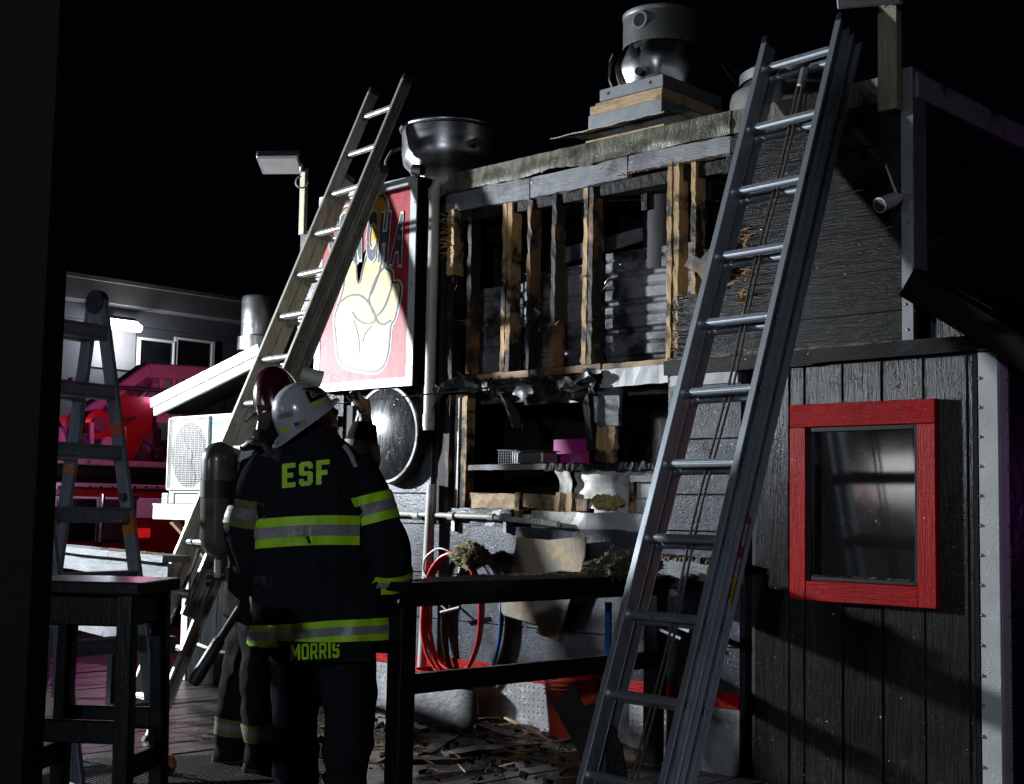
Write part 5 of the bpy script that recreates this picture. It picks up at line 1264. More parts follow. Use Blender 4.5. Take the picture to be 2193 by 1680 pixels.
def hand(mb, wrist, palm_c, fdir, side, curl, r=0.0095):
    """palm and five fingers: fdir along the fingers, side across the knuckles, curl into the palm"""
    fdir, side, curl = fdir.normalized(), side.normalized(), curl.normalized()
    limb(mb, [wrist, palm_c, palm_c+fdir*0.035], [0.028, 0.036, 0.032], 14, 3)
    for i, ln in enumerate((0.070, 0.078, 0.073, 0.058)):
        s_ = palm_c + side*(0.033-0.022*i) + fdir*0.035
        limb(mb, [s_, s_+fdir*ln*0.45+curl*0.010, s_+fdir*ln*0.60+curl*ln*0.45, s_+fdir*ln*0.35+curl*ln*0.75], [r*1.1, r, r*0.95, r*0.8], 10, 4)
    t0 = palm_c + side*0.034 - fdir*0.015
    limb(mb, [t0, t0+side*0.022+fdir*0.02+curl*0.015, t0+side*0.016+fdir*0.045+curl*0.04, t0+side*0.0+fdir*0.055+curl*0.055], [0.013, 0.012, 0.0105, 0.009], 10, 4)
def head(mb, c, fd, ud, s=1.0):
    fd = fd.normalized(); sd = ud.cross(fd).normalized(); ud = fd.cross(sd).normalized(); Rm = Matrix((fd, sd, ud)).transposed()
    def q(x, y, z): return c + fd*x*s + sd*y*s + ud*z*s
    ball(mb, q(-0.005, 0, 0.03), 0.1*s, (0.98, 0.78, 0.95), Rm); ball(mb, q(0.02, 0, -0.045), 0.075*s, (0.95, 0.80, 1.0), Rm)
    ball(mb, q(0.060, 0, -0.088), 0.030*s, (1, 1.1, 0.8), Rm)                       # chin
    limb(mb, [q(0.088, 0, 0.012), q(0.112, 0, -0.025), q(0.098, 0, -0.034)], [0.010*s, 0.015*s, 0.012*s], 10, 3)   # nose
    ball(mb, q(0.086, 0.028, 0.022), 0.018*s, (0.8, 1.4, 0.5), Rm); ball(mb, q(0.086, -0.028, 0.022), 0.018*s, (0.8, 1.4, 0.5), Rm)   # brows
    ball(mb, q(0.088, 0, -0.062), 0.016*s, (0.7, 1.5, 0.5), Rm)                       # mouth
    for y in (0.076, -0.076): ball(mb, q(-0.008, y, -0.012), 0.030*s, (0.75, 0.35, 1.1), Rm)  # ears

# ----- first firefighter: back to the camera, white helmet
T1 = 6.0
def f1(px, py, dy=0.0): return dp(px, py, T1+dy)
foot_l, foot_r = f1(640, 1708), f1(740, 1712)
mb = MB()
neck1 = f1(676, 938, 0.02); hc1 = f1(668, 893, 0.03)
fd1 = (_r0*0.80 + YA*0.35 + ZU*0.42); ud1 = (ZU*0.86 - _r0*0.42)
head(mb, hc1, fd1, ud1)
limb(mb, [hc1-ZU*0.05, neck1, neck1-ZU*0.10], [0.055, 0.060, 0.075])
loft(mb, [(f1(695, 1400), 0.15, 0.11, _r0, YA), (f1(676, 1250), 0.16, 0.12, _r0, YA), (f1(668, 1060), 0.18, 0.12, _r0, YA), (f1(668, 985), 0.17, 0.09, _r0, YA), (f1(672, 955), 0.07, 0.06, _r0, YA)])
limb(mb, [f1(765, 1005), f1(824, 1150, -0.02), f1(836, 1268, 0.03)], [0.06, 0.05, 0.036]); limb(mb, [f1(572, 1005), f1(534, 1130), f1(545, 1250, 0.10)], [0.06, 0.05, 0.036])
hand(mb, f1(836, 1268, 0.03), f1(836, 1300, 0.06), -ZU, YA, -_r0); hand(mb, f1(545, 1250, 0.10), f1(552, 1290, 0.14), -ZU*0.8+YA*0.6, _r0, YA)
limb(mb, [f1(640, 1400), f1(634, 1540), f1(636, 1690)], [0.09, 0.065, 0.05]); limb(mb, [f1(742, 1400), f1(746, 1540), f1(738, 1695)], [0.09, 0.065, 0.05])
P1 = remesh('person', mb, 0.011, 'skin', None, 2)
tag(P1, 'firefighter in black coat and white helmet seen from behind', 'person')
# jacket
mb = MB()
loft(mb, [(f1(694, 1388), 0.318, 0.205, _r0, YA), (f1(693, 1350), 0.322, 0.205, _r0, YA), (f1(688, 1280), 0.292, 0.20, _r0, YA), (f1(676, 1190), 0.262, 0.185, _r0, YA), (f1(668, 1080), 0.252, 0.175, _r0, YA), (f1(667, 1015), 0.247, 0.165, _r0, YA),
          (f1(668, 985), 0.222, 0.145, _r0, YA), (f1(669, 964), 0.165, 0.115, _r0, YA), (f1(672, 945), 0.11, 0.09, _r0, YA), (f1(676, 918, 0.02), 0.085, 0.085, _r0, YA)], 36)
limb(mb, [f1(752, 1000), f1(786, 1052), f1(822, 1150, -0.03), f1(834, 1215, -0.02), f1(836, 1268, 0.02)], [0.10, 0.100, 0.098, 0.086, 0.074])
limb(mb, [f1(585, 1000), f1(556, 1052), f1(540, 1150, -0.0), f1(545, 1215, 0.05), f1(556, 1260, 0.13)], [0.10, 0.092, 0.086, 0.078, 0.07])
J1 = remesh('jacket', mb, 0.013, 'turnout_black', P1, 4, 0.024, 5.2, 0.6)
tj = bvh(J1)
axc = f1(680, 1094); 
def zpx(py): return 1.27-(py-1094)*T1/FPX
lime3 = [(0, 0.31, 'lime'), (0.31, 0.69, 'reflex_grey'), (0.69, 1.0, 'lime')]
c_ = V((axc.x, axc.y, 0))
wrap_band(tj, c_, _r0, YA, ZU, lambda a, t: zpx(1174 - 6*a/1.2 - 8*math.cos(a)) + (t)*0.125, -1.22, 1.02, 0.45, 0.013, lime3, J1, 90)
wrap_band(tj, V((f1(694, 1094).x, f1(694, 1094).y, 0)), _r0, YA, ZU, lambda a, t: zpx(1374 - 8*a - 4*math.cos(a)) + (t)*0.095, -1.7, 2.0, 0.5, 0.008, lime3, J1, 110)
def sleeve_band(tree, p, q, w, parent, parts, a0=-3.2, a1=3.2, rmax=0.16):
    zd = (q-p).normalized(); xd = zd.cross(YA).normalized(); yd = xd.cross(zd)
    return wrap_band(tree, p, xd, -yd if yd.dot(YA) < 0 else yd, zd, lambda a, t: (1-t)*w, a0, a1, rmax, 0.006, parts, parent, 60)
sleeve_band(tj, f1(803, 1058, -0.01), f1(826, 1150, -0.03), 0.125, J1, lime3, -1.5, 1.75, 0.15)
sleeve_band(tj, f1(834, 1218, -0.01), f1(836, 1268, 0.02), 0.080, J1, lime3, -3.2, 3.2, 0.14)
sleeve_band(tj, f1(549, 1070, 0.0), f1(540, 1150, 0.0), 0.12, J1, [(0, 0.31, 'lime_dirty_shaded'), (0.31, 0.69, 'reflex_grey_dirty_shaded'), (0.69, 1.0, 'lime_dirty_shaded')], -1.7, 0.9, 0.15)  # left sleeve trim coloured dim to paint in shade; right sleeve stays bright
letters(tj, 'ESF', 604, 1046, 706, 1036, 52, 'lime', J1, 0.16)
# collar flap and trousers
mb = MB()
for (a_, b_, c2, r0_, r1_, r2_) in ((f1(640, 1395), f1(633, 1540), f1(634, 1735), 0.118, 0.092, 0.088), (f1(744, 1395), f1(747, 1540, -0.02), f1(738, 1738), 0.118, 0.106, 0.092)):
    limb(mb, [a_+ZU*0.12, a_, b_, b_.lerp(c2, 0.7), V((c2.x, c2.y, 0.03))], [0.12, r0_, r1_, 0.088, r2_], 24)
TR1 = remesh('trousers', mb, 0.013, 'turnout_black', P1, 4, 0.022, 5.0, 0.9, seed=4.0)
for (q) in (foot_l, foot_r):
    mb = MB(); b0_ = V((q.x, q.y, 0)); loft(mb, [(b0_+ZU*0.0+YA*0.06, 0.055, 0.15, _r0, YA), (b0_+ZU*0.03+YA*0.06, 0.058, 0.152, _r0, YA), (b0_+ZU*0.08+YA*0.035, 0.055, 0.115, _r0, YA), (b0_+ZU*0.14, 0.055, 0.065, _r0, YA), (b0_+ZU*0.24, 0.06, 0.065, _r0, YA)])
    mb.build('boot', 'boot', P1, smooth=60)
# name flap hanging from the coat tail
def flap(u, v): return f1(598+196*u, 1372+42*v+4*math.sin(u*3), -0.235+0.02*math.cos((u-0.5)*3)*-1+0.02*v)
mb = MB(); mb.sheet(flap, 20, 6, 0.006); NF = mb.build('name_flap', 'turnout_black', P1, smooth=60)
letters(bvh(NF), 'MORRIS', 622, 1415, 727, 1409, 34, 'lime', NF, 0.13)
# helmet with decals
hcen = f1(655, 897, -0.02); H1, HX = helmet(P1, hcen, (_r0*0.84 + ZU*0.52 + YA*0.05), (ZU*0.85 - _r0*0.50 - YA*0.30), 0.132, 0.114, 0.165, 'helmet_white')
th_ = bvh(H1)
mat('decal_black', (0.012, 0.012, 0.012), 0.4); mat('decal_red', (0.22, 0.04, 0.05), 0.4); mat('decal_blue', (0.02, 0.03, 0.13), 0.4); mat('decal_white', (0.42, 0.44, 0.46), 0.4); mat('decal_lime', (0.45, 0.62, 0.03), 0.4); mat('decal_faint', (0.17, 0.15, 0.16), 0.5)
def z6(x, y): return ((900+x*.2678)/1.78933, (1350+y*.2678)/1.78933)
decal(th_, [z6(*p) for p in ((1000, 565), (1205, 475), (1270, 645), (1072, 730))], 'decal_black', H1, 'front_patch', 0.002)
for ch, (bx_, by__) in (('B', (1068, 552)), ('2', (1140, 525))):
    segs = {'B': [[(0, 0), (12, -4), (45, 95), (33, 99)], [(12, -4), (45, -14), (49, -3), (16, 7)], [(45, -14), (60, 0), (70, 25), (58, 36), (54, 22), (47, 0)], [(27, 41), (58, 30), (62, 41), (31, 52)], [(62, 41), (75, 46), (88, 75), (79, 84), (72, 66), (62, 52)], [(42, 88), (79, 75), (82, 84), (45, 98)]],
            '2': [[(0, 10), (10, -10), (32, -16), (36, -5), (18, 0), (12, 10)], [(32, -16), (50, 0), (52, 22), (40, 22), (40, 8), (34, 0)], [(40, 22), (52, 22), (50, 36), (33, 80), (22, 82), (40, 36)], [(24, 80), (70, 64), (74, 75), (28, 91)]]}[ch]
    for sg in segs: decal(th_, [z6(bx_+p[0], by__+p[1]) for p in sg], 'decal_white', H1, 'patch_letter', 0.0035, 20)
decal(th_, [z6(*p) for p in ((1092, 735), (1280, 650), (1302, 708), (1118, 800))], 'decal_lime', H1, 'reflective_tag', 0.002)
decal(th_, [z6(*p) for p in ((556, 1165), (585, 1108), (690, 1078), (800, 1075), (795, 1120), (660, 1150))], 'decal_lime', H1, 'reflective_tag', 0.002)
decal(th_, [z6(*p) for p in ((585, 905), (825, 832), (838, 920), (600, 972))], 'decal_faint', H1, 'worn_sticker', 0.0015)
# flag sticker: stripes and canton
fa0, fa1, fb0, fb1 = (842, 1018), (1005, 955), (870, 1098), (1032, 1040)
def fl_(u, v):
    x = (fa0[0]+(fa1[0]-fa0[0])*u)*(1-v) + (fb0[0]+(fb1[0]-fb0[0])*u)*v; y = (fa0[1]+(fa1[1]-fa0[1])*u)*(1-v) + (fb0[1]+(fb1[1]-fb0[1])*u)*v
    return z6(x, y)
for k in range(7):
    decal(th_, [fl_(0, k/7), fl_(1, k/7), fl_(1, (k+1)/7), fl_(0, (k+1)/7)], 'decal_red' if k % 2 == 0 else 'decal_white', H1, 'flag_stripe', 0.002)
decal(th_, [fl_(0, 0), fl_(0.42, 0), fl_(0.42, 4/7), fl_(0, 4/7)], 'decal_blue', H1, 'flag_canton', 0.0032)
mb = MB(); mb.sheet(lambda u, v: HX @ V((0.128*math.cos((u-0.5)*1.0)*1.07, 0.117*math.sin((u-0.5)*1.1)*1.07, 0.05+0.10*v-0.02*v*v)) - (HX.to_3x3() @ V((0.02*v+0.045*v*v, 0, 0))), 14, 6, 0.004); mb.build('goggles', 'plastic_black', H1, smooth=50)
mb = MB(); mb.tube([f1(690, 905, -0.09), f1(716, 925, -0.06), f1(728, 948, -0.02)], 0.007, 8); mb.build('chin_strap', 'plastic_black', H1)
mb = MB(); ball(mb, hc1 - fd1.normalized()*0.035 + ud1.normalized()*0.0, 0.094, (0.95, 0.86, 1.0)); mb.build('hair', 'hair', P1, smooth=80)
# radio mic strap on the shoulder
mb = MB(); mb.tube([f1(738, 955, -0.08), f1(752, 975, -0.10), f1(762, 1000, -0.10)], 0.012, 8); mb.build('shoulder_strap', 'reflex_grey', J1)

# ----- second firefighter: in profile, facing right, air cylinder on the back
T2 = 6.75
def f2(px, py, dy=0.0): return dp(px, py, T2+dy)
mb = MB(); fd2 = (_r0*0.92 + YA*0.25 + ZU*0.28); ud2 = (ZU*0.95 - _r0*0.28)
hc2 = f2(604, 880, 0.0); head(mb, hc2, fd2, ud2)
neck2 = f2(588, 935)
limb(mb, [hc2-ZU*0.05, neck2, neck2-ZU*0.10], [0.055, 0.062, 0.08])
FDX, SDX = (_r0*0.97+YA*0.22).normalized(), (YA*0.97-_r0*0.22).normalized()
loft(mb, [(f2(560, 1310), 0.11, 0.15, FDX, SDX), (f2(565, 1180), 0.12, 0.16, FDX, SDX), (f2(572, 1030), 0.12, 0.18, FDX, SDX), (f2(578, 975), 0.09, 0.17, FDX, SDX), (f2(584, 945), 0.06, 0.07, FDX, SDX)])
w2_ = f2(783, 900, -0.02)
limb(mb, [f2(600, 992, -0.16), f2(765, 1000, -0.05), w2_], [0.06, 0.05, 0.034])
hd2 = f2(780, 872, -0.02); hand(mb, w2_, hd2, ZU*0.9-_r0*0.25, -YA, -_r0)
limb(mb, [f2(560, 992, -0.17), f2(528, 1120, -0.22), f2(538, 1222, -0.16)], [0.06, 0.05, 0.036])
hand(mb, f2(538, 1222, -0.16), f2(534, 1262, -0.15), -ZU+FDX*0.1, FDX, SDX)
limb(mb, [f2(548, 1320, 0.10), f2(516, 1465, 0.10), f2(495, 1615, 0.10)], [0.09, 0.065, 0.05]); limb(mb, [f2(568, 1320, -0.10), f2(562, 1470, -0.14), f2(562, 1635, -0.14)], [0.09, 0.065, 0.05])
P2 = remesh('person', mb, 0.011, 'skin', None, 2)
tag(P2, 'firefighter in dark red helmet and dirty gear raising a hand', 'person')
mb = MB()
loft(mb, [(f2(560, 1320), 0.185, 0.24, FDX, SDX), (f2(561, 1280), 0.18, 0.235, FDX, SDX), (f2(566, 1160), 0.165, 0.22, FDX, SDX), (f2(572, 1040), 0.16, 0.23, FDX, SDX), (f2(577, 985), 0.14, 0.215, FDX, SDX), (f2(581, 960), 0.115, 0.16, FDX, SDX), (f2(586, 940), 0.09, 0.10, FDX, SDX), (f2(592, 915), 0.085, 0.085, FDX, SDX)], 36)
limb(mb, [f2(590, 1000, -0.16), f2(690, 1010, -0.14), f2(768, 1000, -0.05), f2(778, 950, -0.03), f2(784, 905, -0.02)], [0.10, 0.088, 0.080, 0.074, 0.062])
limb(mb, [f2(562, 1000, -0.17), f2(536, 1070, -0.21), f2(524, 1140, -0.23), f2(536, 1215, -0.16)], [0.10, 0.090, 0.085, 0.07])
J2 = remesh('jacket', mb, 0.013, 'turnout_tan', P2, 5, 0.018, 5.0, 0.7, seed=9.0)
tj2 = bvh(J2)
dirty3 = [(0, 0.32, 'lime_dirty_shaded'), (0.32, 0.68, 'reflex_grey_dirty_shaded'), (0.68, 1.0, 'lime_dirty_shaded')]
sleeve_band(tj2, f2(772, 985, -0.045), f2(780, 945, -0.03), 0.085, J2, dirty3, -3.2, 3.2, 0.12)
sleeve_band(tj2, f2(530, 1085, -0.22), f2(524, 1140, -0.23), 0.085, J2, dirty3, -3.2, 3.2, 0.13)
mb = MB()
for (pts, rad) in (([f2(548, 1300, 0.10), f2(538, 1370, 0.10), f2(514, 1470, 0.10), f2(500, 1560, 0.10), f2(494, 1622, 0.10)], [0.12, 0.115, 0.088, 0.082, 0.072]), ([f2(568, 1300, -0.12), f2(566, 1370, -0.12), f2(560, 1475, -0.15), f2(563, 1570, -0.15), f2(562, 1640, -0.15)], [0.12, 0.115, 0.092, 0.084, 0.074])):
    limb(mb, pts, rad, 24)
TR2 = remesh('trousers', mb, 0.013, 'turnout_tan', P2, 4, 0.022, 6.0, 0.9, seed=2.0)
tt2 = bvh(TR2)
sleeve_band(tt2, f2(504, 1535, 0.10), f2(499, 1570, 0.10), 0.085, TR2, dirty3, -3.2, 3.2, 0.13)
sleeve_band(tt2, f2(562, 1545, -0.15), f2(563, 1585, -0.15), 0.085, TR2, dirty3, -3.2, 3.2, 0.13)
for q in (f2(497, 1640, 0.10), f2(564, 1655, -0.15)):
    b0_ = V((q.x, q.y, 0)); mb = MB()
    loft(mb, [(b0_+FDX*0.05, 0.15, 0.055, FDX, SDX), (b0_+ZU*0.03+FDX*0.05, 0.152, 0.058, FDX, SDX), (b0_+ZU*0.085+FDX*0.03, 0.115, 0.055, FDX, SDX), (b0_+ZU*0.14, 0.068, 0.056, FDX, SDX), (b0_+ZU*0.26, 0.068, 0.06, FDX, SDX)]); mb.build('boot', 'boot', P2, smooth=60)
H2, HX2 = helmet(P2, f2(597, 872, 0.0), (_r0*0.90+ZU*0.22+YA*0.25), (ZU*0.96-_r0*0.22), 0.118, 0.105, 0.205, 'helmet_maroon', rear=0.06, front=0.05, side_=0.012)
mb = MB(); mb.tube([f2(646, 800, -0.11), f2(690, 813, -0.10)], [0.034, 0.040], 20); HLp = mb.build('helmet_lamp', 'pvc', H2, smooth=40)
mb = MB(); mb.sheet(lambda u, v: f2(548+26*u+4*math.sin(v*3), 868+52*v, -0.13+0.03*u), 8, 10, 0.004); mb.build('face_shield', 'steel', H2, smooth=60)
mb = MB(); ball(mb, f2(585, 930, -0.02), 0.10, (1.0, 1.0, 0.6)); mb.build('hood', 'turnout_black', P2, smooth=80)
# air cylinder with harness
ct, cb = f2(472, 975, -0.12), f2(468, 1165, -0.12)
SC = empty('air_cylinder', cb, 'grey breathing air cylinder with black strap on the second firefighter', 'air cylinder')
mat('cylinder_wrap', (0.10, 0.095, 0.075), 0.32, coat=0.4, c2=(0.05, 0.048, 0.04), nscale=4, c3=(0.02, 0.02, 0.02), s3=9, t3=(0.56, 0.66), bump=0.1, bscale=20)
axd = (ct-cb).normalized(); ln = (ct-cb).length; r_ = 0.090
sdx = axd.cross(YA).normalized(); CX_ = frame_mtx(cb, sdx, axd.cross(sdx))
prof = [(0.018, -0.075), (0.024, -0.065), (0.05, -0.055), (0.075, -0.03), (r_, 0.02), (r_, ln-0.02)] + [(r_*math.cos(a), ln-0.02+0.085*math.sin(a)) for a in (0.3, 0.6, 0.9, 1.2, 1.45)] + [(0, ln+0.066)]
CY = MB().lathe(prof, 40, CX_).build('cylinder', 'cylinder_wrap', SC, smooth=50)
MB().lathe([(0.018, -0.076), (0.018, -0.13), (0.026, -0.135), (0.026, -0.16), (0, -0.162)], 18, CX_).build('neck', 'pvc', SC, smooth=40)
mb = MB(); q = CX_ @ V((0, 0, -0.15)); mb.tube([q-_r0*0.03, q+_r0*0.13], 0.022, 14); mb.tube([q+_r0*0.05-ZU*0.03, q+_r0*0.05+ZU*0.035], 0.026, 14); mb.tube([q+_r0*0.12+ZU*0.02, q+_r0*0.15+ZU*0.09], 0.012, 10)
mb.build('valve', 'rubber', SC, smooth=40); mb = MB(); mb.tube([q-_r0*0.05-ZU*0.03, q-_r0*0.02-ZU*0.03], 0.032, 14); mb.build('valve_knob', 'rubber', SC, smooth=40)
for zz in (0.27,): MB().lathe([(r_+0.001, zz-0.042), (r_+0.006, zz-0.04), (r_+0.006, zz+0.04), (r_+0.001, zz+0.042)], 40, CX_).build('strap', 'plastic_black', SC, smooth=40)
q = CX_ @ V((0, 0, 0.27)); mb = MB(); mb.box(q+_r0*0.14, (0.12, 0.10, 0.075), (0, 0, YAW)); mb.build('strap_bracket', 'plastic_black', SC, bevel=0.008)
mb = MB()
p_ = [f2(512, 905, -0.12), f2(500, 960, -0.12), f2(512, 1000, -0.12), f2(516, 1200, -0.10)]
mb.beam(p_[1], p_[3], 0.05, 0.05, up=YA); mb.build('back_plate', 'reflex_grey', SC, bevel=0.012)
mb = MB(); mb.prism([(0, 0), (0.03, 0.06), (0.075, 0.075), (0.085, 0.04), (0.06, -0.04), (0.03, -0.06), (-0.01, -0.05)], 0.05, frame_mtx(f2(512, 968, -0.17), _r0, ZU)); mb.build('shoulder_yoke', 'reflex_grey', SC, bevel=0.008)
mb = MB(); mb.tube([f2(522, 960, -0.15), f2(540, 948, -0.22), f2(566, 952, -0.24), f2(585, 985, -0.25), f2(588, 1060, -0.24)], 0.022, 10); mb.build('shoulder_strap', 'plastic_black', SC, smooth=40)
tc_ = bvh(CY)
def num(s_, x0, y0, h_, w_):
    G_ = {'0': [[(0, 0), (.3, 0), (.3, 1), (0, 1)], [(.7, 0), (1, 0), (1, 1), (.7, 1)], [(.3, 0), (.7, 0), (.7, .2), (.3, .2)], [(.3, .8), (.7, .8), (.7, 1), (.3, 1)]],
          '4': [[(.62, 0), (.9, 0), (.9, 1), (.62, 1)], [(0, .25), (.62, .25), (.62, .45), (0, .45)], [(0, .45), (.25, .45), (.55, 1), (.35, 1)]]}
    for i, ch in enumerate(s_):
        for poly in G_[ch]: decal(tc_, [(x0+(i*1.25+u)*w_, y0-v*h_) for u, v in poly], 'decal_black', CY, 'serial_digit', 0.002, 20)
num('044', 443, 1107, 18, 7)
# flashlight in the raised hand, wrapped pry bar at the hip
mb = MB(); a_, b_ = f2(752, 842, -0.05), f2(777, 882, -0.055)
mb.tube([a_, a_.lerp(b_, 0.25), a_.lerp(b_, 0.3), b_], [0.030, 0.028, 0.019, 0.019], 18); Fh = mb.build('flashlight', 'plastic_black', None, smooth=40); tag(Fh, 'black flashlight held up in the raised hand below the sign', 'flashlight')
mb = MB(); a_, b_ = dp(412, 1466, 6.45), dp(528, 1278, 6.58)
mb.tube([a_, a_.lerp(b_, 0.03), a_.lerp(b_, 0.12), a_.lerp(b_, 0.35), a_.lerp(b_, 0.5), a_.lerp(b_, 0.52), b_], [0.022, 0.030, 0.032, 0.030, 0.029, 0.019, 0.017], 14)
tag(mb.jag(0.004, 30).build('pry_tool', 'rubber', None, smooth=50), 'thick black wrapped tool handle slanting from the second firefighter hip', 'tool')

# ---------------------------------------------------------------- second railing at the left end of the deck
mat('rail_grey', (0.24, 0.25, 0.265), 0.5, c2=(0.16, 0.165, 0.17), nscale=4, nmap=(1, 6, 6), bump=0.4, bscale=14, wet=0.5, c3=(0.04, 0.035, 0.03), s3=9, t3=(0.6, 0.72))
qa, qb = dp(378, 1196, 7.45), dp(60, 1165, 9.75); qa.z = qb.z = 0.99
R2 = empty('deck_railing', (qa.x, qa.y, 0), 'weathered grey deck railing lit at the far left', 'railing')
dq = (qb-qa).normalized(); nq = V((dq.y, -dq.x, 0))
if nq.dot(CAM-qa) < 0: nq = -nq
MB().plank(qa, qb, 0.16, 0.038, seg=10, wob=0.002).build('top_rail', 'rail_grey', R2)
MB().plank(qa+nq*0.03-ZU*0.075, qb+nq*0.03-ZU*0.075, 0.036, 0.10, seg=10, wob=0.002).build('apron_rail', 'rail_grey', R2)
MB().plank(qa-ZU*0.46, qb-ZU*0.46, 0.036, 0.09, seg=10, wob=0.002).build('lower_rail', 'rail_grey', R2)
for t in (0.36, 0.74, 1.0):
    c = qa.lerp(qb, t); MB().box((c.x-nq.x*0.05, c.y-nq.y*0.05, 0.485), (0.09, 0.09, 0.97), (0, 0, math.atan2(dq.y, dq.x))).build('post', 'black_paint', R2, bevel=0.004)
o = MB().sheet(lambda u, v: qa.lerp(qb, u*0.45) + nq*((v-0.5)*0.13) + ZU*(0.0195+0.010*max(0, NZ.noise(V((u*40, v*4, 1))))), 60, 4).build('railing_grit', 'drift', None); o['kind'] = 'stuff'; o['label'] = 'pale grit lying on the left railing top'

# ---------------------------------------------------------------- rubber drainage mat on the deck
mc = wz(330, 1652); mm_ = empty('rubber_mat', (mc.x, mc.y, 0.0), 'black rubber mat with small drain holes on the wet deck', 'mat')
mb = MB(); nx_, ny_ = 44, 26; cell = 0.030
mx_, my_ = (_r0*0.96+YA*0.28).normalized(), (YA*0.96-_r0*0.28).normalized()
for i in range(nx_):
    for j in range(ny_):
        cx = (i-nx_/2+(0.5 if j % 2 else 0))*cell; cy = (j-ny_/2)*cell*0.9
        o8 = []; i8 = []
        for k in range(6):
            a = math.pi/6+k*math.pi/3
            o8.append(mb.bm.verts.new(mc + mx_*(cx+cell*0.575*math.cos(a)) + my_*(cy+cell*0.575*math.sin(a)) + ZU*0.012)); i8.append(mb.bm.verts.new(mc + mx_*(cx+cell*0.36*math.cos(a)) + my_*(cy+cell*0.36*math.sin(a)) + ZU*0.010))
        lo = [mb.bm.verts.new(v.co-ZU*0.010) for v in i8]
        for k in range(6):
            l = (k+1) % 6; mb.bm.faces.new((o8[k], o8[l], i8[l], i8[k])); mb.bm.faces.new((i8[k], i8[l], lo[l], lo[k]))
mb.build('honeycomb', 'rubber', mm_, kind='stuff')

# ---------------------------------------------------------------- burned debris on the deck
deb = wz(1010, 1600)
o = drift('debris_mound', deb.x+0.15, deb.y+0.35, 1.5, 0.9, 0.10, 0.002, 'wet_debris', 60, 40, 3.0, R(10)); o['kind'] = 'stuff'; o['label'] = 'mound of wet burned rubble on the deck by the wall'
o = drift('debris_mound', deb.x-0.25, deb.y-0.25, 1.1, 0.7, 0.035, 0.002, 'wet_debris', 50, 34, 7.0, R(-20)); o['kind'] = 'stuff'; o['label'] = 'thin spread of wet rubble before the mound'
mat('plywood_dirty', (0.11, 0.085, 0.055), 0.55, c2=(0.05, 0.04, 0.03), nscale=9, bump=0.6, bscale=20, wet=0.5, c3=(0.02, 0.018, 0.016), s3=5, t3=(0.5, 0.6))
o = drift('debris_mound', wz(925, 1520).x, wz(925, 1520).y, 0.75, 0.45, 0.24, 0.002, 'wet_debris', 50, 34, 11.0, R(0)); o['kind'] = 'stuff'; o['label'] = 'heap of wet rubble before the red bucket'
lab_b = {'scorched_wood': ('scorched brown board scrap lying in the deck rubble', 'board scraps in the rubble'), 'char': ('charred black board scrap lying in the deck rubble', 'charred scraps in the rubble'), 'plywood_dirty': ('torn pale plywood scrap lying in the deck rubble', 'plywood scraps in the rubble')}
spots = [(760, 1560), (820, 1505), (900, 1520), (960, 1545), (1000, 1500), (1040, 1560), (1090, 1600), (1130, 1530), (1150, 1620), (890, 1590), (940, 1625), (1010, 1640), (1080, 1490), (1120, 1570), (850, 1550), (720, 1480), (985, 1575), (1060, 1625), (1175, 1560), (905, 1655)]
ORD = ['first', 'second', 'third', 'fourth', 'fifth', 'sixth', 'seventh', 'eighth']
cnt = {}
for i, (px, py) in enumerate(sorted(spots)):
    p = wz(px, py); a = rng.uniform(0, math.pi); ln = rng.uniform(0.15, 0.55); w = rng.uniform(0.025, 0.11); th = rng.uniform(0.012, 0.034)
    m = ('scorched_wood', 'char', 'plywood_dirty')[(i*7) % 3]; d = V((math.cos(a), math.sin(a), rng.uniform(-0.15, 0.22)))
    mb = MB().plank(p - d*ln/2 + ZU*rng.uniform(0.03, 0.10), p + d*ln/2 + ZU*rng.uniform(0.03, 0.10), w, th, seg=7, wob=0.006, endj=0.03)
    cnt[m] = cnt.get(m, 0)+1
    tag(mb.build('debris_board', m, None), lab_b[m][0]+', '+ORD[cnt[m]-1]+' from the left', 'board', lab_b[m][1])
pbx = wz(925, 1580); gp = [wy(px, py, pbx.y) for px, py in ((868, 1486), (930, 1470), (1000, 1480), (1012, 1530), (995, 1590), (872, 1590))]
mat('slate_board', (0.06, 0.062, 0.068), 0.5, c2=(0.03, 0.03, 0.032), nscale=7, bump=0.5, bscale=20, wet=0.6, c3=(0.12, 0.10, 0.07), s3=9, t3=(0.58, 0.68))
tag(MB().prism([(p.x, max(p.z, 0.002)) for p in gp], 0.014, frame_mtx((0, pbx.y, 0), (1, 0, 0), (0, 0.25, 1))).build('slate_board', 'slate_board', None), 'broken slate grey board propped before the red bucket', 'board')
# long pale lath on the rubble
mb = MB().plank(wz(1082, 1575)+ZU*0.10, wz(1185, 1615)+ZU*0.06, 0.02, 0.008, seg=6, wob=0.003); tag(mb.build('lath', 'raw_wood_level', None), 'thin pale lath lying across the rubble', 'lath')
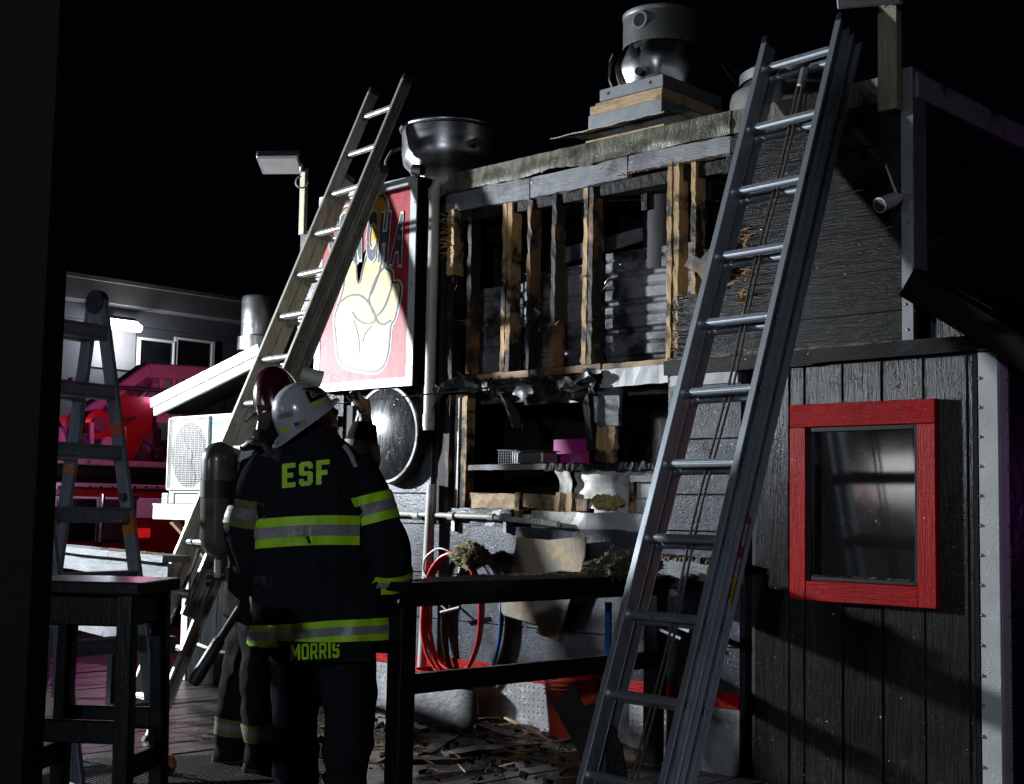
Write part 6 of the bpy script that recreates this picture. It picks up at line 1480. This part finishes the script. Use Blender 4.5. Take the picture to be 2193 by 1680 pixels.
# charred chunk and black leaning sheet by the orange bucket
mb = MB(); bmesh.ops.create_icosphere(mb.bm, subdivisions=4, radius=1.0); cc3 = wz(1105, 1515)
for v in mb.bm.verts:
    n = v.co.copy(); v.co = V((n.x*0.17, n.y*0.10, max(n.z, -0.5)*0.075))*(1+0.5*NZ.noise(n*1.8)+0.2*NZ.noise(n*6)) + cc3 + ZU*0.05
tag(mb.build('charred_chunk', 'char', None), 'large charred lump lying before the tread plate', 'debris')
sh = [(1185, 1512), (1228, 1464), (1247, 1515), (1268, 1505), (1300, 1540), (1330, 1600), (1345, 1690), (1262, 1690), (1237, 1610), (1212, 1562)]
py_ = wz(1290, 1690).y
pp = [wy(px, p2, -1.18) for px, p2 in sh]
o = MB().prism([(p.x, p.z) for p in pp], 0.012, frame_mtx((0, -1.18, 0), (1, 0, 0), (0, 0.0, 1))).build('charred_sheet', 'char', None); tag(o, 'jagged black sheet leaning in front of the orange bucket', 'debris')
# scattered wood chips and splinters
mat('chips', (0.42, 0.29, 0.13), 0.7, c2=(0.20, 0.14, 0.08), nscale=60)
mb = MB()
def chip(p, s_):
    a = rng.uniform(0, 6.28); d = V((math.cos(a), math.sin(a), rng.uniform(-0.2, 0.3)))*s_; e_ = V((-math.sin(a), math.cos(a), rng.uniform(-0.3, 0.3)))*s_*rng.uniform(0.15, 0.5)
    v = [mb.bm.verts.new(p+d), mb.bm.verts.new(p+e_), mb.bm.verts.new(p-d), mb.bm.verts.new(p-e_+ZU*s_*0.3)]
    mb.bm.faces.new(v)
def chips(px, py, rx_, ry_, n, s0, s1, z0=0.0, zfn=0.004):
    c = wz(px, py)
    for _ in range(n):
        a = rng.uniform(0, 6.28); r = math.sqrt(rng.random())*(0.4+0.6*rng.random())
        chip(c + _r0*(r*rx_*math.cos(a)) + YA*(r*ry_*math.sin(a)) + ZU*(z0+rng.uniform(0.002, zfn)), rng.uniform(s0, s1))
chips(430, 1555, 0.55, 0.9, 1300, 0.002, 0.008); chips(460, 1600, 0.8, 1.3, 900, 0.002, 0.007)
chips(1000, 1580, 1.1, 1.0, 4200, 0.003, 0.016, 0.0, 0.09); chips(700, 1560, 1.0, 1.2, 1200, 0.002, 0.01)
chips(300, 1600, 0.8, 0.9, 600, 0.002, 0.006)
for _ in range(900): chip(V((RX+rng.uniform(-0.09, 0.09), rng.uniform(-1.9, -0.1), 0.974+rng.uniform(0, 0.02))), rng.uniform(0.002, 0.008))
for _ in range(160): chip(V((RX+rng.uniform(-0.02, 0.02), rng.uniform(-1.9, -0.2), 0.575)), rng.uniform(0.002, 0.005))
o = mb.build('wood_chips', 'chips', None); o['kind'] = 'stuff'; o['label'] = 'scattered pale wood chips and sawdust on deck and railing'
mb = MB()
for _ in range(260):
    c = wz(rng.uniform(680, 1230), rng.uniform(1480, 1680)); a = rng.uniform(0, 6.28)
    mb.splinter(c+ZU*rng.uniform(0.005, 0.09), (math.cos(a), math.sin(a), rng.uniform(-0.1, 0.4)), rng.uniform(0.04, 0.16), rng.uniform(0.002, 0.006))
o = mb.build('splinter_litter', 'splinter_wood', None); o['kind'] = 'stuff'; o['label'] = 'long splinters strewn through the deck rubble'

# ---------------------------------------------------------------- fire engine in the street
XT = dp(350, 1000, 18).x
def tk(px, py, dx=0.0): return wx(px, py, XT+dx)
mat('engine_red', (0.20, 0.008, 0.010), 0.25, coat=0.5); mat('engine_white', (0.62, 0.60, 0.58), 0.35); mat('engine_dark', (0.02, 0.02, 0.022), 0.5)
mat('truss_paint', (0.34, 0.30, 0.30), 0.45, c2=(0.26, 0.23, 0.23), nscale=3)
mat('chrome', (0.6, 0.6, 0.62), 0.15, metal=1.0); mat('tail_lit', (0.3, 0.01, 0.01), 0.2); M['tail_lit'].node_tree.nodes['Principled BSDF'].inputs['Emission Color'].default_value = (1, 0.02, 0.02, 1); M['tail_lit'].node_tree.nodes['Principled BSDF'].inputs['Emission Strength'].default_value = 0.35
tb = tk(300, 1240); T_ = empty('fire_engine', (XT, tb.y, -0.3), 'red and white ladder fire engine glowing pink behind the deck', 'fire engine')
y_a, y_b = tk(-300, 1000).y, tk(640, 1000).y
def zt(py, px=350): return tk(px, py).z
def tbox(name, y0, y1, z0, z1, x0, x1, m, par=None, bev=0.01): return MB().lim(XT+x0, XT+x1, y0, y1, z0, z1).build(name, m, par or T_, bevel=bev)
tbox('lower_body', y_a, y_b, 0.05, zt(1112), -2.3, 0.0, 'engine_red'); tbox('white_stripe', y_a, y_b, zt(1111), zt(1068), -2.29, 0.012, 'engine_white'); tbox('upper_body', y_a, y_b, zt(1067), zt(1050), -2.3, 0.0, 'engine_red')
tbox('tread_edge', y_a, y_b, zt(1049), zt(1040), -2.32, 0.03, 'tread_metal')
tbox('bed_deck', y_a, y_b, zt(1002), zt(990), -2.3, -0.1, 'tread_metal'); tbox('inner_body', y_a, y_b, zt(1039), zt(1003), -2.2, -0.5, 'engine_dark')
yb0, yb1 = tk(120, 1100).y, tk(205, 1100).y
tbox('roll_door', yb0, yb1, zt(1158), zt(1072), 0.013, 0.03, 'chrome'); tbox('roll_door', tk(215, 1100).y, tk(290, 1100).y, zt(1158), zt(1072), 0.013, 0.03, 'engine_dark')
yl = tk(285, 1145).y; tbox('tail_light', yl-0.12, yl+0.22, zt(1152), zt(1132), 0.031, 0.06, 'tail_lit')
for yy in (yb0-0.1, yb1+0.05): MB().tube([(XT+0.06, yy, zt(1160)), (XT+0.06, yy, zt(1062))], 0.035, 12).build('grab_rail', 'chrome', T_, smooth=40)
MB().lathe([(0.30, 0.0), (0.32, 0.1), (0.26, 0.18), (0.26, 0.45), (0.20, 0.50), (0.20, 0.62), (0, 0.63)], 24, Matrix.Translation(tk(300, 990, -0.6))).build('turntable', 'engine_dark', T_, smooth=40)
# aerial ladder base: sloping arm, level rail, lattice
MB().beam(tk(160, 900, -0.5), tk(312, 790, -0.5), 0.16, 0.26, up=(1, 0, 0)).build('arm', 'truss_paint', T_, bevel=0.02)
MB().beam(tk(180, 915, -0.9), tk(330, 806, -0.9), 0.16, 0.24, up=(1, 0, 0)).build('arm', 'truss_paint', T_, bevel=0.02)
MB().beam(tk(306, 794, -0.5), tk(620, 812, -0.5), 0.20, 0.20).build('top_chord', 'truss_paint', T_, bevel=0.02)
MB().beam(tk(270, 898, -0.5), tk(620, 905, -0.5), 0.10, 0.12).build('lower_chord', 'truss_paint', T_, bevel=0.02)
for (a, b) in (((318, 880), (352, 815)), ((296, 892), (330, 822)), ((355, 893), (385, 812)), ((385, 893), (418, 812)), ((415, 893), (448, 812)), ((520, 808), (485, 893)), ((345, 800), (343, 895)), ((372, 802), (372, 870)), ((405, 805), (350, 890)), ((425, 806), (460, 860)), ((445, 806), (400, 880)), ((470, 806), (500, 860)), ((490, 808), (450, 870))):
    MB().tube([tk(*a, -0.5), tk(*b, -0.5)], 0.038, 10).build('lattice_bar', 'truss_paint', T_, smooth=40)
MB().prism([(tk(px, py).y, tk(px, py).z) for px, py in ((240, 895), (280, 845), (360, 850), (350, 920), (310, 985), (255, 985))], 0.10, frame_mtx((XT-0.3, 0, 0), (0, 1, 0), (0, 0, 1))).build('turret_panel', 'engine_red', T_)
pj = tk(203, 910, -0.2); MB().tube([pj-V((0.15, 0, 0)), pj+V((0.1, 0, 0))], 0.19, 28).build('pivot', 'engine_red', T_, smooth=40); MB().tube([pj+V((0.1, 0, 0)), pj+V((0.14, 0, 0))], 0.10, 24).build('pivot_cap', 'engine_dark', T_, smooth=40)
MB().prism([(tk(px, py).y, tk(px, py).z) for px, py in ((152, 890), (225, 880), (245, 985), (200, 985))], 0.10, frame_mtx((XT-0.35, 0, 0), (0, 1, 0), (0, 0, 1))).build('pivot_bracket', 'engine_red', T_)
for (a, b) in (((163, 822), (160, 985)), ((433, 870), (430, 985)), ((265, 915), (263, 985)), ((195, 905), (197, 990))):
    MB().tube([tk(*a, -0.05), tk(*b, -0.05)], 0.035, 10).build('stanchion', 'truss_paint', T_, smooth=40)
q = tk(163, 818, -0.05); MB().box(q, (0.12, 0.18, 0.09)).build('stanchion_lamp', 'truss_paint', T_, bevel=0.01)
MB().tube([tk(245, 830, -0.05), tk(432, 842, -0.05), tk(433, 872, -0.05)], 0.028, 10).build('hand_rail', 'engine_dark', T_, smooth=40)
for i in range(6):
    y0 = tk(60+i*28, 950).y; MB().lim(XT-0.6, XT-0.25, y0, y0+0.13, zt(985), zt(925+6*(i % 3))).build('equipment_box', ('tread_metal', 'engine_dark', 'truss_paint')[i % 3], T_, bevel=0.015)
MB().lim(XT-0.7, XT-0.2, tk(235, 950).y, tk(262, 950).y, zt(990), zt(940)).build('equipment_box', 'tread_metal', T_, bevel=0.015)
for yy in (y_a+1.2, y_b-1.4, y_b-2.6):
    W_ = MB().tube([(XT-0.3, yy, 0.2), (XT+0.02, yy, 0.2)], 0.5, 32).build('wheel', 'rubber', T_, smooth=40); MB().tube([(XT+0.021, yy, 0.2), (XT+0.05, yy, 0.2)], 0.26, 24).build('rim', 'chrome', W_, smooth=40)
point('red_beacon_glow', tk(300, 905, 0.55), 4.5, (1.0, 0.06, 0.10), 0.08)
point('magenta_beacon_glow', tk(330, 835, 0.9), 18, (1.0, 0.10, 0.42), 0.08)
point('violet_beacon_side_glow', tk(190, 890, 0.8), 9, (0.80, 0.12, 0.85), 0.08)
point('pink_beacon_glow', tk(460, 840, 0.5), 10, (1.0, 0.16, 0.34), 0.08)
point('locker_lamp_glow', tk(250, 1060, 0.9), 4, (0.95, 0.85, 1.0), 0.06)
for i, (a, b, c) in enumerate((((150, 905), (185, 960), (215, 985)), ((225, 870), (262, 900), (290, 895)), ((300, 935), (330, 960), (345, 985)), ((362, 905), (372, 950), (368, 988)))):
    MB().tube([tk(*a, -0.15), tk(*b, -0.10), tk(*c, -0.15)], 0.022, 8).build('hydraulic_hose', 'rubber', T_, smooth=40)
for (px, py, w_, h_) in ((372, 965, 0.30, 0.26), (398, 955, 0.16, 0.34), (455, 968, 0.4, 0.2), (330, 972, 0.12, 0.16)):
    q = tk(px, py, -0.35); MB().box(q, (0.3, w_, h_)).build('equipment_box', 'engine_dark', T_, bevel=0.02)
for px in range(120, 470, 24):
    q = tk(px, 1044, 0.035); MB().tube([q, q+V((0.012, 0, 0))], 0.018, 10).build('marker_stud', 'chrome', T_, smooth=40)
# ---------------------------------------------------------------- building across the street
XB = dp(300, 800, 29).x
def fb2(px, py, dx=0.0): return wx(px, py, XB+dx)
mat('stucco', (0.20, 0.19, 0.18), 0.8, c2=(0.16, 0.15, 0.145), nscale=2, bump=0.3, bscale=30); mat('stucco_dark', (0.07, 0.07, 0.075), 0.8, c2=(0.05, 0.05, 0.055), nscale=2)
ys0, ys1 = fb2(-500, 700).y, fb2(900, 700).y
OB_ = empty('street_building', (XB, fb2(300, 900).y, -0.3), 'long low building with a lit doorway lamp across the street', 'building')
def bbox(name, y0, y1, z0, z1, x0, x1, m, par=None): return MB().lim(XB+x0, XB+x1, y0, y1, z0, z1).build(name, m, par or OB_, bevel=0.01)
ztop_, zpar, zband = fb2(300, 626).z, fb2(300, 668).z, fb2(300, 700).z
bbox('wall', ys0, ys1, -0.3, zband, -6, 0, 'stucco_dark'); bbox('soffit', ys0, ys1, zband+0.002, zpar, -6, 0.10, 'stucco_dark'); bbox('parapet', ys0, ys1, zpar+0.002, ztop_, -6, 0.55, 'stucco'); bbox('coping', ys0, ys1, ztop_+0.002, ztop_+0.10, -6, 0.62, 'stucco')
bbox('wall_panel', fb2(190, 750).y, fb2(288, 750).y, fb2(250, 792).z, fb2(250, 705).z, 0.002, 0.05, 'stucco')
for (p0, p1) in ((296, 370), (375, 452)):
    y0, y1 = fb2(p0, 750).y, fb2(p1, 750).y; z0, z1 = fb2(p0, 800).z, fb2(p0, 722).z
    Wn = bbox('window', y0, y1, z0, z1, 0.002, 0.02, 'window_glass')
    for (a, b, c, d) in ((y0-0.06, y0+0.03, z0, z1), (y1-0.03, y1+0.06, z0, z1), (y0+0.031, y1-0.031, z1-0.06, z1), (y0+0.031, y1-0.031, z0, z0+0.06)): bbox('window_frame', a, b, c, d, 0.021, 0.07, 'engine_white', Wn)
# lamp above the door: the lit one
LMP = empty('wall_lamp', fb2(266, 697, 0.6), 'bright white flood lamp glowing on the building across the street', 'lamp')
em = bpy.data.materials.new('lamp_lit'); em.use_nodes = True; M['lamp_lit'] = em
eb = em.node_tree.nodes['Principled BSDF']; eb.inputs['Emission Color'].default_value = (0.86, 0.92, 1, 1); eb.inputs['Emission Strength'].default_value = 14.0
c = fb2(266, 697, 0.62)
MB().box(c, (0.28, 0.72, 0.15), (0, 0.5, 0)).build('lens', 'lamp_lit', LMP, bevel=0.03); MB().box(c+V((-0.18, 0, 0.10)), (0.30, 0.82, 0.12), (0, 0.5, 0)).build('housing', 'engine_dark', LMP, bevel=0.02)
point('street_flood_glow', c+V((0.15, 0, -0.35)), 130, (0.80, 0.87, 1.0), 0.15)
MB().beam(c+V((-0.2, 0, 0.1)), c+V((-0.72, 0, 0.12)), 0.06, 0.06).build('arm', 'engine_dark', LMP)
# van parked beside the photographer's side of the deck; the window glass mirrors it
mat('van_dark', (0.010, 0.010, 0.012), 0.5, spec=0.2)
EV = empty('parked_van', (-9.3, -11.9, -0.3), 'white-topped dark van parked out of frame, mirrored in the window', 'van')
for (nm, a, m) in (('lower_body', (-11.7, -6.9, -12.9, -11.0, 0.05, 1.54), 'van_dark'), ('upper_body', (-9.36, -7.2, -12.85, -11.01, 1.545, 2.16), 'engine_white'), ('red_band', (-9.52, -9.365, -12.8, -11.015, 1.545, 1.95), 'engine_red'), ('roof_box', (-11.5, -9.525, -12.8, -11.015, 1.545, 1.92), 'rail_grey')):
    MB().lim(*a).build(nm, m, EV, bevel=0.03)
for yy in (-12.95, -11.0):
    for xx in (-10.9, -7.8): MB().tube([(xx, yy-0.08, 0.06), (xx, yy+0.08, 0.06)], 0.36, 28).build('wheel', 'rubber', EV, smooth=40)
# dark char chunks through the rubble
mb = MB()
for _ in range(420):
    c = wz(rng.uniform(650, 1240), rng.uniform(1490, 1690)) + ZU*rng.uniform(0.0, 0.07); s_ = 0.004+0.035*rng.random()**3
    mb.box(c, (s_*rng.uniform(0.6, 2.5), s_, s_*rng.uniform(0.3, 0.8)), (rng.uniform(-0.5, 0.5), rng.uniform(-0.5, 0.5), rng.uniform(0, 3)), jit=s_*0.25)
o = mb.build('char_chunks', 'char', None); o['kind'] = 'stuff'; o['label'] = 'small black char chunks strewn through the deck rubble'

# ---------------------------------------------------------------- things on the burned counter
mat('magenta_sheet', (0.42, 0.02, 0.20), 0.25, c2=(0.50, 0.03, 0.26), nscale=3)
p0, p1 = wy(1187, 942, 0.26), wy(1262, 1000, 0.26)
tag(MB().lim(p0.x, p1.x, 0.255, 0.26, CZ+0.004, p0.z).build('menu_board', 'magenta_sheet', None, bevel=0.001), 'shiny magenta board standing at the back of the counter', 'board')
a, b = wy(1122, 975, 0.12), wy(1178, 1000, 0.12)
mb = MB().lim(a.x+0.01, b.x-0.01, 0.06, 0.20, CZ+0.003, CZ+0.075); Pn = mb.build('steel_pan', 'steel', None, bevel=0.008); tag(Pn, 'shallow steel food pan on the burned counter', 'pan')
MB().lim(a.x-0.004, b.x+0.004, 0.05, 0.21, CZ+0.076, CZ+0.082).build('rim', 'steel', Pn, bevel=0.002)
a, b = wy(1078, 975, 0.10), wy(1118, 1000, 0.10)
Bk = empty('wire_basket', (a.x, 0.12, CZ), 'small wire fry basket on the left of the counter', 'basket')
mb = MB()
for i in range(9):
    x = a.x+(b.x-a.x)*i/8
    mb.tube([(x, 0.06, CZ+0.085), (x, 0.06, CZ+0.006), (x, 0.18, CZ+0.006), (x, 0.18, CZ+0.085)], 0.0016, 5)
for i in range(6):
    z = CZ+0.006+0.079*i/5
    for y in (0.058, 0.182): mb.tube([(a.x, y, z), (b.x, y, z)], 0.0016, 5)
mb.build('mesh', 'steel', Bk)
mb = MB(); mb.tube([(a.x, 0.05, CZ+0.087), (b.x, 0.05, CZ+0.087), (b.x, 0.19, CZ+0.087), (a.x, 0.19, CZ+0.087)], 0.003, 6, closed=True); mb.build('rim', 'steel', Bk)

# ---------------------------------------------------------------- grit and drops clinging to wet surfaces
mat('speck_pale', (0.55, 0.50, 0.42), 0.6, c2=(0.35, 0.30, 0.22), nscale=80)
mat('drop_shine', (0.5, 0.52, 0.55), 0.35, metal=1.0)
gs, ds = MB(), MB()
def fleck(mbx, p, n, s_):
    n = (V(n) + V((rng.uniform(-1, 1), rng.uniform(-1, 1), rng.uniform(-1, 1)))*0.45).normalized()
    u = n.cross(V((0.31, 0.52, 0.79))).normalized(); w = n.cross(u)
    a = rng.uniform(0, 6.28); u, w = u*math.cos(a)+w*math.sin(a), w*math.cos(a)-u*math.sin(a)
    v = [mbx.bm.verts.new(p+u*s_), mbx.bm.verts.new(p+w*s_*rng.uniform(0.4, 1)), mbx.bm.verts.new(p-u*s_), mbx.bm.verts.new(p-w*s_*rng.uniform(0.4, 1))]
    mbx.bm.faces.new(v)
def specks(x0, x1, z0, z1, y, n, s0=0.0007, s1=0.0017, drops=0.5, clump=True):
    k = 0
    while k < n:
        p = V((rng.uniform(x0, x1), y, rng.uniform(z0, z1)))
        if clump and NZ.noise(V((p.x*2.3, 3.0, p.z*2.3))) + 0.35*NZ.noise(V((p.x*9, 1, p.z*9))) < rng.uniform(-0.55, 0.35): continue
        fleck(ds if rng.random() < drops else gs, p, (0, -1, 0), rng.uniform(s0, s1)); k += 1
specks(-3.9, -2.75, 0.02, 2.02, -0.0185, 3600); specks(-4.02, -3.09, 2.12, 3.25, -0.0215, 1500); specks(-2.715, -2.64, 0.0, 2.0, -0.0235, 90)
specks(wx0, wx1, wz1-0.11, wz1, FY-0.002, 330, drops=0.25, clump=False); specks(wx0, wx1, wz0, wz0+0.09, FY-0.002, 260, drops=0.25, clump=False)
specks(wx0, wx0+fw, wz0, wz1, FY-0.003, 200, drops=0.25, clump=False); specks(wx1-fw, wx1, wz0, wz1, FY-0.003, 200, drops=0.25, clump=False)
specks(ix0+0.03, ix1-0.03, iz0+0.03, iz1-0.03, -0.0315, 600, 0.0006, 0.0012, 0.5)
specks(-6.25, -3.99, 0.42, 1.18, -0.021, 1700, drops=0.4); specks(-4.44, -3.99, 1.2, 1.98, -0.021, 420); specks(-7.6, -6.3, 0.4, 1.6, -0.021, 500)
specks(-4.42, -3.09, 2.03, 2.10, -0.0575, 260, drops=0.2, clump=False); specks(-6.2, -4.1, 3.17, 3.38, -0.065, 500, drops=0.6)
for _ in range(420):
    a = rng.uniform(0, 6.28); r = 0.285*math.sqrt(rng.random()); fleck(ds, V((dc.x+r*math.cos(a), -0.118-0.046*(1-(r/0.29)**2), dc.z+r*math.sin(a))), (0, -1, 0), rng.uniform(0.0006, 0.0014))
for _ in range(2600):
    p = wz(rng.uniform(90, 1260), rng.uniform(1470, 1690)); fleck(ds, p+ZU*0.003, (0, 0, 1), rng.uniform(0.0008, 0.0022))
o = gs.build('wall_grit', 'speck_pale', None); o['kind'] = 'stuff'; o['label'] = 'pale sawdust specks stuck to the wet walls'
o = ds.build('water_drops', 'drop_shine', None); o['kind'] = 'stuff'; o['label'] = 'shiny water drops on walls and deck'
